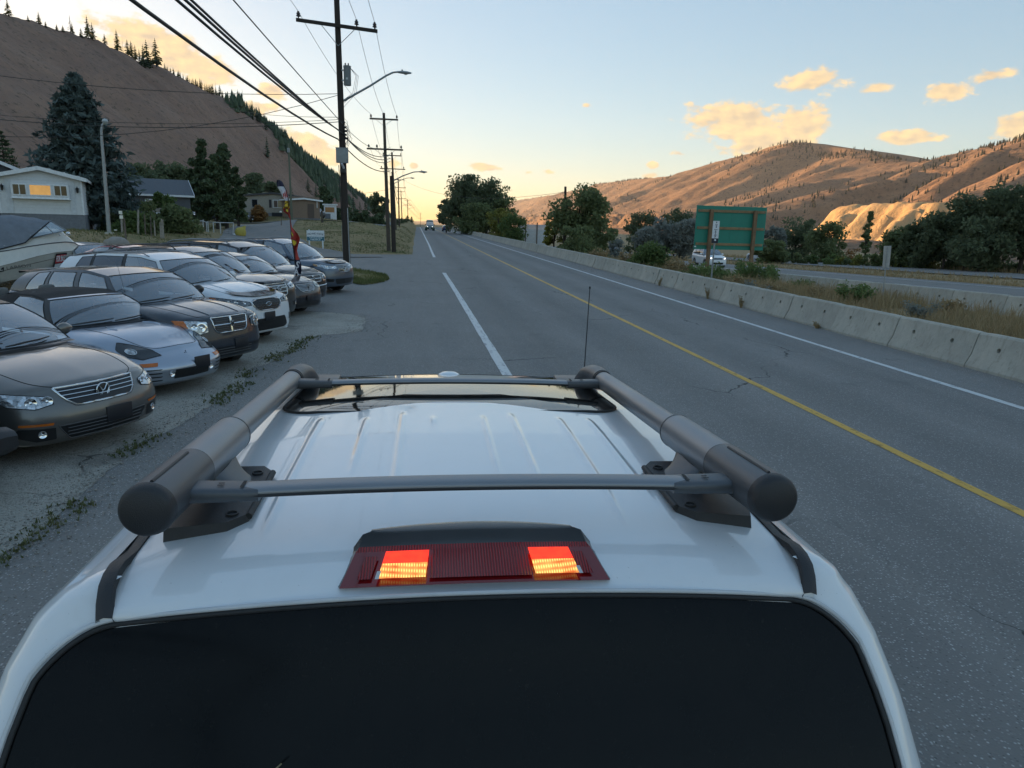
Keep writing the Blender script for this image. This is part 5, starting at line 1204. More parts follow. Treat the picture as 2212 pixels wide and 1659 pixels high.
# ================================================================== POLES, LAMPS AND LINES
MPOLE = M('weathered_pole_wood', (.085, .068, .052), .9, var=.35, scale=4., bump=.6, bscale=35.)
MPOLD = M('creosote_pole_wood', (.035, .027, .022), .9, var=.35, scale=4., bump=.6, bscale=35.)
MWIRE = M('black_cable', (.018, .018, .018), .6); MGALV = M('galvanised_steel', (.30, .32, .33), .45, .6); MPORC = M('brown_porcelain', (.035, .024, .020), .25)
MBOXG = M('grey_cabinet', (.27, .29, .29), .55)
def sagline(a, b, s, n=14):
    a = Vector(a); b = Vector(b); return [a.lerp(b, t)-Vector((0, 0, 4*s*t*(1-t))) for t in np.linspace(0, 1, n)]
def wire(a, b, sag, r, label, group, name='power_line'):
    o = MB().tube(sagline(a, b, sag), r, 5, False).build(name, MWIRE, None, sm=80); tag(o, label, 'cable', group); return o
def insulator(root, p, sc=1.):
    MB().lathe([(.02*sc, -.08*sc), (.025*sc, 0), (.085*sc, .02*sc), (.08*sc, .05*sc), (.04*sc, .07*sc), (.075*sc, .09*sc), (.07*sc, .13*sc), (.035*sc, .16*sc), (.045*sc, .19*sc), (.001, .20*sc)], 14, Matrix.Translation(p)).build('insulator', MPORC, root, sm=50)
def luminaire(root, p, d, m=MGALV, L=.62):
    d = Vector(d).normalized(); side = Vector((-d.y, d.x, 0)); G = []
    for q in np.linspace(0, 1, 9):
        w = .13*math.sin(math.pi*(.12+.80*q))**.6; h = .07*math.sin(math.pi*(.12+.80*q))**.6
        G.append([Vector(p)+d*(L*q)+side*(w*math.cos(t))+Vector((0, 0, h*math.sin(t))) for t in np.linspace(0, 2*math.pi, 13)[:-1]])
    b = MB().grid(G, close_v=True); b.poly(G[0]); b.poly(G[-1]); o = b.build('lamp_head', m, root, sm=60, fix=True)
    MB().lathe([(.035, 0), (.035, .06), (.02, .07)], 10, Matrix.Translation(Vector(p)+d*(L*.35)+Vector((0, 0, .06)))).build('photocell', MPLG, o, sm=50)
    MB().lathe([(.10, 0), (.08, -.03), (.02, -.045)], 14, Matrix.Translation(Vector(p)+d*(L*.60)-Vector((0, 0, .055)))).build('lamp_lens', M('lamp_glass', (.35, .36, .36), .15), o, sm=50)
def pole(base, top, label, r0=.18, r1=.11, arms=(), group='utility poles along the road', lamp=None, m=MPOLE, ins=True, isc=1.):
    """arms: (fraction of height, left reach, right reach, insulator offsets)"""
    base = Vector(base); top = Vector(top); root = thing('utility_pole', label, 'utility pole', base, 0, group); d = top-base
    MB().tube([d*t for t in (0, .25, .5, .75, 1.)], [r0+(r1-r0)*t for t in (0, .25, .5, .75, 1.)], 14).build('pole', m, root, sm=50); out = []
    for fr, l, r, offs in arms:
        c = d*fr; MB().box((c.x+(r-l)/2, c.y-r1-.05, c.z), (l+r, .10, .12), bev=.01).build('crossarm', m, root, sm=40)
        for sg, ln in ((-1, l), (1, r)):
            if ln > .5: MB().tube([(c.x+sg*ln*.55, c.y-r1-.02, c.z-.06), (c.x+sg*.08, c.y-r1, c.z-.06-ln*.33)], .014, 6).build('arm_brace', MGALV, root, sm=50)
        for q in offs:
            p = (c.x+q, c.y-r1-.05, c.z+.12); out.append(base+Vector(p)+Vector((0, 0, .2*isc)))
            if ins: insulator(root, p, isc)
    if lamp:
        fr, reach, rise = lamp; c = d*fr
        MB().tube([c, c+Vector((reach*.4, -.1, rise*.55)), c+Vector((reach*.8, -.2, rise*.95)), c+Vector((reach, -.25, rise))], [.05, .045, .04, .035], 10).build('lamp_arm', MGALV, root, sm=50)
        luminaire(root, c+Vector((reach, -.25, rise)), (1, -.2, -.02))
    return root, out
PB = gnd(750, 578); PT = aty(725.5, -45, PB[1])
H1 = PT[2]; _up = (Vector(PT)-Vector(PB))
def onp(py):          # fraction of the main pole's height seen at image row py
    return (py-578)/(-45-578)
aL = aty(641, 45, PB[1]); aR = aty(816, 70, PB[1])
mp, _ = pole(PB, PT, 'dark creosoted utility pole with transformer, street lamp arm and grey cabinet', .185, .125, (), None, None, MPOLD)
_c = _up*onp(57)
arm = Vector(aR)-Vector(aL)
def mainpole():
    r = mp; l = Vector(aL)-Vector(PB); e = Vector(aR)-Vector(PB); off = Vector((0, -.2, 0)); ang = math.atan2(e.z-l.z, e.x-l.x)
    d = e-l; b = MB(); n = 2
    P = [l+off, e+off]; h = .075
    b.add([p+Vector((0, sy*.055, sz*h)) for p in P for sy in (-1, 1) for sz in (-1, 1)], [(0, 1, 3, 2), (4, 6, 7, 5), (0, 4, 5, 1), (2, 3, 7, 6), (0, 2, 6, 4), (1, 5, 7, 3)]); b.build('crossarm', MPOLD, r, fix=True)
    for q in (.30, .72): MB().tube([l+d*q+off+Vector((0, 0, -.05)), _up*(onp(57)-.055)+Vector((0, -.14, 0))], .016, 6).build('arm_brace', MGALV, r, sm=50)
    att = []
    for q in (.03, .74, .965):
        p = l+d*q+off+Vector((0, 0, .14)); insulator(r, p, 1.25); att.append(Vector(PB)+p+Vector((0, 0, .24)))
    # pole mounted transformer with bushings and brackets
    t0 = _up*onp(172)+Vector((.36, -.05, 0)); t1 = _up*onp(130)+Vector((.36, -.05, 0))
    tr = MB().lathe([(.17, 0), (.175, .03), (.175, (t1-t0).length-.1), (.185, (t1-t0).length-.09), (.185, (t1-t0).length-.02), (.12, (t1-t0).length)], 20, Matrix.Translation(t0)).build('transformer', M('transformer_paint', (.16, .175, .18), .5), r, sm=40)
    for z in (.25, .75): MB().box(t0.lerp(t1, z)+Vector((-.24, 0, 0)), (.2, .10, .06)).build('mounting_bracket', MGALV, tr)
    for dx, dy in ((-.07, 0), (.07, .03)): MB().lathe([(.03, 0), (.04, .03), (.025, .06), (.04, .09), (.012, .13)], 10, Matrix.Translation(t1+Vector((dx, dy, -.01)))).build('bushing', MPORC, tr, sm=50)
    MB().box(t0.lerp(t1, .32)+Vector((0, -.172, 0)), (.09, .012, .09)).build('label_plate', M('label_white', (.6, .6, .58), .6), tr)
    for k in range(3): MB().tube([t1+Vector((.15, -.05, -.1)), t0.lerp(t1, .6)+Vector((.42+.06*k, -.1, -.1)), t0+Vector((.25+.08*k, -.1, -.35)), _up*onp(205+8*k)+Vector((.1, -.1, 0))], .009, 5).build('lead_wire', MWIRE, r, sm=60)
    # street lamp
    a = _up*onp(205)+Vector((.12, 0, 0)); tip = Vector(aty(858, 155.5, PB[1]-.6))-Vector(PB)
    pts = [a, a.lerp(tip, .5)+Vector((0, 0, .03)), a.lerp(tip, .8)+Vector((0, 0, .10)), a.lerp(tip, .92)+Vector((0, 0, .08)), tip]
    MB().tube(pts, [.055, .05, .047, .043, .04], 12).build('lamp_arm', MGALV, r, sm=60); luminaire(r, tip, (1, -.12, -.04), MGALV, .68)
    # cabinet, camera, conduit, hardware
    c = _up*onp(324)+Vector((.0, -.30, 0)); cb = MB().box(c, (.58, .22, .72), bev=.02).build('equipment_cabinet', MBOXG, r, sm=40); MB().box(c+Vector((0, -.112, .34)), (.60, .03, .03)).build('cabinet_lip', MBOXG, cb)
    MB().box(_up*onp(358)+Vector((.0, -.24, 0)), (.28, .16, .18), bev=.02).build('splice_box', M('splice_black', (.03, .03, .03), .5), r, sm=40)
    MB().tube([_up*onp(352)+Vector((.05, -.30, 0)), _up*onp(345)+Vector((-.02, -.48, .05))], .055, 10).build('security_camera', M('camera_white', (.5, .52, .54), .4), r, sm=40)
    MB().tube([_up*onp(575)+Vector((.15, -.14, 0)), _up*onp(500)+Vector((.14, -.13, 0)), _up*onp(440)+Vector((.14, -.13, 0))], .03, 8).build('cable_guard', MGALV, r, sm=50)
    MB().tube([_up*onp(470)+Vector((-.17, -.08, 0)), _up*onp(400)+Vector((-.19, -.1, 0)), _up*onp(345)+Vector((-.2, -.14, 0))], .018, 8).build('drop_cable', MWIRE, r, sm=50)
    MB().tube([_up*onp(560)+Vector((-.19, -.05, 0)), _up*onp(480)+Vector((-.185, -.05, 0))], .012, 6).build('ground_wire', MGALV, r, sm=50)
    for k, (py, dx) in enumerate(((262, .16), (270, .2), (278, .16), (286, .24), (252, .1))): MB().box(_up*onp(py)+Vector((dx, -.12, 0)), (.16, .12, .10), bev=.02).build('splice_closure', MRUB, r, sm=50)
    for s in range(5): MB().tube([_up*onp(240+6*s)+Vector((.1, -.12, 0)), _up*onp(255+9*s)+Vector((.30+.05*s, -.2, .1)), _up*onp(290+4*s)+Vector((.26, -.16, 0)), _up*onp(305)+Vector((.1, -.15, 0))], .010, 5).build('cable_loop', MWIRE, r, sm=60)
    return att
ATT = mainpole()
BACK = Vector((PB[0]-.55, -16., 0.))
P2, A2 = pole(gnd(840, 544), aty(829, 244, gnd(840, 544)[1]), 'grey brown utility pole beside a cut-off pole stub on the grass corner', .16, .10, ((.955, 1.05, 1.05, (-.95, 0, .95)), (.745, 1.35, 1.35, (-1.2, -.6, 1.2))), 'utility poles along the road')
_p = gnd(851, 546); st, _ = pole(_p, aty(846, 380, _p[1]), 'cut-off pole stub carrying a street lamp beside a taller pole', .17, .15, (), 'utility poles along the road', (.93, 2.0, .75), MPOLD)
FAR = []
for (bx, by, tx, ty, Y, lp) in ((855, 503, 846.5, 329, 96, (.62, 2.1, .8)), (862.6, 489, 860, 384, 160, None), (869, 487, 866, 411, 232, (.55, 2.2, .8)), (882, 487, 880, 430, 300, (.62, 2.3, .8)), (908, 489, 908, 460, 560, None)):
    b = aty(bx, by, Y); tp = aty(tx, ty, Y); z = float(Z(b[0], b[1]))
    rt, at = pole((b[0], b[1], min(b[2], z)-.1), tp, {96: 'utility pole with two crossarms and a lamp, behind the pole with the stub', 160: 'plain two-arm utility pole beyond the second street lamp pole', 232: 'utility pole with short top arm, lamp and transformer in the far line', 300: 'slim utility pole with a lamp near the crest of the road', 560: 'small lone utility pole beyond the crest above the road'}[Y], .17, .11, ((.96, 1.2, 1.2, (-1.1, .0, 1.1)), (.80 if Y < 200 else .77, 1.6, 1.6, (-1.4, -.7, 1.4))), 'utility poles along the road', lp, MPOLE, Y < 200)
    FAR.append((rt, at))
GP = 'power lines strung along the road'
prev = ATT
def span(A, B, sag, r):
    for a, b in zip(A, B): wire(a, b, sag, r, 'thin overhead power line strung from pole to pole along the road', GP)
for q in ATT: wire(q, BACK+Vector((q.x-PB[0], 0, q.z)), .5, .011, 'thin overhead line coming over the road shoulder to the transformer pole', GP)
span(ATT, A2[:3], .5, .011); chain = [A2]+[a for _, a in FAR]
for i in range(len(chain)-1): span(chain[i][:3], chain[i+1][:3], .5, .012+.006*i); span(chain[i][3:], chain[i+1][3:], .5, .012+.006*i)
GC = 'thick communication cables along the road'
_m = lambda py, dx=0, dy=0: Vector(PB)+_up*onp(py)+Vector((dx, dy, 0))
for py, dx, r, sg in ((258, .12, .016, .10), (268, -.16, .030, .62), (272, -.05, .030, .52), (276, .05, .026, .45), (288, -.2, .034, .72)):
    a = _m(py, dx, -.12); wire(a, BACK+Vector((dx*1.6-.3, 0, a.z+.1)), sg, r, 'thick black communication cable sweeping low from the cabinet pole', GC, 'communication_cable')
    f = Vector(aty(843, 318+(py-258)*1.7, P2.location[1])); wire(a, f, .55, r*.85, 'thick black communication cable between the cabinet pole and the stub pole', GC, 'communication_cable')
b3 = Vector(aty(851, 400, 96.)); wire(Vector(aty(846, 372, P2.location[1])), b3, .7, .03, 'sagging communication cable running on past the stub pole', GC, 'communication_cable')
wire(b3, Vector(aty(862, 440, 160.)), .8, .04, 'sagging communication cable running on past the stub pole', GC, 'communication_cable')
GD = 'service drops crossing to the homes'
for (py, ex, ey, D, sg, r) in ((190, -260, 125, 44, .5, .014), (193, -300, 265, 46, 1.2, .014), (245, -280, 215, 52, .6, .012), (250, -260, 228, 50, .6, .018), (240, 490, 232, 100, .3, .014)):
    wire(_m(py, -.1), Vector(atr(ex, ey, D)), sg, r, 'thin service wire from the transformer pole across to the homes', GD)
wire(Vector(aty(843, 408, 96.)), Vector(atr(720, 417, 150)), .4, .02, 'thin wire from the second lamp pole to the dark hedge', GD); wire(Vector(aty(862, 383, 160.)), Vector(aty(1221, 415, 66.)), 2.0, .016, 'long thin wire crossing above the road to the tree', GD)

def steel_lamp():
    b = atr(236, 500, 44.); z = float(Z(b[0], b[1])); r = thing('street_lamp', 'curved grey steel street lamp on the grass beside the white mobile home', 'street lamp', (b[0], b[1], z)); B = Vector((b[0], b[1], z)); ln = math.hypot(b[0], b[1])
    pts = [Vector(atr(x, y, ln))-B for x, y in ((235.5, 500), (229.5, 420), (223, 340), (219.5, 300), (219, 282), (221, 270), (225, 264.5))]; pts[0].z = -.05
    MB().tube(pts, [.105, .09, .075, .065, .06, .055, .05], 12).build('pole', MGALV, r, sm=60)
    q = pts[-1]; MB().lathe([(.02, .16), (.10, .13), (.15, .04), (.15, 0), (.11, -.10), (.03, -.14)], 16, Matrix.Translation(q+Vector((.05, 0, .03)))).build('lamp_head', M('lamp_head_pale', (.42, .44, .44), .4), r, sm=60)
    MB().box((0, 0, .02), (.35, .35, .12), bev=.02).build('footing', MC, r)
steel_lamp()
def plain_pole(px, py0, py1, D, label, r=.12, box=True, m=MPOLE):
    b = atr(px[0], py0, D); t = atr(px[1], py1, D); z = float(Z(b[0], b[1])); rt, _ = pole((b[0], b[1], min(z, b[2])-.05), t, label, r, r*.7, (), 'poles among the homes', None, m)
    if box: MB().box(Vector(t)-rt.location+Vector((0, -.2, -.9)), (.35, .25, .6), bev=.03).build('meter_box', MBOXG, rt)
plain_pole((630, 623), 462, 310, 108, 'slender greenish wooden pole with a small box rising behind the flag', .16, True, M('greenish_pole', (.13, .14, .10), .85, bump=.4))
plain_pole((697, 695), 494, 455, 88, 'short square wooden post on the grass by the side road', .16, False)
plain_pole((1219, 1221.5), 560, 403, 66, 'cut-off wooden pole standing inside the leafy tree beyond the barrier', .15, False, MPOLD)
# ================================================================== BOAT, OTHER VEHICLES, HOMES, SIGNS
S8 = 500./2074*2212/4080; S1 = 700./2212*2212/4080
def boat():
    gel = M('cream_gelcoat', (.62, .59, .53), .22, coat=.8, var=.05); gel2 = M('beige_gelcoat', (.50, .465, .40), .25, coat=.7, var=.05); cv = M('grey_canvas', (.17, .185, .21), .9, var=.15, bump=.25, bscale=250.)
    u = Vector((.66, .75, 0)).normalized(); n = Vector((u.y, -u.x, 0)); B0 = Vector(gnd(180.4, 541.6, 1.22)); near = B0+n*.75
    root = thing('motor_boat', 'cream motor boat with grey canvas cover on a trailer behind the parked cars', 'boat', (B0.x-u.x*3., B0.y-u.y*3., 0)); O = root.location
    hb = lambda s: 1.12*min(1., max(0, -s)/2.3)**.55
    def sz(x, y):
        px, py = x*S8, 800*2212/4080+y*S8; d = Vector(ray(px, py)); c = Vector(CAMP); s_ = -1.
        for _ in range(8): t = (B0+n*hb(s_)*.95-c).dot(n)/d.dot(n); p = c+d*t; s_ = .5*s_+.5*(p-B0).dot(u)
        return s_, p.z                       # s along the boat (0 at bow, negative aft)
    def curve(pts):
        q = sorted(sz(x, y) for x, y in pts); return np.array([a for a, _ in q]), np.array([b for _, b in q])
    deck = curve([(0, 840), (400, 765), (800, 705), (1080, 680), (1220, 690), (1300, 735), (1375, 815)]); cre = curve([(0, 1085), (300, 1000), (600, 920), (900, 860), (1200, 832), (1380, 825)])
    chi = curve([(0, 1360), (300, 1300), (640, 1235), (900, 1165), (1150, 1075), (1300, 950), (1380, 830)]); coa = curve([(0, 800), (410, 650), (700, 570), (950, 500), (1040, 490), (1100, 560), (1200, 640), (1370, 812)])
    def ev(cur, s):
        a, b = cur
        if s < a[0]: k = (b[1]-b[0])/(a[1]-a[0]); return b[0]+k*.6*(s-a[0])
        return float(np.interp(s, a, b))
    smax = 0.; S_ = np.concatenate([smax-np.linspace(0, .3, 5), smax-np.geomspace(.36, 6.4, 26)])
    def P(s, off, z): q = B0+u*(s-0)+n*off; return Vector((q.x, q.y, z))-O
    shift = smax
    for sg in (1, -1):
        hull = []; up = []; dk = []
        for s in S_:
            b = hb(s); zc_, zk, zd, zo = ev(cre, s), ev(chi, s), ev(deck, s), ev(coa, s); zk = min(zk, zc_-.01); kz = zk-.28*min(1, (smax-s)/1.2); ss = s-smax
            hull.append([P(ss, 0, kz), P(ss, sg*b*.45, kz*.45+zk*.55), P(ss, sg*b*.84, zk), P(ss, sg*b*.93, zk*.5+zc_*.5), P(ss, sg*b*1.0, zc_)])
            up.append([P(ss, sg*b*1.0, zc_), P(ss, sg*(b*1.03+.01), zc_+.02), P(ss, sg*b*1.0, (zc_+zd)/2), P(ss, sg*b*.97, zd)])
            dk.append([P(ss, sg*b*.97, zd), P(ss, sg*b*.90, zd*.3+max(zo, zd)*.7), P(ss, sg*b*.80, max(zo, zd)+.01), P(ss, sg*b*.4, max(zo, zd)+.05), P(ss, 0, max(zo, zd)+.06)])
        h = MB().grid(hull).build('hull', gel2, root, sm=50, fix=True); h2 = MB().grid(up).build('topside', gel, root, sm=50, fix=True); MB().grid(dk).build('deck', gel, root, sm=45, fix=True)
        MB().tube([r[0]+Vector((0, 0, .0)) for r in dk], .018, 6).build('rub_rail', MPLG, h2, sm=60)
        MB().tube([(r[3]*.62+r[4]*.38)+n*(.004*sg) for r in hull[6:]], .008, 5).build('pinstripe', M('stripe_grey', (.13, .12, .10), .5), h, sm=60)
    # windshield glass and frame on the near and far sides, canvas cover from its top aft
    wb = [sz(410, 650), sz(700, 572), sz(1030, 485)]; wt = sz(838, 335)
    for sg in (1, -1):
        w0, w1, w2 = [P(a-smax, sg*.86, b) for a, b in wb]; w3 = P(wt[0]-smax, sg*.74, wt[1])
        MB().poly([w0, w1, w2, w3]).build('windshield', MGLASS, root); MB().tube([w0, w1, w2, w3, w0], .016, 6).build('windshield_frame', MALU, root, sm=60)
        m1 = w1.lerp(w2, .45); MB().tube([m1, w3.lerp(w0, .22)], .014, 6).build('windshield_post', MALU, root, sm=60)
    f = [P(wb[2][0]-smax, .86, wb[2][1]), P(wt[0]-smax, .74, wt[1]), P(wt[0]-smax, -.74, wt[1]), P(wb[2][0]-smax, -.86, wb[2][1])]
    MB().poly(f).build('front_windshield', MGLASS, root); MB().tube(f+f[:1], .018, 6).build('front_windshield_frame', MALU, root, sm=60)
    ctop = curve([(-600, 240), (0, 240), (500, 255), (750, 290), (838, 325)]); cbot = curve([(-600, 960), (0, 800), (405, 690), (412, 650), (620, 495), (838, 335)]); G = []
    for s in np.linspace(sz(838, 330)[0]-.01, sz(838, 330)[0]-5., 30):
        zt, zb = ev(ctop, s), ev(cbot, s); wv = 1. if s < wb[0][0] else .80+.2*(wb[2][0]-s)/max(.1, wb[2][0]-wb[0][0])
        row = []
        for a in np.linspace(-1, 1, 19):
            off = a*1.0*min(1.04, .72+.5*max(0, (wt[0]-s))); z = zb+(zt-zb)*(1-abs(a)**2.6); row.append(P(s-smax, off, z+.015*math.sin(s*9+a*4)*(1-abs(a))))
        G.append(row)
    MB().grid(G).build('canvas_cover', cv, root, sm=50, fix=True); MB().tube([r[-1] for r in G], .016, 6).build('canvas_hem', M('canvas_hem', (.02, .022, .026), .9), root, sm=60); 
    b = MB()
    for r in G[2:18:2]: b.lathe([(.016, 0), (.012, .008), (.001, .01)], 8, Matrix.Translation(r[-2]*.25+r[-1]*.75+n*.006) @ n.to_track_quat('Z', 'Y').to_matrix().to_4x4())
    b.build('canvas_snaps', MCHR, root, sm=60)['kind'] = 'stuff'
    for x, y, r in ((1135, 545, .06), (870, 655, .016), (990, 568, .03), (1245, 800, .03)):
        a = sz(x, y); MB().lathe([(r*.5, -r), (r, -.4*r), (r, .4*r), (r*.5, r), (.001, r*1.05)], 12, Matrix.Translation(P(a[0]-smax, hb(a[0])*.9, a[1])) @ Matrix.Rotation(R(70), 4, 'Y')).build('deck_fitting', MCHR, root, sm=60)
    # maker's name
    a0 = sz(260, 1100); a1 = sz(480, 1070); dd = (Vector((0, 0, a1[1]-a0[1]))+u*(a1[0]-a0[0])).normalized(); up = n.cross(-dd)
    up = Vector((0, 0, 1)); up = (up-dd*up.dot(dd)).normalized()
    M4 = Matrix.Translation(P(a0[0]-smax, hb(a0[0])*.965+.02, a0[1]+.01)) @ Matrix(((dd.x, up.x, n.x, 0), (dd.y, up.y, n.y, 0), (dd.z, up.z, n.z, 0), (0, 0, 0, 1)))
    text_mesh('LARSON', .125, M('lettering_grey', (.16, .15, .13), .6), 'maker_name', root, M4 @ Matrix.Translation((.06, 0, 0)), .003, (1.35, 1))
    MB().prism([M4 @ Vector(p) for p in ((-.52, -.08, 0), (-.34, -.08, 0), (-.30, .07, 0), (-.48, .07, 0))], n*.004).build('maker_emblem', MTRIM, root); text_mesh('Z', .13, gel, 'emblem_letter', root, M4 @ Matrix.Translation((-.41, -.005, .006)), .002, (1.2, 1), .003)
    # trailer
    tr = MB(); tr.tube([P(-5.5, .55, .55), P(-1.2, .5, .55), P(.35, 0, .52)], .05, 8); tr.build('trailer_frame', MALD, root, sm=50)
    MB().tube([P(-5.5, -.55, .55), P(-1.2, -.5, .55), P(.35, 0, .52)], .05, 8).build('trailer_frame', MALD, root, sm=50); MB().tube([P(.2, 0, .5), P(.1, 0, 1.05), P(-.05, 0, 1.12)], .035, 8).build('winch_post', MALD, root, sm=50)
    for sg in (-1, 1): MB().lathe([(.1, -.1), (.3, -.1), (.33, -.06), (.33, .06), (.3, .1), (.1, .1)], 22, Matrix.Translation(P(-3.9, sg*1.05, .33)) @ n.to_track_quat('Z', 'Y').to_matrix().to_4x4()).build('trailer_wheel', MTYRE, root, sm=40)
    # sale notice taped on the hull
    c = [sz(912, 872), sz(1095, 855), sz(1035, 1093), sz(862, 1125)]; sn = thing('sale_sign', 'red and white FOR SALE sign taped to the boat hull', 'sign', O)
    q = []
    for k, (a, b) in enumerate(c):
        q.append(P(a-smax, hb(a)*(.985 if k < 2 else .93)+.03, b))
    cen = sum(q, Vector())/4; ex = (q[1]-q[0]).normalized(); nn = ex.cross((q[3]-q[0]).normalized()).normalized()
    if nn.dot(n) < 0: nn = -nn
    MB().prism(q, nn*.012).build('backing', MTRIM, sn, fix=True); lerp = lambda s, t: q[0].lerp(q[1], s).lerp(q[3].lerp(q[2], s), t)+nn*.015
    MB().prism([lerp(.07, .10), lerp(.93, .10), lerp(.93, .66), lerp(.07, .66)], nn*.002).build('red_panel', M('sign_red', (.42, .02, .025), .6), sn, fix=True)
    MB().prism([lerp(.10, .70), lerp(.92, .70), lerp(.92, .94), lerp(.10, .94)], nn*.002).build('white_panel', M('sign_white', (.55, .54, .52), .6), sn, fix=True)
    ey = nn.cross(ex); w = (q[1]-q[0]).length; hgt = (q[3]-q[0]).length
    M4 = Matrix.Translation(lerp(.5, .38)+nn*.005) @ Matrix(((ex.x, ey.x, nn.x, 0), (ex.y, ey.y, nn.y, 0), (ex.z, ey.z, nn.z, 0), (0, 0, 0, 1))); sh = Matrix(((1, .18, 0, 0), (0, 1, 0, 0), (0, 0, 1, 0), (0, 0, 0, 1)))
    text_mesh('FOR SALE', hgt*.42, M('sign_letter', (.72, .72, .70), .6), 'lettering', sn, M4 @ sh, .001, (w*.86/(hgt*.42*4.6), 1.25), .004)
boat()

def quick_car(name, label, paint, W, L, zc, xc, lip, grille, bump, low, deck, belt, wb, wr, roof, cols, wheel, tail=(-.05, 1.), group=None, cat='car', glassd=False, round_=(.02, .08, .25, .62), seats=True):
    return Car(name, label, cat, paint, W=W, L=L, zc=zc, xc=xc, lip=lip, grille=grille, bump=bump, low=low, deck=deck, belt=belt, wb=wb, wr=wr, roof=roof, cols=cols, wheel=wheel, tail=tail, wsx=roof[0][0], group=group, glassdark=glassd, round_=round_, seats=seats)
def sedan_spec(): return dict(W=.89, L=4.6, zc=1.0, xc=-1.3, lip=(-.12, .8), grille=(-.04, .66), bump=(0, .48), low=.2, deck=(-4.1, 1.05), belt=1.0, wb=.83, wr=.61, roof=[(-2.1, 1.39), (-2.6, 1.45), (-3.2, 1.44), (-3.8, 1.28)], cols=[(-1.55, -2.1, 'P'), (-1.7, -2.2, 'G'), (-2.7, -2.75, 'B'), (-2.78, -2.82, 'G'), (-3.6, -3.45, 'P'), (-4.1, -3.8, 'P')], wheel=(.32, -.92, -3.6))
def suv_spec(): return dict(W=.92, L=4.5, zc=1.12, xc=-1.2, lip=(-.1, .93), grille=(-.03, .78), bump=(0, .54), low=.24, deck=(-4.25, 1.14), belt=1.08, wb=.86, wr=.64, roof=[(-1.95, 1.55), (-2.5, 1.65), (-3.4, 1.64), (-4.2, 1.56)], cols=[(-1.42, -1.95, 'P'), (-1.6, -2.06, 'D'), (-2.6, -2.68, 'B'), (-2.66, -2.74, 'D'), (-3.45, -3.5, 'B'), (-3.55, -3.58, 'D'), (-4.1, -4.0, 'P'), (-4.4, -4.2, 'P')], wheel=(.36, -.9, -3.5))
c = quick_car('sedan', 'pale blue sedan parked behind the boat bow', carpaint('pale_blue_paint', (.42, .46, .50), .3, .5), **sedan_spec()); c.mirrors(-1.85, 1.06); c.place(196, 541, (-1.9, -.2, 1.25), R(-35)); CPB = c
c = quick_car('sedan', 'red sedan roof showing behind the white sport utility vehicle', carpaint('red_paint', (.28, .012, .018), .3, .2), **sedan_spec()); c.mirrors(-1.85, 1.06); c.place(270, 529.5, (-2.7, -.2, 1.47), R(-30))
# neighbour of the bronze sedan: only its bumper corner shows
P = carpaint('grey_brown_paint', (.10, .092, .085), .35, .5)
c = quick_car('off_roader', 'grey off-roader whose black plastic bumper end juts beside the bronze sedan', P, .90, 4.4, 1.12, -1.2, (-.12, 1.0), (-.10, .80), (-.10, .62), .30, (-4.1, 1.14), 1.12, .84, .66, [(-1.8, 1.66), (-2.4, 1.74), (-3.4, 1.73), (-4.0, 1.68)], [(-1.5, -1.8, 'P'), (-1.66, -1.9, 'G'), (-2.5, -2.52, 'B'), (-2.56, -2.58, 'G'), (-3.9, -3.9, 'P'), (-4.1, -4.0, 'P')], (.39, -.85, -3.4), round_=(.01, .03, .10, .4))
G = []
for x, y0 in ((.10, 0), (.12, 0), (.12, 0)): pass
bm_ = MB(); prof = [(-.05, -.10), (.10, -.11), (.15, -.06), (.15, .05), (.10, .09), (-.05, .10)]
G = [[(x-.10*max(0, abs(t)-.75)*2.2, t*.94, .50+z*(1-.18*(abs(t) > .97))) for x, z in prof] for t in np.linspace(-1, 1, 21)]
bm_.grid(G, close_v=True); bm_.poly(G[0]); bm_.poly(G[-1]); bm_.build('front_bumper', MPLB, c.root, sm=40, fix=True)
for sg in (-1, 1): c.piece('fender_flare', [(-.5, sg*.86, .92), (-.9, sg*.9, .98), (-1.3, sg*.9, .90), (-1.25, sg*.9, .82), (-.9, sg*.9, .9), (-.55, sg*.86, .82)], (.2, sg, .1), MPLB, .03)
c.place(40, 952, (.12, .93, .50), R(-40))
# highway and road traffic
W_ = carpaint('white_suv_paint', (.70, .71, .72), .3)
def front_face(c, lit=True, zl=.84, zg=.80):
    for sg in (-1, 1):
        m = MLAMP
        if lit:
            t = bpy.data.materials.get('lit_headlamp')
            if t is None: q = NT('lit_headlamp'); q.B(Base_Color=(.8, .8, .8, 1), Emission_Color=(1., .97, .9, 1), Emission_Strength=2.2); t = q.m
            m = t
        c.piece('headlight', [(-.1, sg*.52, zl-.07), (-.1, sg*.54, zl+.06), (-.3, sg*.80, zl+.07), (-.25, sg*.78, zl-.05)], (.85, sg*.5, .1), MLAMP, .006, MTRIM, .008)
        if lit: bowl(c, (-.1, sg*.62, zl), (.9, sg*.4, 0), .06, m, 'lit_lamp', .012)
    c.piece('grille', [(0, -.44, zg+.07), (0, .44, zg+.07), (0, .40, zg-.07), (0, -.40, zg-.07)], m=MTRIM, off=.005, rim=MCHR, rimr=.012); slats(c, [zg+.03, zg-.02], -.4, .4, MCHR, .012)
    c.piece('lower_grille', [(0, -.5, .50), (0, .5, .50), (0, .44, .33), (0, -.44, .33)], m=MTRIM, off=.006); h = c.hit((0, 0, .56), (1, 0, 0), .02); MB().box((h.x, 0, .56), (.01, .30, .15)).build('licence_plate', M('plate_white', (.6, .62, .65), .5), c.root)
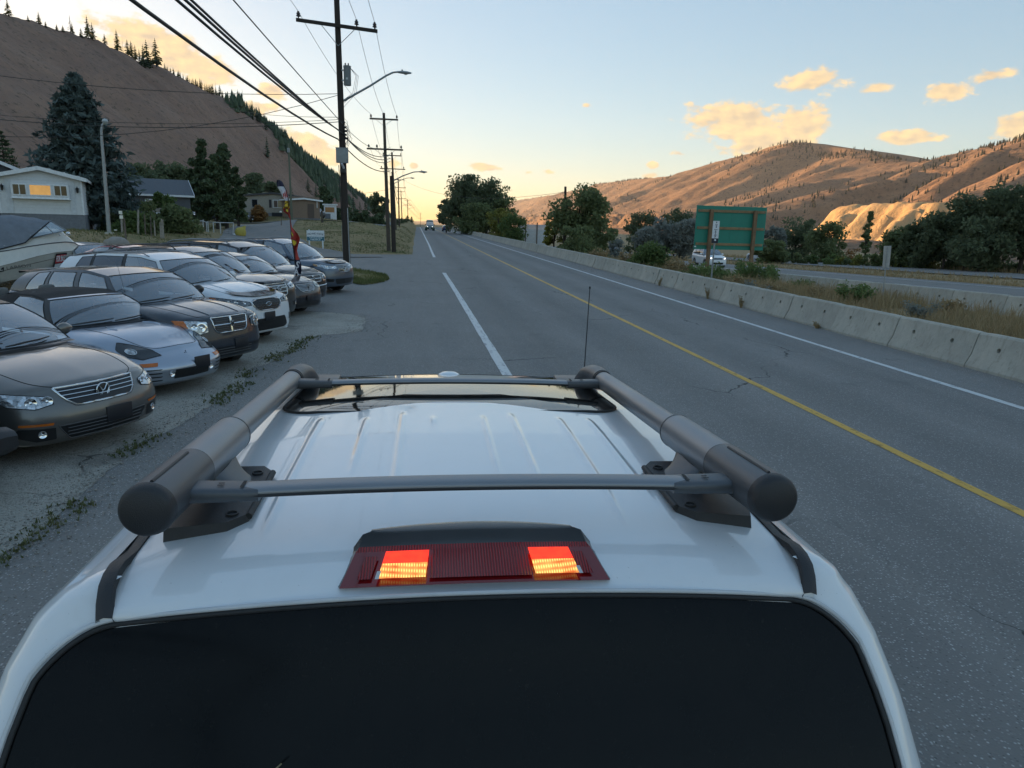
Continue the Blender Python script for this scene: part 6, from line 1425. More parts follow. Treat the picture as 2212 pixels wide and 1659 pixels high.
c = quick_car('sport_utility_vehicle', 'white sport utility vehicle with lit headlights coming along the highway behind the green sign', W_, group='traffic on the highway', **suv_spec()); front_face(c); c.rails(m=MTRIM); c.mirrors(-1.68, 1.16, None, 1.2); slats(c, [.865], -.35, .35, MTRIM, .03, 'hood_edge_strip')  # last slat: black strip across the front below the hood edge
c.root.location = (26.2, 60.2, float(Zhw(62))+.03); c.root.rotation_euler = (0, 0, R(-92))
c = quick_car('sport_utility_vehicle', 'white sport utility vehicle with a covered spare wheel driving away on the far carriageway', W_, group='traffic on the highway', **suv_spec()); MB().lathe([(.36, 0), (.37, .05), (.36, .18), (.30, .21), (.001, .22)], 26, Matrix.Translation((-4.46, .1, .98)) @ Matrix.Rotation(R(-90), 4, 'Y')).build('spare_wheel_cover', M('cover_white', (.62, .63, .64), .5), c.root, sm=40)
for sg in (-1, 1): c.piece('tail_light', [(-4.4, sg*.72, 1.05), (-4.3, sg*.84, 1.05), (-4.3, sg*.84, .80), (-4.4, sg*.74, .80)], (-.8, sg*.6, .1), MTAIL, .012)
MB().box((-4.50, 0, .52), (.10, 1.7, .22), bev=.04).build('rear_bumper', MPLB, c.root, sm=40)
q = atr(1612, 556, 96); c.root.location = (50.2, 104.0, float(Zhw(104))+.03); c.root.rotation_euler = (0, 0, R(106))
c = quick_car('hatchback', 'blue hatchback driving away on the near road by the barrier', carpaint('blue_paint', (.02, .035, .12), .3, .4), **sedan_spec())
for sg in (-1, 1): c.piece('tail_light', [(-4.55, sg*.60, .92), (-4.4, sg*.82, .92), (-4.4, sg*.82, .72), (-4.55, sg*.62, .74)], (-.8, sg*.5, .1), MTAIL, .012)
MB().box((-4.62, 0, .80), (.012, .3, .15)).build('licence_plate', M('plate_white', (.6, .62, .65)), c.root); c.root.location = (7.1, 183, 0); c.root.rotation_euler = (0, 0, R(90))
GRN = carpaint('dark_green_paint', (.012, .05, .032), .4, .1)
c = quick_car('cargo_van', 'tall dark green cargo van with lit headlights coming towards the crest line', GRN, 1.0, 6.0, 1.22, -.95, (-.12, 1.02), (-.04, .86), (0, .58), .3, (-5.9, 1.3), 1.2, .95, .80, [(-1.55, 2.12), (-1.9, 2.55), (-3.5, 2.66), (-5.85, 2.62)], [(-1.15, -1.6, 'P'), (-1.3, -1.75, 'G'), (-2.2, -2.25, 'P'), (-5.95, -5.9, 'P')], (.37, -1.0, -4.6), seats=False); front_face(c, True, .98, .86); c.mirrors(-1.35, 1.45, MTRIM, 1.6); c.root.location = (3.35, 186, 0); c.root.rotation_euler = (0, 0, R(-90))
c = quick_car('van', 'dark van with lit headlights approaching on the highway beside the white screen', carpaint('dark_grey_paint', (.05, .05, .055), .4), .95, 5., 1.15, -1.1, (-.1, .95), (-.03, .8), (0, .55), .25, (-4.8, 1.15), 1.1, .88, .66, [(-1.9, 1.6), (-2.5, 1.7), (-3.5, 1.7), (-4.7, 1.62)], [(-1.4, -1.9, 'P'), (-1.6, -2.0, 'D'), (-4.6, -4.6, 'P'), (-4.85, -4.7, 'P')], (.36, -.9, -3.8), group='traffic on the highway'); front_face(c); q = atr(1142, 533, 118); c.root.location = (q[0], q[1], float(Zhw(q[1]))); c.root.rotation_euler = (0, 0, R(-94))
c = quick_car('sedan', 'pale green car with lit headlights approaching behind the leafy tree', carpaint('pale_green_paint', (.35, .42, .38), .3, .3), group='traffic on the highway', **sedan_spec()); front_face(c, True, .72, .68); c.mirrors(-1.85, 1.06); q = atr(1330, 552, 88); c.root.location = (26.0, 92.0, float(Zhw(92))+.03); q = None; c.root.rotation_euler = (0, 0, R(-92))
def crew_pickup():
    P = carpaint('black_pickup_paint', (.013, .013, .016), .3)
    c = quick_car('pickup_truck', 'black pickup truck parked under the tall cedars at the street corner', P, 1.0, 5.8, 1.35, -1.5, (-.12, 1.12), (-.05, .9), (0, .65), .38, (-3.9, 1.4), 1.32, .93, .74, [(-2.0, 1.85), (-2.5, 1.95), (-3.2, 1.95), (-3.75, 1.88)], [(-1.7, -2.0, 'P'), (-1.85, -2.1, 'D'), (-2.75, -2.78, 'B'), (-2.82, -2.86, 'D'), (-3.6, -3.6, 'P'), (-3.9, -3.8, 'P')], (.42, -1.1, -4.6), tail=(-.02, 1.25), cat='pickup truck'); front_face(c, False, .98, .95); c.mirrors(-1.95, 1.5, MCHR, 1.4)
    for sg in (-1, 1): MB().tube([(-1.7, sg*1.02, .45), (-3.8, sg*1.02, .45)], .05, 8).build('running_board', MCHR, c.root, sm=50)
    q = atr(546, 482, 108); z = float(Z(q[0], q[1])); c.root.location = (q[0], q[1], z+.05); c.root.rotation_euler = (0, 0, R(-12))
crew_pickup()
def lot_car(px, py, D, label, paint, rz, spec):
    c = quick_car('parked_car', label, paint, group='cars parked by the homes', seats=False, **spec()); q = atr(px, py, D); c.root.location = (q[0], q[1], float(Z(q[0], q[1]))+.03); c.root.rotation_euler = (0, 0, rz)
lot_car(436, 478, 104, 'white car parked behind the pipe fence under the cedars', W_, R(-30), sedan_spec)
lot_car(448, 468, 118, 'red car parked behind the white car near the cedars', MATS['red_paint'], R(150), suv_spec)
lot_car(694, 470, 122, 'dark car parked at the end of the brown building', MATS['dark_grey_paint'], R(-60), suv_spec)

# -------------------------------------------------- homes
MSID = M('pale_siding', (.63, .645, .655), .7, var=.06); MTRW = M('white_trim', (.72, .74, .76), .5); MSKIRT = M('grey_skirting', (.17, .18, .20), .85, var=.2); MSHG = M('grey_shingles', (.10, .11, .125), .95, var=.3, scale=14., bump=.6, bscale=20.)
MWINB = glass('house_window_dark', (.02, .022, .025), .05, .6)
_t = NT('lit_window'); _p = _t.pos(); _v = _t.noise(_p, 3., 4., .6, 1.5); _t.B(Base_Color=(.3, .18, .06, 1), Roughness=.2, Emission_Color=_t.mix(_v, (.32, .14, .03, 1), (.95, .52, .16, 1)), Emission_Strength=.22); MLIT = _t.m
def home(name, label, at, rz, w, l, h, rise, skirt, wall, roofm, fascia=MTRW, boards=.2, over=.3, axis='y', flat=False):
    """gable end faces local -y; w across, l deep"""
    r = thing(name, label, 'house', at, rz); s = skirt
    b = MB(); b.add([(-w/2, 0, s), (w/2, 0, s), (w/2, 0, s+h), (0, 0, s+h+rise), (-w/2, 0, s+h), (-w/2, l, s), (w/2, l, s), (w/2, l, s+h), (0, l, s+h+rise), (-w/2, l, s+h)], [(0, 1, 2, 3, 4), (9, 8, 7, 6, 5), (0, 4, 9, 5), (2, 1, 6, 7)])
    wl = b.build('wall', wall, r, fix=True)
    sd = MB(); z = s
    while z < s+h+rise-.05:
        hw = w/2 if z < s+h else w/2*(1-(z-s-h)/rise); sd.add([(-hw, -.004, z+boards), (hw, -.004, z+boards), (hw, -.028, z+.004), (-hw, -.028, z+.004), (hw, -.004, z+.003), (-hw, -.004, z+.003)], [(0, 3, 2, 1), (3, 5, 4, 2)])
        if z < s+h:
            for sg in (-1, 1): sd.add([(sg*(w/2+.004), 0, z+boards), (sg*(w/2+.004), l, z+boards), (sg*(w/2+.028), l, z+.004), (sg*(w/2+.028), 0, z+.004)], [(0, 1, 2, 3)])
        z += boards
    sd.build('siding', wall, wl)['kind'] = 'stuff'
    MB().box((0, l/2, s/2-.5), (w+.02, l+.02, s+1.0)).build('skirting', MSKIRT, r)
    o = over; k = rise/(w/2)
    for sg in (-1, 1):
        rf = MB(); a = [(0, -o, s+h+rise+.02), (sg*(w/2+o), -o, s+h-k*o+.02), (sg*(w/2+o), l+o, s+h-k*o+.02), (0, l+o, s+h+rise+.02)]; rf.prism(a, (0, 0, .10)); rf.build('roof_slope', roofm, r, fix=True)
        MB().prism([(sg*.0, -o-.02, s+h+rise+.125), (sg*(w/2+o+.02), -o-.02, s+h-k*o+.125), (sg*(w/2+o+.02), -o-.02, s+h-k*o-.10), (sg*.0, -o-.02, s+h+rise-.10)], (0, -.035, 0)).build('fascia', fascia, r, fix=True)
        MB().box((sg*(w/2+o+.03), l/2, s+h-k*o+.02), (.05, l+2*o, .16)).build('gutter', fascia, r)
    return r
def win(r, x, z, w, h, m=None, fr=MTRW, y=-.03, split=False, nm='window', side=None, t=.06):
    def T(p): return p if side is None else (side[0], p[0], p[2]) if False else p
    o = MB().box((x, y-.005, z), (w, .02, h)).build(nm, m or MWINB, r); f = MB(); 
    for bx in ((x-w/2-t/2, z, t, h+2*t), (x+w/2+t/2, z, t, h+2*t)): f.box((bx[0], y-.02, bx[1]), (bx[2], .05, bx[3]))
    for bz in (z-h/2-t/2, z+h/2+t/2): f.box((x, y-.02, bz), (w, .05, t))
    if split: f.box((x, y-.02, z), (t*.8, .04, h))
    f.build('frame', fr, o); return o
def mobile_home():
    at = atr(96, 480, 53.); z = atr(178, 491.5, 52.)[2]; r = home('mobile_home', 'white sided mobile home gable end with lit centre window and two wall lanterns', (at[0], at[1], z), R(20), 4.3, 15, 2.15, .52, .75, MSID, MSHG, MTRW, .18)
    s = .75; MB().box((0, -.16, s+1.35), (2.95, .26, .86)).build('bay_box', MTRW, r); MB().box((0, -.20, s+.90), (3.05, .38, .05)).build('bay_sill', MTRW, r)
    for x, m, sp, w in ((-1.05, None, True, .62), (0, MLIT, False, 1.05), (1.05, None, True, .62)): win(r, x, s+1.40, w, .56, m, MTRW, -.30, sp)
    for x in (-1.62, 1.62): MB().box((x, -.035, s+1.0), (.32, .05, 2.0)).build('trim_board', M('trim_board', (.56, .585, .61), .6), r)
    for x in (-2.13, 2.13): MB().box((x, -.035, s+1.06), (.10, .06, 2.14)).build('corner_board', MTRW, r)
    for x in (-1.92, 1.92):
        la = MB().lathe([(.01, .0), (.06, .05), (.085, .24), (.11, .26), (.02, .36), (.012, .42)], 8, Matrix.Translation((x, -.16, s+1.30))).build('wall_lantern', MTRIM, r, sm=30); MB().box((x, -.06, s+1.45), (.07, .10, .18)).build('bracket', MTRIM, la)
mobile_home()
def other_homes():
    at = atr(8, 486, 58.); r = home('house', 'dark house gable with white trim behind the white mobile home', (at[0], at[1], 1.4), R(33), 5.2, 10, 2.3, 1.1, .6, M('slate_siding', (.075, .085, .10), .7), MSHG, MTRW, .2)
    o = win(r, .6, 1.7, 1.7, .9, MLIT, MTRIM, -.05); 
    at = atr(404, 474, 73.); r = home('house', 'grey house with white trimmed eaves half hidden by green bushes', (at[0], at[1], 1.3), R(112), 7.5, 9., 2.3, 1.3, .4, M('charcoal_siding', (.10, .105, .115), .75), MSHG, MTRW, .2)
    # long wall faces the lot: openings on local +x side
    def swin(y, zz, w, h):
        q = MB().box((-7.5/2-.05, y, zz), (.03, w, h)).build('window', M('curtained_window', (.30, .27, .23), .5), r); f = MB()
        for a in (-1, 1): f.box((-7.5/2-.06, y+a*(w/2+.05), zz), (.05, .10, h+.2)); f.box((-7.5/2-.06, y, zz+a*(h/2+.05)), (.05, w, .10))
        f.build('frame', MTRW, q)
    swin(2.6, 1.7, 1.6, 1.0); swin(7.8, 1.7, 1.4, 1.0); MB().lathe([(.10, 0), (.10, .7), (.16, .72), (.16, .8)], 12, Matrix.Translation((2.2, 9.8, 3.7))).build('vent_pipe', MTRW, r, sm=40)
    at = atr(592, 466, 113.); tan = M('tan_siding', (.33, .30, .25), .75); r = home('mobile_home', 'tan mobile home with dark shutters beyond the cross street', (at[0], at[1], 2.2), R(8), 8.2, 5., 2.35, .45, .75, tan, M('flat_roof_grey', (.25, .25, .25), .8), M('dark_fascia', (.05, .05, .055), .6), .22, .35)
    win(r, .9, 2.05, 1.9, 1.0, M('window_pale', (.35, .30, .20), .15), MTRW, -.04); 
    for x in (.3, 1.5): win(r, x, 2.05, .5, .96, M('brown_curtain', (.12, .08, .06), .7), MTRW, -.05, t=.04)
    for x in (-.45, 2.25): MB().box((x, -.06, 2.05), (.34, .05, 1.15)).build('shutter', M('shutter_dark', (.03, .025, .028), .6), r)
    win(r, -2.6, 2.05, .7, 1.0, None, M('frame_grey', (.2, .22, .24)), -.04); MB().box((1.9, -.05, .42), (4.4, .06, .75)).build('dark_lattice', M('dark_lattice', (.028, .030, .036), .8), r); MB().box((-2.2, -.05, .42), (1.9, .06, .75)).build('pale_lattice', M('pale_lattice', (.40, .43, .46), .7), r)
    MB().box((-4.6, .6, 1.7), (1.0, .8, 2.0)).build('porch', MTRW, r)
    at = atr(657, 470, 110.); r = home('garage', 'brown flat roofed garage with white eaves beside the tan mobile home', (at[0], at[1], 2.2), R(22), 4.6, 6., 2.5, .22, .12, M('brown_stucco', (.24, .17, .125), .9, bump=.3), M('flat_roof_grey', (.25, .25, .25)), MTRW, .6, .35)
    MB().box((1.0, -.05, 1.15), (.9, .06, 2.0)).build('door', M('brown_door', (.10, .07, .055), .6), r); MB().lathe([(.05, 0), (.05, 1.0)], 8, Matrix.Translation((1.9, -.1, 1.6))).build('downpipe', MTRW, r)
    at = atr(714, 471, 128.); r = thing('kiosk', 'small pale kiosk with an orange panel at the end of the street', 'kiosk', (at[0], at[1], float(Z(at[0], at[1])))); MB().box((0, 0, 1.2), (1.9, 1.5, 2.4)).build('wall', MTRW, r); MB().box((0, 0, 2.5), (2.3, 1.9, .2)).build('roof', MTRW, r); MB().box((0, -.78, 1.65), (1.5, .05, .8)).build('panel', M('orange_panel', (.40, .20, .08), .7), r); MB().box((-.35, -.8, .55), (.9, .06, .9)).build('dark_panel', MSKIRT, r)
other_homes()

# -------------------------------------------------- fence posts, pipe fence, small yard things
MFW = M('bleached_wood', (.30, .27, .23), .9, var=.3, bump=.4); MFD = M('old_wood', (.14, .11, .09), .9, var=.3, bump=.4)
def post(px, py0, py1, D, w, m, label, name='fence_post', lean=0., group='old fence posts by the hedge'):
    b = atr(px, py0, D); t = atr(px+lean, py1, D); z = float(Z(b[0], b[1])); o = MB().tube([(0, 0, -.15), ((t[0]-b[0])*.6, (t[1]-b[1])*.6, (t[2]-z)*.6), (t[0]-b[0], t[1]-b[1], t[2]-z)], [w, w*.95, w*.8], 6).build(name, m, None, sm=40); o.location = (b[0], b[1], z); tag(o, label, 'post', group); return o
def z1(x, y): return x*S1, 600*2212/4080+y*S1
S2 = 500./2074*2212/4080
def z2(x, y): return 500*2212/4080+x*S2, 600*2212/4080+y*S2
for (x, y0, y1, w, m, l, lab) in ((1535, 1015, 800, .075, MFW, -8, 'pale weathered fence post with a slanted top near the reflector post'), (1728, 1000, 745, .07, MFW, 12, 'tall pale split fence post leaning beside the hedge'), (1825, 1000, 805, .045, MFD, -6, 'thin dark fence post with a white tip by the hedge'), (1895, 1000, 820, .04, MFD, 0, 'thin grey fence stake among the hedge stems'), (1945, 995, 880, .05, MFW, -4, 'short pale post with a nailed crosspiece'), (2015, 995, 895, .05, MFW, 0, 'short pale stake left of a pair of posts'), (2035, 1000, 860, .055, MFW, -3, 'pale post of the pair nearest the green cabinet'), (2052, 1000, 870, .05, MFW, -3, 'leaning pale post of the pair nearest the green cabinet')):
    p = z1(x, y0); q = z1(x, y1); post(p[0], p[1], q[1], 52., w, m, lab, lean=l*S1)
p = z1(1585, 1110); q = z1(1562, 850); o = post(p[0], p[1], q[1], 41., .05, MFD, 'wooden marker post with two white reflectors on the grass', 'marker_post', -4, None)
rt = o; MB().box((-.12, -.06, 1.55), (.16, .02, .16)).build('reflector', M('reflector_white', (.75, .74, .66), .3), rt); MB().box((-.10, -.06, 1.33), (.16, .02, .16)).build('reflector', M('reflector_white', (.75, .74, .66)), rt)
p = z1(1470, 1110); q = z1(1462, 985); o = post(p[0], p[1], q[1], 39., .012, MFD, 'thin wire stake with a round white marker', 'garden_stake', -2, None); MB().lathe([(.06, -.02), (.07, 0), (.06, .02)], 12, Matrix.Translation((-.02, 0, 1.0))).build('marker_disc', M('reflector_white', (.75, .74, .66)), o)
for (px, py0, py1, D, lab) in ((443+0, 0, 0, 0, ''),): pass
p = (814/2212*600+900)*2212/4080; b0 = (700+740*.2712)*2212/4080; o = post(p, b0, (700+625*.2712)*2212/4080, 86., .06, MFD, 'short marker post with a round white cap at the street corner', 'marker_post', 0, None); MB().lathe([(.13, -.05), (.14, .05), (.05, .12)], 10, Matrix.Translation((0, 0, 1.55))).build('cap', M('reflector_white', (.75, .74, .66)), o)
def pipe_fence():
    r = None
    for seg, lab in (([(1065, 1300, 1165), (1285, 1300, 1160), (1340, 1300, 1185), (1365, 1300, 1175)], 'white pipe fence with a narrow gate beside the green cabinet'), ([(1455, 1310, 1185), (1570, 1310, 1190), (1770, 1325, 1195)], 'white pipe fence panel with a leaning end post near the yellow ornament')):
        pts = []
        for x, y0, y1 in seg:
            a = atr(*z2(x, y0), 66.); t = atr(*z2(x+(15 if x == 1770 else -6), y1), 66.); pts.append((Vector((a[0], a[1], float(Z(a[0], a[1])))), Vector(t)))
        r = thing('pipe_fence', lab, 'fence', pts[0][0], 0, 'white pipe fences'); O = pts[0][0]; mp_ = M('white_pipe', (.50, .51, .50), .5)
        for a, t in pts: MB().tube([a-O-Vector((0, 0, .1)), t-O], .045, 8).build('post', mp_, r, sm=50)
        for (a, t), (a2, t2) in zip(pts[:-1], pts[1:]): MB().tube([t-O, t2-O], .035, 8).build('rail', mp_, r, sm=50)
        mesh = M('chain_link', (.05, .055, .055), .7)
        for (a, t), (a2, t2) in zip(pts[:-1], pts[1:]):
            b = MB()
            for q in np.linspace(0, 1, max(4, int((a2-a).length/.22))): b.tube([a.lerp(a2, q)-O, t.lerp(t2, q)-O], .006, 4)
            for q in np.linspace(.1, .9, 6): b.tube([a.lerp(t, q)-O, a2.lerp(t2, q)-O], .006, 4)
            b.build('wire_mesh', mesh, r)['kind'] = 'stuff'
pipe_fence()
def yard():
    a = atr(*z2(1022, 1312), 60.); z = float(Z(a[0], a[1])); r = thing('utility_cabinet', 'green utility cabinet standing on the grass beside the pipe fence', 'cabinet', (a[0], a[1], z), R(15)); g = M('cabinet_green', (.075, .17, .12), .55)
    MB().box((0, 0, .45), (.62, .5, .95), bev=.03).build('body', g, r, sm=40); MB().box((0, 0, .96), (.68, .56, .10), bev=.02).build('lid', g, r, sm=40); MB().box((0, -.26, .5), (.5, .02, .7)).build('door', g, r)
    a = atr(*z2(1900, 1320), 66.); z = float(Z(a[0], a[1])); r = thing('garden_ornament', 'yellow garden ornament on the grass by the street', 'ornament', (a[0], a[1], z), R(20)); y = M('ornament_yellow', (.45, .36, .07), .7)
    bm = bmesh.new(); bmesh.ops.create_icosphere(bm, subdivisions=3, radius=1.)
    for v in bm.verts: v.co = Vector((v.co.x*.42*(1+.25*float(vnoise(v.co.x*2, v.co.z*2, 3))), v.co.y*.3, v.co.z*.42+.36+.22*max(0, v.co.x)*v.co.z))
    me = bpy.data.meshes.new('body'); bm.to_mesh(me); bm.free(); smooth(me); link('body', me, y, r); MB().tube([(.2, 0, .5), (.33, 0, .82), (.42, 0, .86), (.36, 0, .78)], [.16, .14, .10, .04], 10).build('head', y, r, sm=60); MB().lathe([(.12, 0), (.10, .2), (.04, .25)], 10, Matrix.Translation((-.5, 0, 0))).build('foot', MTRW, r, sm=50)
    # low retaining wall of pale blocks behind the cars and a boulder on it
    a = Vector(atr(*z1(1215, 1205), 30.)); b = Vector(atr(*z1(1400, 1205), 31.)); w = thing('retaining_wall', 'low retaining wall of pale blocks at the back of the lot', 'wall', (a.x, a.y, 0)); n = 7; me = None
    for k in range(n):
        for h in range(2):
            q = a.lerp(b, (k+.5*(h % 2))/n); o = MB().box((q.x-a.x, q.y-a.y, .32+h*.36), ((b-a).length/n*.94, .4, .34), math.atan2(b.y-a.y, b.x-a.x), bev=.03).build('block', MC, w, sm=40)
    q = atr(*z1(1465, 1165), 31.); bm = bmesh.new(); bmesh.ops.create_icosphere(bm, subdivisions=3, radius=1.)
    for v in bm.verts: f = .8+.4*float(vnoise(v.co.x*1.7+3, v.co.y*1.7+v.co.z, 5)); v.co = Vector((v.co.x*.42*f, v.co.y*.35*f, v.co.z*.27*f+.1))
    me = bpy.data.meshes.new('boulder'); bm.to_mesh(me); bm.free(); smooth(me); o = link('boulder', me, M('boulder_stone', (.30, .27, .24), .9, bump=.6)); o.location = (q[0], q[1], q[2]-.12); tag(o, 'rounded grey boulder on the grass edge above the red car roof', 'boulder')
yard()

# -------------------------------------------------- signs
def frame_from(o, ex, ey, ez): return Matrix(((ex[0], ey[0], ez[0], o[0]), (ex[1], ey[1], ez[1], o[1]), (ex[2], ey[2], ez[2], o[2]), (0, 0, 0, 1)))
def facing(p, turn=0.):
    """matrix of a board at p facing the camera side (its +x to the right, +y up, +z towards the viewer)"""
    a = math.atan2(-p[1], -p[0])+turn; ez = Vector((math.cos(a), math.sin(a), 0)); ex = Vector((-ez.y, ez.x, 0)); return ex, Vector((0, 0, 1)), ez
S3 = 600./2212*2212/4080
def z3(x, y): return 900*2212/4080+x*S3, 700*2212/4080+y*S3
def estate_sign():
    b = gnd(*z3(1330, 1085)); D = math.hypot(b[0], b[1]); r = thing('estate_sign', 'white and teal ORCHARD RIDGE board on two white posts on the grass', 'sign', (b[0], b[1], 0)); O = r.location
    tl, tr, br, bl = [Vector(atr(*z3(*q), D))-O for q in ((1185, 800), (1445, 812), (1447, 962), (1188, 955))]
    ex = (tr-tl).normalized(); w = (tr-tl).length; h = (tl-bl).length; ex, ey, ez = facing(b, -.05); c = (tl+tr+br+bl)/4; M4 = frame_from(c, ex, ey, ez)
    bx = lambda nm, x, y, ww, hh, z, m, d=.02: MB().add([M4 @ Vector((x+a*ww/2, y+e*hh/2, z+g*d/2)) for g in (-1, 1) for e in (-1, 1) for a in (-1, 1)], [(0, 2, 3, 1), (4, 5, 7, 6), (0, 1, 5, 4), (2, 6, 7, 3), (0, 4, 6, 2), (1, 3, 7, 5)]).build(nm, m, r)
    wm = M('sign_board_white', (.70, .73, .76), .5); tm = M('sign_teal', (.018, .13, .19), .5); bx('board', 0, 0, w, h, 0, wm); bx('teal_band', 0, -h*.29, w*.97, h*.40, .012, tm, .006)
    for x in (-w*.36, w*.40): MB().box((c.x+ex.x*x, c.y+ex.y*x, (c.z-h/2)/2), (.10, .10, c.z-h/2+.1)).build('post', wm, r)
    MB().lathe([(.06, 0), (.06, .04), (.02, .08)], 10, Matrix.Translation(M4 @ Vector((-w*.36, h/2, 0)))).build('finial', wm, r)
    gm = M('sign_grey_letters', (.16, .19, .22), .6); lw_ = M('sign_white_letters', (.75, .8, .82), .6); word = 'ORCHARD RIDGE'
    for k, ch in enumerate(word):
        if ch == ' ': continue
        t = (k-6)/6.; text_mesh(ch, h*.24, gm, 'letter', r, M4 @ Matrix.Translation((t*w*.42, h*.20-.07*h*abs(t)**2*1.2, .014)) @ Matrix.Rotation(-t*.25, 4, 'Z'), .002, (.95, 1), .004)
    bx('rule_line', 0, h*.05, w*.55, h*.015, .013, gm, .004)
    text_mesh('7159 DALLAS DRIVE', h*.15, lw_, 'address', r, M4 @ Matrix.Translation((0, -h*.21, .018)), .002, (.92, 1), .004); text_mesh('KAMLOOPS, BC', h*.15, lw_, 'town', r, M4 @ Matrix.Translation((0, -h*.38, .018)), .002, (.92, 1), .004)
estate_sign()
S6 = 500./2212*2212/4080
def z6(x, y): return 2700*2212/4080+x*S6, 800*2212/4080+y*S6
def green_sign():
    Y = 36.5; c4 = [Vector(aty(*z6(*q), Y)) for q in ((340, 90), (1578, 100), (1500, 875), (275, 860))]; w = (c4[1]-c4[0]).length; h = (c4[0]-c4[3]).length; c = sum(c4, Vector())/4; gz = float(Z(c.x, Y))
    r = thing('highway_sign', 'back of a large green highway sign on two wooden posts in the weedy strip', 'sign', (c.x, Y, gz)); O = r.location; g = M('sign_back_green', (.018, .21, .15), .55, var=.08, scale=2.); wd = M('sign_timber', (.20, .125, .070), .85, var=.3, scale=3., bump=.4); wl = M('sign_batten', (.26, .18, .095), .85, var=.3, scale=3., bump=.4)
    k = c-O; lean = .015
    MB().box((k.x-w/4, k.y, k.z), (w/2-.004, .03, h), bev=.004).build('panel', g, r); MB().box((k.x+w/4, k.y, k.z), (w/2-.004, .03, h), bev=.004).build('panel', g, r)
    for f in (.385, -.005, -.375): MB().box((k.x, k.y-.045, k.z+h*f), (w*.955, .05, .13), bev=.006).build('batten', wl, r)
    for f in (-.30, .325): MB().box((k.x+w*f, k.y-.16, (k.z+h*.42)/2-.15), (.17, .17, k.z+h*.42+.3), bev=.012).build('post', wd, r)
    b = MB()
    for f in (.385, -.005, -.375):
        for q in (-.45, -.2, .1, .45): b.lathe([(.012, 0), (.01, .008), (.001, .01)], 8, Matrix.Translation((k.x+w*q, k.y-.071, k.z+h*f)) @ Matrix.Rotation(R(90), 4, 'X'))
    b.build('bolts', MGALV, r)['kind'] = 'stuff'
    MB().box((k.x-w*.48, k.y-.02, k.z-h*.44), (.10, .012, .06)).build('sticker', MTRW, r)
green_sign()
def bus_stop():
    X, Y = 10.98, 25.7; r = thing('bus_stop_sign', 'slim white BUS STOP sign on a perforated steel post against the barrier', 'sign', (X, Y, 0.)); d = math.hypot(X, Y)
    tp = Vector(atr(*z6(685, 355), d))-Vector((X, Y, 0)); bt = Vector(atr(*z6(588, 1445), d))-Vector((X, Y, 0)); ps = Vector(atr(*z6(650, 745), d))-Vector((X, Y, 0)); pb = Vector(atr(*z6(660, 662), d))-Vector((X, Y, 0)); pole_ = M('perforated_steel', (.32, .34, .35), .5, .5)
    ax = (tp-bt).normalized(); base = bt-ax*.6
    MB().tube([base, tp], .032, 4).build('post', pole_, r); h = MB()
    for t in np.linspace(.05, .62, 34): h.lathe([(.012, 0), (.012, .003)], 6, Matrix.Translation(base.lerp(tp, t)+Vector((-.008, -.030, 0))) @ Matrix.Rotation(R(90), 4, 'X'))
    h.build('post_holes', MTRIM, r)['kind'] = 'stuff'
    ex, ey, ez = facing((X, Y)); ex = (ex-ax*ex.dot(ax)).normalized(); ez = ex.cross(ax)
    c = (tp+pb)/2; M4 = frame_from(c+ez*.045, ex, ax, ez); H = (tp-pb).length; W = .235
    def brd(nm, cy, hh, m, ww=W, z=0): MB().add([M4 @ Vector((a*ww/2, cy+e*hh/2, z+g*.006)) for g in (-1, 1) for e in (-1, 1) for a in (-1, 1)], [(0, 2, 3, 1), (4, 5, 7, 6), (0, 1, 5, 4), (2, 6, 7, 3), (0, 4, 6, 2), (1, 3, 7, 5)]).build(nm, m, r)
    brd('board', 0, H, M('busboard_white', (.68, .70, .72), .5)); dk = M('busboard_navy', (.012, .018, .035), .5); hb = (pb-ps).length; brd('lower_plate', -H/2-hb/2, hb, dk)
    y = .40
    for ch in 'BUS': text_mesh(ch, H*.125, dk, 'letter', r, M4 @ Matrix.Translation((.01, H*y, .008)), .002, (1.1, 1), .004); y -= .125
    brd('bus_pictogram', H*.01, H*.045, dk, .10, .004); brd('bus_window', H*.018, H*.018, M('busboard_white', (.68, .7, .72)), .075, .008)
    y = -.10
    for ch in 'STOP': text_mesh(ch, H*.115, dk, 'letter', r, M4 @ Matrix.Translation((.0, H*y, .008)), .002, (1.1, 1), .004); y -= .108
    MB().lathe([(.035, 0), (.035, .002)], 12, M4 @ Matrix.Translation((.01, -H/2-hb*.35, .008))).build('emblem', MTRW, r)
bus_stop()
S7 = 780./2157*2212/4080
def z7(x, y): return 3300*2212/4080+x*S7, 700*2212/4080+y*S7
def back_sign():
    b = gnd(*z7(597, 1400), -.05); d = math.hypot(b[0], b[1]); r = thing('road_sign', 'back of a small grey road sign on a thin post in the dry grass', 'sign', b); O = Vector(b); tp = Vector(atr(*z7(655, 775), d))-O; al = M('sign_aluminium', (.42, .42, .41), .5, .35)
    MB().tube([(0, 0, -.2), tp-Vector((0, 0, .03))], .022, 6).build('post', MGALV, r, sm=40); q = [Vector(atr(*z7(x, y), d))-O for x, y in ((612, 775), (697, 772), (672, 1015), (596, 1013))]; dr = Vector((b[0], b[1], 0)).normalized()
    MB().prism([p+dr*.035 for p in q], dr*.006).build('plate', al, r, fix=True)
    for z in (.25, .75): c = (q[0].lerp(q[3], z)+q[1].lerp(q[2], z))/2; MB().box(c+dr*.02, (.06, .04, .04), math.atan2(dr.y, dr.x)-R(90)).build('clamp', MGALV, r)
back_sign()
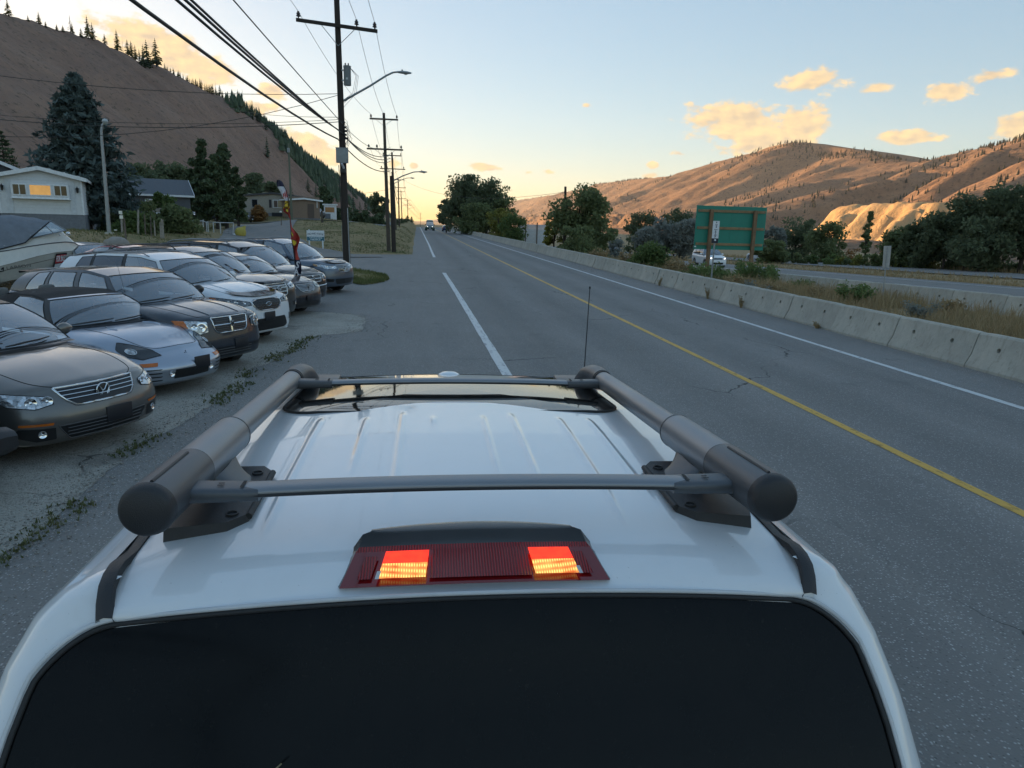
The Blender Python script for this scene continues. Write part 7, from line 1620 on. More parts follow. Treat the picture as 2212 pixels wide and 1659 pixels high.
def flag():
    b = gnd(*z3(1060, 1480), .35); Y = 19.6; P_ = lambda x, y: Vector(aty(*z3(x, y), Y)); o = P_(1045, 1490); r = thing('feather_flag', 'tall red, yellow, navy and white feather flag standing at the car row', 'flag', (o.x, Y, 0)); O = r.location
    MB().tube([p-O for p in (Vector((o.x, Y, 0)), P_(1035, 1460), P_(1010, 1200), P_(960, 860), P_(942, 600), P_(930, 400), P_(890, 220), P_(830, 110), P_(775, 70), P_(740, 95))], [.022, .02, .018, .016, .014, .012, .010, .008, .006, .004], 8).build('pole', MPLB, r, sm=60)
    # cloth: left and right edges down the pole, hanging in folds
    ed = [(60, 745, 790, 0), (90, 733, 830, 0), (160, 745, 860, 1), (240, 800, 890, 1), (310, 840, 915, 1), (370, 880, 930, 2), (420, 870, 940, 2), (480, 845, 942, 3), (530, 850, 943, 3), (570, 905, 945, 3), (640, 938, 950, 3), (760, 950, 968, 3), (800, 958, 1000, 3), (850, 962, 1050, 4), (920, 966, 1090, 4), (980, 975, 1085, 4), (1030, 985, 1070, 3), (1100, 992, 1052, 3), (1180, 1004, 1060, 3), (1235, 1012, 1075, 5), (1300, 1020, 1100, 5), (1380, 1030, 1108, 5), (1450, 1038, 1105, 5)]
    cols = {0: M('flag_navy', (.02, .02, .05), .8), 1: M('flag_white', (.62, .60, .63), .8), 2: M('flag_yellow', (.62, .42, .03), .8), 3: M('flag_red', (.42, .045, .03), .8), 4: M('flag_red', (.42, .045, .03)), 5: M('flag_navy', (.02, .02, .05))}
    rows = []
    for i, (y, x0, x1, k) in enumerate(ed): rows.append([P_(x0+(x1-x0)*t, y)-O+Vector((0, .10*math.sin(t*5+y*.012)*min(1, (x1-x0)/60.), 0)) for t in np.linspace(0, 1, 7)])
    i = 0
    while i < len(ed)-1:
        j = i
        while j < len(ed)-1 and ed[j][3] == ed[i][3]: j += 1
        MB().grid(rows[i:j+1]).build('cloth_panel', cols[ed[i][3]], r, sm=60); i = j
    nf = Vector((0, -.03, 0))
    for pts, mt in (([(968, 800), (1005, 860), (1000, 910), (972, 850)], 2), ([(985, 930), (1040, 955), (1055, 990), (1020, 1030), (990, 1005)], 2), ([(895, 480), (935, 500), (930, 545), (892, 520)], 2), ([(885, 410), (930, 400), (925, 460), (868, 455)], 2)):
        q = [P_(x, y)-O+Vector((0, -.14, 0)) for x, y in pts]; o2 = MB().poly(q).build('cloth_patch', cols[mt], r); MB().tube([p-Vector((0, .003, 0)) for p in q+q[:1]], .006, 5).build('patch_outline', cols[0], o2)
    fl = [[(885, 350), (870, 260), (880, 230), (895, 290)], [(860, 330), (850, 270), (862, 255), (872, 300)], [(905, 330), (885, 200), (900, 235), (918, 310)]]
    for pts in fl: MB().poly([P_(x, y)-O+Vector((0, -.12, 0)) for x, y in pts]).build('flame_print', cols[3], r)
    p = P_(1062, 1310)-O+Vector((0, -.13, 0)); text_mesh('S', .26, cols[1], 'letter', r, Matrix.Translation(p) @ Matrix.Rotation(R(90), 4, 'X') @ Matrix.Rotation(R(-20), 4, 'Z'), .002, (.8, 1), .006); p = P_(1048, 1410)-O+Vector((0, -.13, 0)); text_mesh('A', .24, cols[1], 'letter', r, Matrix.Translation(p) @ Matrix.Rotation(R(90), 4, 'X'), .002, (.7, 1), .006)
flag()
def screen():
    r0 = atr(1150, 520, 112.); r = thing('slatted_screen', 'pale horizontally slatted billboard back between the roadside bushes', 'billboard', (r0[0], r0[1], float(Zright(r0[0], r0[1])))); O = r.location; tl = Vector(atr(1118, 484, 112.))-O; br = Vector(atr(1185, 532, 112.))-O; w = br.x-tl.x; m = M('slat_white', (.50, .52, .54), .6); n = 15; h = (tl.z-br.z)/n
    for k in range(n): MB().box((tl.x+w/2, 0, br.z+h*(k+.5)), (w, .06, h*.86)).build('slat', m, r)
    for x in (.25, .62): MB().box((tl.x+w*x, -.12, tl.z/2), (.16, .14, tl.z+.6)).build('post', MFD, r)
screen()
# ================================================================== TREES
def leaf_mat(name, a, b, tr=.45, sc=.9):
    if name in MATS: return MATS[name]
    t = NT(name); p = t.pos(obj=False); n = t.noise(p, sc, 4., .7); m2 = t.noise(p, sc*9., 2., .6)
    c = t.mix(t.mapr(n, .35, .68), (*a, 1), (*b, 1)); c = t.mix(t.mapr(m2, .3, .8, 0., .5), c, (a[0]*.6, a[1]*.6, a[2]*.6, 1))
    t.B(Base_Color=c, Roughness=.7, Specular_IOR_Level=.25)
    tl = t.n('ShaderNodeBsdfTranslucent', {'Color': c}); ms = t.n('ShaderNodeMixShader', {0: tr}); t.t.links.new(t.b.outputs[0], ms.inputs[1]); t.t.links.new(tl.outputs[0], ms.inputs[2]); t.t.links.new(ms.outputs[0], t.out.inputs[0])
    MATS[name] = t.m; return t.m
LG = leaf_mat('leaf_dark_green', (.15, .185, .08), (.245, .28, .13)); LM = leaf_mat('leaf_mid_green', (.10, .15, .05), (.18, .24, .085)); LY = leaf_mat('leaf_yellow_green', (.20, .215, .055), (.38, .34, .085))
LS = leaf_mat('leaf_silver', (.22, .235, .205), (.34, .355, .315)); LD = leaf_mat('leaf_deep', (.12, .15, .085), (.195, .23, .12)); LB = leaf_mat('needle_blue', (.075, .105, .098), (.14, .18, .168), .15); LC = leaf_mat('needle_cedar', (.07, .098, .05), (.115, .15, .07), .15)
LO = leaf_mat('leaf_rust', (0.266, 0.142, 0.057), (0.418, 0.247, 0.095)); LW = leaf_mat('weed_green', (0.133, 0.190, 0.067), (0.228, 0.304, 0.114)); LDRY = leaf_mat('dry_stalk', (.32, .235, .125), (.46, .35, .19), .3, 2.)
MBARK = M('bark', (.060, .046, .036), .95, var=.4, scale=8., bump=.8, bscale=25.)
def quads(C, size, rng, aspect=1.6, up=0.):
    """one small leaf quad per point with random orientation"""
    n = len(C); a = rng.normal(size=(n, 3)); a[:, 2] += up; a /= np.linalg.norm(a, axis=1)[:, None]; b = rng.normal(size=(n, 3)); b -= a*(a*b).sum(1)[:, None]; b /= np.linalg.norm(b, axis=1)[:, None]
    s = (size*(.6+.8*rng.random(n)))[:, None]; a = a*s*aspect*.5; b = b*s*.5
    V = np.stack([C-a, C+b*.9, C+a, C-b*.9], 1).reshape(-1, 3); F = np.arange(4*n).reshape(-1, 4); return V, F
def tree(px, top, base, hw, D, label, mat, name='leafy_tree', n=4500, leaf=.16, clumps=34, group=None, dens=1., shape='round', trunk=True, seed=0, gap=.0, zb=None, lift=.18):
    rng = np.random.default_rng(int(px*7+D*3)+seed); b = atr(px, base, D); t = atr(px, top, D); z0 = float(Z(b[0], b[1])) if zb is None else zb
    H = t[2]-z0; _d = ray(px, base); w = hw/VF*D/math.hypot(_d[0], _d[1])*.97; root = thing(name, label, 'tree' if trunk else 'shrub', (b[0], b[1], z0), 0, group)
    cl = []
    for k in range(clumps):
        for _ in range(40):
            u = rng.normal(size=3); u /= np.linalg.norm(u); r = rng.random()**.42; p = u*r
            if shape == 'round': ok = True; q = np.array([p[0]*w, p[1]*w*.9, H*(.5+lift/2)+p[2]*H*(.5-lift/2)])
            elif shape == 'column': k_ = .85*(1-.62*max(0, p[2])); q = np.array([p[0]*w*k_, p[1]*w*k_, H*.50+p[2]*H*.47])
            elif shape == 'shrub': q = np.array([p[0]*w, p[1]*w*.9, abs(p[2])*H*.85])
            if gap and vnoise(q[0]*.8/w*3, q[2]*3/H+k*.01, seed) < gap: continue
            break
        cl.append((q, (.16+.20*rng.random())*min(w, H*.5)*(1.25 if shape == 'shrub' else .8 if shape == 'column' else 1.)))
    C = []
    per = max(6, int(n/clumps))
    for q, r in cl:
        u = rng.normal(size=(per, 3)); u /= np.linalg.norm(u, axis=1)[:, None]; rr = r*(rng.random(per)**.45)[:, None]*np.array([1.15, 1.15, .85]); C.append(q+u*rr*1.3)
    C = np.concatenate(C); C = C[C[:, 2] > .03]; C = C[C[:, 2] < H*1.03]; V, F = quads(C, leaf, rng)
    link('crown', np_mesh('crown', V, F, mat, False), None, root)
    if trunk:
        m = MB(); tr = max(.07, H*.018); m.tube([(0, 0, -.2), (.02*H*rng.normal()*.3, 0, H*.25), (.03*H*rng.normal()*.5, 0, H*.55), (0, 0, H*.85)], [tr*1.3, tr, tr*.7, tr*.2], 8)
        for k in range(min(16, clumps)):
            q = cl[k][0]; s = H*(.18+.4*rng.random()); s = min(s, max(.1, q[2]*.9)); m.tube([(0, 0, s), (q[0]*.5, q[1]*.5, (s+q[2])*.5+.05*H), tuple(q)], [tr*.5, tr*.3, tr*.08], 5)
        m.build('trunk', MBARK, root, sm=50)
    return root
def spruce(px, top, base, hw, D, label, mat=LB, name='spruce_tree', whorls=34, group=None, n_per=13, dense=26, zb=None):
    rng = np.random.default_rng(int(px+D)); b = atr(px, base, D); t = atr(px, top, D); z0 = float(Z(b[0], b[1])) if zb is None else zb; H = t[2]-z0; _d = ray(px, base); w = hw/VF*D/math.hypot(_d[0], _d[1]); root = thing(name, label, 'tree', (b[0], b[1], z0), 0, group); C = []; S_ = []
    br = MB(); br.tube([(0, 0, -.2), (0, 0, H*.5), (0, 0, H*.98)], [H*.025, H*.014, .02], 8)
    V = []; F = []
    for k in range(whorls):
        f = k/(whorls-1.); z = H*(.10+.88*f); rad = w*min(1., (1-f)**.75*1.12)*(1-.25*max(0, .22-f)/.22)+.06*w
        m = max(4, int(n_per*(1-.55*f)))
        for j in range(m):
            a = 2*math.pi*(j+rng.random()*.9)/m+k*.7; L = rad*(.72+.45*rng.random()); dr = -.18-.22*rng.random(); ts = np.sqrt(rng.random(dense))*.97+.03
            x = np.cos(a)*L*ts; y = np.sin(a)*L*ts; sp = .17*L*ts*(1-ts*.55); j1 = rng.normal(size=(dense, 3))*np.stack([sp, sp, sp*.42], 1)
            C.append(np.stack([x, y, z+L*(dr*ts+.22*ts**2)], 1)+j1)
            if j % 3 == 0: br.tube([(0, 0, z), (math.cos(a)*L*.6, math.sin(a)*L*.6, z+L*dr*.5)], [.03, .012], 4, False)
    C = np.concatenate(C); V, F = quads(C, max(.10, w*.062), rng, 2.4); link('crown', np_mesh('crown', V, F, mat, False), None, root); br.build('trunk', MBARK, root, sm=50); return root
spruce(192, 160, 492, 104, 60, 'huge blue grey spruce towering behind the white mobile home', LB, whorls=36, n_per=17, dense=34)
spruce(18, 283, 420, 48, 72, 'dark broad conifer behind the dark house gable', LC, whorls=22, n_per=13)
for i, (px, tp, bs, hw, D, lab) in enumerate(((446, 292, 482, 26, 80, 'tallest dark cedar column of the clump by the black pickup'), (490, 301, 482, 29, 78, 'stout cedar column nearest the black pickup'), (470, 330, 482, 34, 76, 'dense low cedar filling the front of the cedar clump'), (425, 345, 480, 24, 82, 'cedar at the house side of the cedar clump'), (515, 350, 480, 18, 84, 'slim cedar leaning over the black pickup'))):
    tree(px, tp, bs, hw, D, lab, LC, 'cedar_tree', 5200, .26, 60, 'cedars in a clump', shape='column')
for (px, tp, bs, hw, D, lab, mt) in ((300, 352, 440, 42, 92, 'dark leafy tree behind the grey house roof', LD), (352, 345, 440, 48, 98, 'broad dark tree rising behind the grey house', LD), (405, 352, 440, 40, 102, 'dark tree between the grey house and the cedars', LD), (548, 376, 440, 34, 118, 'dark tree behind the tan mobile home', LD), (250, 395, 450, 30, 76, 'dark understorey tree beside the spruce', LD), (585, 395, 425, 26, 150, 'distant dark tree above the tan mobile home roof', LD), (700, 405, 445, 18, 150, 'distant dark tree above the brown garage', LC)):
    tree(px, tp, bs, hw, D, lab, mt, 'leafy_tree', 3600, .30, 36, 'dark trees behind the homes')
for (px, tp, bs, hw, D, lab, mt) in ((278, 446, 500, 28, 53, 'clipped round hedge behind the slanted fence post', LM), (318, 428, 500, 34, 56, 'leafy green bush before the grey house', LG), (352, 402, 500, 30, 58, 'tall green bush hiding the grey house wall', LM), (385, 438, 500, 36, 57, 'spreading bush beside the green cabinet', LG), (412, 462, 500, 22, 60, 'low bush against the pipe fence', LG), (240, 440, 492, 18, 58, 'dark bush at the spruce trunk', LD), (525, 440, 470, 10, 100, 'round shrub at the black pickup nose', LG), (560, 440, 466, 16, 110, 'rust tinged shrub before the tan mobile home', LO)):
    tree(px, tp, bs, hw, D, lab, mt, 'bush', 4200, .15, 34, 'bushes by the homes', shape='shrub', trunk=False)
spruce(631, 405, 460, 10, 125, 'small dark conifer behind the brown garage', LC, whorls=14, n_per=8, dense=12)
for k, (px, tp, hw, D) in enumerate(((712, 430, 16, 150), (735, 440, 14, 148), (752, 446, 14, 145), (770, 450, 13, 142), (788, 452, 13, 140), (806, 455, 13, 138), (822, 458, 12, 136))):
    tree(px, tp, 478, hw, D, 'dark clipped hedge section at the end of the cross street', LC, 'hedge', 1500, .34, 22, 'dark hedge along the cross street', shape='shrub', trunk=False)
tree(817, 415, 476, 21, 152, 'open crowned tree silhouetted beside the hedge', LD, 'leafy_tree', 2200, .30, 26, gap=.3)
for px, tp, hw, D in ((764, 418, 9, 165), (790, 432, 7, 170), (778, 436, 6, 180)): spruce(px, tp, 478, hw, D, 'small conifer silhouetted against the yellow sky by the hedge', LC, whorls=14, n_per=8, dense=10, group='conifers by the hedge')
for px, tp, hw, D in ((868, 470, 7, 190), (880, 466, 6, 210), (889, 468, 5, 225), (858, 474, 8, 175), (874, 474, 7, 200)): spruce(px, tp, 489, hw, D, 'small conifer at the foot of the distant utility poles', LC, whorls=12, n_per=8, dense=10, group='conifers under the far poles')
# beyond the barrier on the right
for (px, tp, bs, hw, D, lab, mt, n, lf, gp) in ((1008, 380, 512, 52, 150, 'massive dark round tree beside the road crest', LD, 15000, .32, 0), (1050, 386, 510, 46, 146, 'dark tree merging with the massive round one', LD, 11000, .30, 0), (964, 432, 505, 20, 160, 'small dark tree leaning over the barrier end', LD, 2600, .30, .2), (1090, 402, 505, 26, 142, 'sparse crowned tree at the side of the dark mass', LG, 2400, .28, .3), (1030, 440, 512, 46, 140, 'low leafy tree at the foot of the dark mass', LG, 4500, .28, 0)):
    tree(px, tp, bs, hw, D, lab, mt, 'leafy_tree', n, lf, 46 if n < 9000 else 90, 'trees by the road crest', gap=gp, lift=.05)
tree(1076, 452, 530, 26, 112, 'yellow green bushy tree, the yellower of two by the barrier', LY, 'leafy_tree', 3600, .20, 34, lift=.02); tree(1108, 462, 534, 30, 108, 'fresh green bushy tree next to the yellow one', LM, 'leafy_tree', 3600, .20, 34, lift=.02)
tree(1245, 396, 588, 60, 66, 'tall loose leafed tree around the cut-off pole', LG, 'leafy_tree', 8200, .19, 60, gap=.22, lift=.05); tree(1195, 452, 580, 24, 68, 'yellowing side tree next to the slatted screen', LY, 'leafy_tree', 1800, .17, 20, gap=.25, lift=.05)
tree(1298, 470, 585, 30, 64, 'leafy sapling at the far side of the loose tree', LG, 'leafy_tree', 2200, .17, 22, gap=.2, lift=.05); tree(1240, 480, 592, 62, 60, 'dense green bush under the loose leafed tree', LG, 'bush', 6000, .16, 44, shape='shrub', trunk=False); tree(1330, 512, 562, 22, 92, 'grey green roadside shrub beyond the highway', LS, 'bush', 1500, .2, 18, shape='shrub', trunk=False)
tree(1405, 516, 592, 44, 42, 'dark green bush in the dry grass beside the green sign', LM, 'bush', 6500, .10, 50, shape='shrub', trunk=False, lift=0)
for (px, tp, bs, hw, D, lab, mt) in ((1378, 452, 552, 38, 128, 'dark round tree left of the silvery olives', LD), (1455, 448, 552, 40, 132, 'dark tree behind the silvery olives', LD), (1425, 470, 562, 40, 108, 'silvery olive tree, the broader one by the green sign', LS), (1475, 464, 562, 38, 106, 'silvery olive tree touching the green sign edge', LS), (1395, 488, 560, 32, 104, 'low silvery olive tree by the highway', LS), (1668, 488, 560, 24, 112, 'silvery olive tree at the other side of the green sign', LS), (1715, 470, 562, 46, 120, 'dark dense tree behind the spare wheel vehicle', LD), (1780, 480, 562, 40, 112, 'green tree with a bright top beyond the far lanes', LG), (1745, 462, 520, 10, 150, 'small pointed tree above the dark dense tree', LD), (1660, 520, 566, 40, 98, 'low green roadside tree under the sign', LG)):
    tree(px, tp, bs, hw, D, lab, mt, 'leafy_tree', 4400, .26, 40, 'trees beyond the highway', lift=.02)
tree(1868, 455, 556, 15, 120, 'slender poplar before the golden bluff', LG, 'poplar_tree', 2600, .24, 40, shape='column'); tree(1835, 515, 562, 20, 118, 'bare reddish shrub at the poplar', LO, 'bush', 700, .18, 16, shape='shrub', trunk=False, gap=.3); tree(1905, 520, 562, 22, 118, 'bare brown shrub right behind the small sign', LO, 'bush', 800, .18, 16, shape='shrub', trunk=False, gap=.3)
for (px, tp, bs, hw, D, lab, mt) in ((1945, 492, 582, 42, 96, 'grey green tree at the edge of the dark grove', LG), (1985, 478, 584, 44, 94, 'dark tree near the pale sign back', LD), (2035, 446, 586, 50, 92, 'dark tree in the middle of the grove', LD), (2080, 412, 588, 52, 92, 'tall dark tree with an open lower crown', LD), (2140, 382, 590, 56, 90, 'tallest dark tree of the grove', LD), (2200, 370, 594, 50, 88, 'dark tree cut by the picture edge', LD), (2110, 470, 592, 60, 86, 'low dark tree before the tall ones', LD), (2270, 380, 598, 60, 86, 'dark tree just beyond the tall grove', LD)):
    tree(px, tp, bs, hw, D, lab, mt, 'leafy_tree', 6000, .26, 52, 'dark grove beyond the far lanes', gap=.12, lift=.12 if tp < 420 else .02)
for k in range(26):
    px = 1650+k*23+random.uniform(-8, 8); tree(px, 540+random.uniform(-8, 8)+(k*.55), 566+k*.9, 16+random.uniform(0, 8), 100-k*.35, 'low green shrub along the far edge of the highway', random.choice([LG, LM, LG, LY]), 'bush', 520, .2, 12, 'shrubs along the far highway edge', shape='shrub', trunk=False)

# -------------------------------------------------- conifers on the left hill: shared meshes, one object each
def conifer_mesh(seed, dead=False):
    rng = np.random.default_rng(seed); m = MB(); m.cur = 0; m.tube([(0, 0, -.06), (0, 0, .5), (0, 0, .98)], [.022, .014, .004], 5); trunk = m.mesh('trunk', MBARK)
    c = MB()
    for k in range(13):
        f = k/12.; z = .12+.86*f; rad = .20*(1-f)**.8+.012; nb = 3 if dead else 8
        for j in range(nb):
            if rng.random() < (.5 if dead else .12): continue
            a = 2*math.pi*(j+rng.random())/nb; L = rad*(.6+.7*rng.random()); d = np.array([math.cos(a), math.sin(a)]); p = np.array([-d[1], d[0]])*L*(.06 if dead else .34)
            c.add([(0, 0, z+.035), (d[0]*L*.6+p[0], d[1]*L*.6+p[1], z-L*.10), (d[0]*L, d[1]*L, z-L*.30), (d[0]*L*.6-p[0], d[1]*L*.6-p[1], z-L*.12)], [(0, 1, 2, 3)])
    return trunk, c.mesh('crown', LC if not dead else MBARK)
CON = [conifer_mesh(k) for k in range(5)]; DEAD = conifer_mesh(99, True)
def hill_tree(x, y, z, h, var, label, group, wid=1.):
    o = thing('pine_tree', label, 'tree', (x, y, z), random.random()*6, group); t, c = DEAD if var < 0 else CON[var % 5]
    for nm, me in (('trunk', t), ('crown', c)):
        q = link(nm, me, None, o); q.scale = (h*wid, h*wid, h)
def left_ridge_tree(vx, hpx, var=0, wid=1., label='pine silhouetted on the grassy ridge above the homes', group='pines along the ridge'):
    vy = np.interp(vx, [p[0] for p in LR_PX], [p[1] for p in LR_PX]); p = atx(vx, vy, LXR); D = math.hypot(p[0], p[1]); z = float(Zlh(1., p[1])); hill_tree(p[0]+1, p[1], z-1., hpx/VF*D+1., var, label, group, wid)
K4 = 1400/2212*2212/4080
for (x, h, v, w, lab) in ((40, 78, 0, 1.1, 'tall dark pine at the upper end of the ridge'), (235, 56, 1, 1.2, None), (165, 25, 2, 1.3, None), (435, 84, -1, 1.4, 'dead bare tree standing on the ridge'), (445, 50, 3, 1.2, None), (275, 25, 4, 1.4, None), (345, 30, 1, 1.5, None), (385, 28, 0, 1.5, None), (500, 45, 2, 1.4, None), (545, 112, 3, 1.0, 'tallest dark pine of the ridge pair'), (575, 84, 1, 1.2, 'broad pine beside the tallest ridge pine'), (650, 55, 0, 1.2, None), (730, 108, 4, 1.0, 'tall slim pine beside the bare ridge pole'), (765, 88, -1, .3, None), (795, 80, 2, 1.3, None), (820, 86, 1, 1.3, None), (845, 80, 3, 1.1, None), (890, 45, 0, 1.5, None), (940, 30, 2, 1.5, None)):
    left_ridge_tree(x*K4, h*K4*.9, v, w*1.1, lab or 'pine silhouetted on the grassy ridge above the homes')
# the lone fir on the spur below the skyline
p = atx(985*K4, 400*K4, LXR+8); hill_tree(p[0], p[1], p[2]-1.5, 135*K4/VF*math.hypot(p[0], p[1]), 2, 'lone broad fir standing out on the spur below the skyline', 'pines along the ridge', 1.35)
_rg = np.random.default_rng(5)
for vx in np.arange(352, 800, 4.6):
    h = (11+15*_rg.random())*(1.05 if vx > 540 else .75 if vx > 430 else .45)
    left_ridge_tree(vx+_rg.uniform(-2, 2), h*(1. if vx < 660 else .95), int(_rg.integers(0, 5)), .9+.5*_rg.random(), 'dark conifer in the dense row on the falling ridge', 'conifers on the falling ridge')
left_ridge_tree(1525*K4, 110*K4, -1, 1.3, 'dead snag above the conifer row on the ridge'); left_ridge_tree(1355*K4, 80*K4, -1, .4, 'dead pole trunk above the conifer row')
cnt = 0; V_ = []
while cnt < 150:
    y = math.exp(_rg.uniform(math.log(560), math.log(2300))); u = _rg.uniform(.12, .98)
    d = float(fbm(y/110., u*3.2, 3, 77)); lim = .60-.20*float(sst(800, 1500, y)) - .05*u
    if d < lim or (y < 750 and u < .45): continue
    x = -72-(-72-LXR)*u; hill_tree(x, y, float(Zlh(u, y))-1., _rg.uniform(11, 23), int(_rg.integers(0, 5)), 'dark conifer growing in the gullies of the brown hillside', 'conifers on the hillside', _rg.uniform(.9, 1.4)); cnt += 1
def forest(name, pts, hs, label, mat):
    C = []; F = []; rg = np.random.default_rng(3); b = 0; V = []
    for (x, y, z), h in zip(pts, hs):
        w = h*.2*rg.uniform(.8, 1.4); k = 5; a0 = rg.random()*6
        for lo, hi, ww in ((.05, .62, 1.), (.38, 1., .7)):
            ring = [(x+w*ww*math.cos(a0+2*math.pi*i/k), y+w*ww*math.sin(a0+2*math.pi*i/k), z+h*lo) for i in range(k)]; V += ring+[(x, y, z+h*hi)]
            F += [(b+i, b+(i+1) % k, b+k) for i in range(k)]; b += k+1
    me = np_mesh(name, V, F, mat, False); tag(link(name, me), label, 'forest', None, 'stuff')
P_, H_ = [], []
while len(P_) < 3000:
    y = math.exp(_rg.uniform(math.log(800), math.log(3200))); u = 1-.85*_rg.random()**1.4
    if float(fbm(y/130., u*3., 3, 77)) < .47-.12*float(sst(900, 1500, y))+.10*(1-u): continue
    P_.append((-72-(-72-LXR)*u, y, float(Zlh(u, y))-1.)); H_.append(_rg.uniform(10, 20))
forest('forest', P_, H_, 'far conifer wood darkening the lower end of the brown hill', LC)
P_, H_ = [], []
while len(P_) < 3600:
    y = math.exp(_rg.uniform(math.log(1300), math.log(12000))); x = _rg.uniform(700, 1720) if _rg.random() < .75 else _rg.uniform(1640, 1715)
    ht = (x-930)/770.; d = float(fbm(x/300., y/420., 4, 61)); lim = .60-.10*float(sst(.55, 1., ht))-.12*float(sst(3000, 5000, y))
    if x > 1640: lim = .42
    if d < lim: continue
    z, dd = Zrh(np.array(x), np.array(y)); P_.append((x, y, float(z)-1.)); H_.append(_rg.uniform(9, 18))
forest('forest', P_, H_, 'scattered pines dotting the slopes and skyline of the far hills', leaf_mat('far_pine', (.030, .036, .024), (.050, .058, .036), .1))
# ================================================================== GRASS AND WEEDS
def blades(name, P, h, w, mat, label, cat='grass', lean=.35, seed=1, per=5):
    rng = np.random.default_rng(seed); P = np.repeat(np.asarray(P, float), per, 0); n = len(P); P[:, :2] += rng.normal(size=(n, 2))*np.repeat(np.asarray(h), per)[:, None]*.22
    a = rng.random(n)*2*math.pi; H = np.repeat(np.asarray(h), per)*(.45+.75*rng.random(n)); d = np.stack([np.cos(a), np.sin(a), 0*a], 1); s = np.stack([-np.sin(a), np.cos(a), 0*a], 1)*(w*(.7+.6*rng.random(n)))[:, None]
    le = (lean*(.3+rng.random(n))*H)[:, None]; z = np.array([0, 0, 1.])
    V = np.stack([P-s, P+s, P+d*le*.4+z*(H*.6)[:, None]+s*.7, P+d*le*.4+z*(H*.6)[:, None]-s*.7, P+d*le+z*H[:, None]], 1).reshape(-1, 3)
    b = np.arange(n)[:, None]*5; F4 = np.concatenate([b+0, b+1, b+2, b+3], 1); F3 = np.concatenate([b+3, b+2, b+4, b+4], 1)
    me = bpy.data.meshes.new(name); me.from_pydata(V.tolist(), [], [tuple(q) for q in F4]+[tuple(q[:3]) for q in F3]); me.materials.append(mat); return tag(link(name, me), label, cat, None, 'stuff')
rg = np.random.default_rng(12)
# dry grass of the median between the two barriers
x = rg.uniform(11.15, 18.0, 12000); y = np.exp(rg.uniform(math.log(9), math.log(75), 12000)); d = fbm(x*.45, y*.45, 4, 90); k = d > .40; x, y = x[k], y[k]
blades('dry_grass', np.stack([x, y, Z(x, y)-.02], 1), rg.uniform(.25, .62, len(x))*(.6+d[k]*.8), .009, LDRY, 'dry tan grass covering the weedy strip behind the barrier', lean=.45, per=6)
x = rg.uniform(33.8, 44.6, 5000); y = np.exp(rg.uniform(math.log(20), math.log(150), 5000)); d = fbm(x*.3, y*.3, 4, 91); k = d > .36; x, y = x[k], y[k]
blades('dry_grass', np.stack([x, y, Z(x, y)-.02], 1), rg.uniform(.15, .42, len(x)), .02, LDRY, 'dry grass tufts between the two highway carriageways', lean=.5, per=5, seed=2)
x = rg.uniform(57.3, 64, 2600); y = np.exp(rg.uniform(math.log(30), math.log(150), 2600)); blades('dry_grass', np.stack([x, y, Z(x, y)-.02], 1), rg.uniform(.3, .8, len(x)), .03, LDRY, 'tall dry grass along the outer edge of the highway', per=4, seed=3)
# verge and yards on the left
MGB = leaf_mat('lawn_blade', (.12, .15, .055), (.26, .225, .115), .3, .35)
x = rg.uniform(-26, -.6, 26000); y = np.exp(rg.uniform(math.log(30), math.log(130), 26000)); k = (y > 53.4) | (x < -12.9); xs_ = np.interp(y, [46, 52, 60, 70, 82, 92], [-6, -9.5, -12, -14.5, -16.5, -18]); k &= ~((np.abs(x-xs_) < 4.2) & (y < 96)); k &= ~((y > 93) & (y < 104) & (x < -9)); k &= fbm(x*.35, y*.35, 3, 44) > .34; x, y = x[k], y[k]
blades('grass', np.stack([x, y, Z(x, y)-.02], 1), rg.uniform(.05, .16, len(x)), .016, MGB, 'short green and tan grass on the verge and yards', per=4, seed=4)
# weeds growing in the joint between the lot and the asphalt
LWD = leaf_mat('joint_weed', (.10, .125, .045), (.19, .19, .085), .3, 1.5)
def edge_weeds():
    P = []; h = []
    for yy in np.arange(3.5, 15.2, .012):
        if float(fbm(yy*.9, 0*yy, 3, 7)) < .43: continue
        P.append((float(lot_right(np.array([yy]))[0])+rg.normal()*.09+.03, yy+rg.normal()*.03, .012)); h.append(rg.uniform(.015, .05))
    blades('weeds', P, h, .006, LWD, 'low green weeds in the crack along the lot edge', 'weeds', .8, 5, 6)
edge_weeds()
# small grass patch in front of the utility pole
def patch():
    c = (gnd(770, 600)[:2]+gnd(835, 602)[:2])/2; a = np.linspace(0, 2*math.pi, 40)[:-1]; q0 = gnd(757, 612); q1 = gnd(842, 602); q2 = gnd(800, 586); q3 = gnd(758, 582)
    o = np.array([gnd(*p)[:2] for p in ((752, 606), (775, 615), (810, 613), (838, 605), (830, 594), (790, 586), (756, 582), (720, 588))]); oo = crom(np.c_[o, 0*o[:, 0]], 6, True); cen = oo.mean(0); rows = []
    for s in (1., .9, .7, .4, .02): rows.append([(cen[0]+(p[0]-cen[0])*s, cen[1]+(p[1]-cen[1])*s, .015+.07*(1-s)) for p in oo])
    MB().grid(rows, close_v=True).build('grass_patch', MG, None, sm=60)['kind'] = 'structure'
    m = len(oo); P = []
    for _ in range(2600):
        i = rg.integers(0, m); s = math.sqrt(rg.random())*1.02; P.append((cen[0]+(oo[i][0]-cen[0])*s, cen[1]+(oo[i][1]-cen[1])*s, .02))
    blades('grass', P, rg.uniform(.04, .12, len(P)), .010, leaf_mat('patch_blade', (.12, .15, .05), (.23, .22, .09), .3, .6), 'green grass tuft at the foot of the utility pole', per=4, seed=6)
patch()
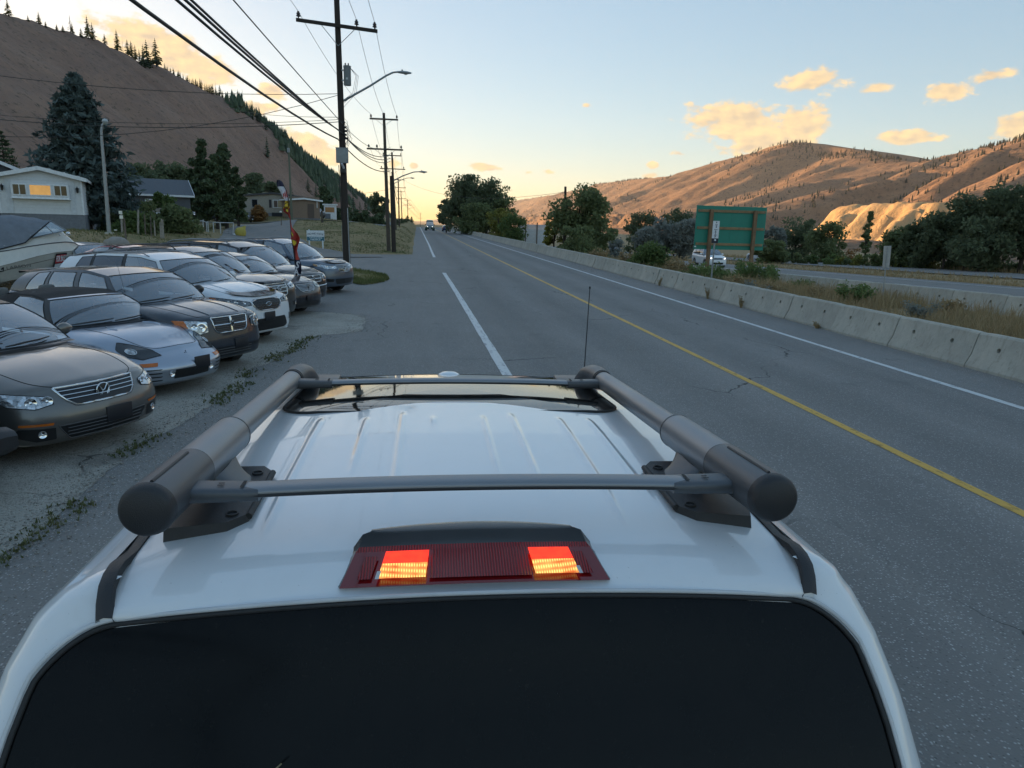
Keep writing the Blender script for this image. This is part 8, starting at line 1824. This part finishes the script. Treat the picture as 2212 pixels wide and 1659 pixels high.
# litter of pale leaves on the verge grass
# shrubs and weeds of the median: one object each
def weed(x, y, h, w, mat, label, group='weeds in the strip between the barriers', n=900, leaf=.05, stalk=True, name='weed'):
    r_ = np.random.default_rng(int(x*100+y*10)); z = float(Z(x, y)); root = thing(name, label, 'shrub', (x, y, z), 0, group); C = []; m = MB(); ns = 14
    for k in range(ns):
        a = r_.random()*6.28; L = h*(.6+.5*r_.random()); sp = w*(.2+.8*r_.random()); ts = np.linspace(.12, 1, max(4, n//ns)); p = np.stack([math.cos(a)*sp*ts**1.3, math.sin(a)*sp*ts**1.3, L*ts], 1); C.append(p+r_.normal(size=p.shape)*w*.10); m.tube([(0, 0, 0), tuple(p[len(p)//2]), tuple(p[-1])], [.012, .008, .003], 4, False)
    C = np.concatenate(C); C = C[C[:, 2] > .01]; V, F = quads(C, leaf, r_, 2.2); link('leaves', np_mesh('leaves', V, F, mat, False), None, root); o = m.build('stems', LDRY, root); o['kind'] = 'stuff'
for (px, py, h, w, mt, lab, n, lf) in ((1835, 656, .75, .65, LW, 'bushy green weed alone near the small sign back', 1500, .055), (1560, 612, 1.0, 1.0, LW, 'tall feathery weed at the foot of the green sign, bus stop side', 1600, .06), (1610, 606, 1.15, 1.1, LW, 'tall feathery weed between the green sign posts', 1800, .06), (1660, 610, 1.1, 1.0, LW, 'tall feathery weed right of the green sign posts', 1600, .06), (1500, 600, .8, .8, LW, 'green weed left of the bus stop post', 1200, .06), (1590, 628, .55, .55, LDRY, 'round straw coloured rabbitbrush behind the barrier', 2200, .035), (1630, 640, .45, .6, LS, 'low grey sage clump behind the barrier', 1300, .04), (1680, 642, .5, .6, LDRY, 'tan dry weed past the sage clump', 900, .04), (1450, 588, .9, .8, LDRY, 'tall straw coloured weed by the dark green bush', 1100, .05), (1475, 592, .7, .6, LDRY, 'straw weed between the bush and the bus stop', 900, .05), (1350, 572, .8, .8, LDRY, 'dry weed under the loose leafed tree', 900, .06), (1300, 566, .8, .8, LDRY, 'dry pale weed behind the barrier near the tree foot', 900, .06), (1730, 618, .55, .6, LW, 'half dry weed against the highway barrier', 900, .05), (1980, 690, .4, .6, LS, 'dark grey sage clump in the dry grass', 1000, .04), (2060, 676, .35, .5, LDRY, 'brown dead weed by the highway barrier', 700, .04), (1760, 640, .4, .5, LDRY, 'pale dead weed in the strip', 700, .04)):
    b = gnd(px, py+6, 0.); weed(b[0], b[1], h*(.85 if mt is LW else 1.15), w*1.05, mt, lab, n=int(n*1.3), leaf=lf*1.1)
# weed stalk growing at the barrier foot and litter
for yy in (21.6, 17.1, 24.3, 29.5): weed(10.30, yy, .42 if yy > 21 else .2, .12, LDRY, 'dry weed stalk at the foot of the near barrier', 'weeds at the barrier foot', 120, .03)
# loose gravel along the broken edge of the lot
def gravel():
    r_ = np.random.default_rng(8); n = 5200; y = np.exp(r_.uniform(math.log(2.5), math.log(20), n)); x = lot_right(y)+r_.normal(size=n)*.28-.05; s = r_.uniform(.004, .013, n)*(1+.6*(r_.random(n) > .93)); T = np.array([(1, 0, 0), (-.4, .9, 0), (-.5, -.8, 0), (.1, 0, .8), (0, .1, -.5)])
    V = (np.stack([x, y, np.full(n, .012)], 1)[:, None, :]+T[None]*s[:, None, None]*r_.uniform(.7, 1.3, (n, 5, 1))).reshape(-1, 3); b = np.arange(n)[:, None]*5
    F = np.concatenate([b+np.array(q)[None] for q in ((0, 1, 3), (1, 2, 3), (2, 0, 3), (1, 0, 4), (2, 1, 4), (0, 2, 4))]); tag(link('gravel', np_mesh('gravel', V, F, M('gravel_stone', (.30, .28, .25), .9, var=.5, scale=30.), False)), 'loose grey gravel along the broken edge of the lot', 'gravel', None, 'stuff')
gravel()
# ================================================================== AIR
def haze():
    t = NT('valley_haze'); N = t.t.nodes; N.remove(t.b); v = N.new('ShaderNodeVolumePrincipled'); v.inputs['Color'].default_value = (.86, .88, .92, 1); v.inputs['Density'].default_value = HAZE; v.inputs['Anisotropy'].default_value = .2
    t.t.links.new(v.outputs[0], t.out.inputs['Volume'])
    MB().box((1200, 7600, 252), (14000, 16800, 540)).build('haze', t.m)['kind'] = 'stuff'
HAZE = 2.4e-5
haze()
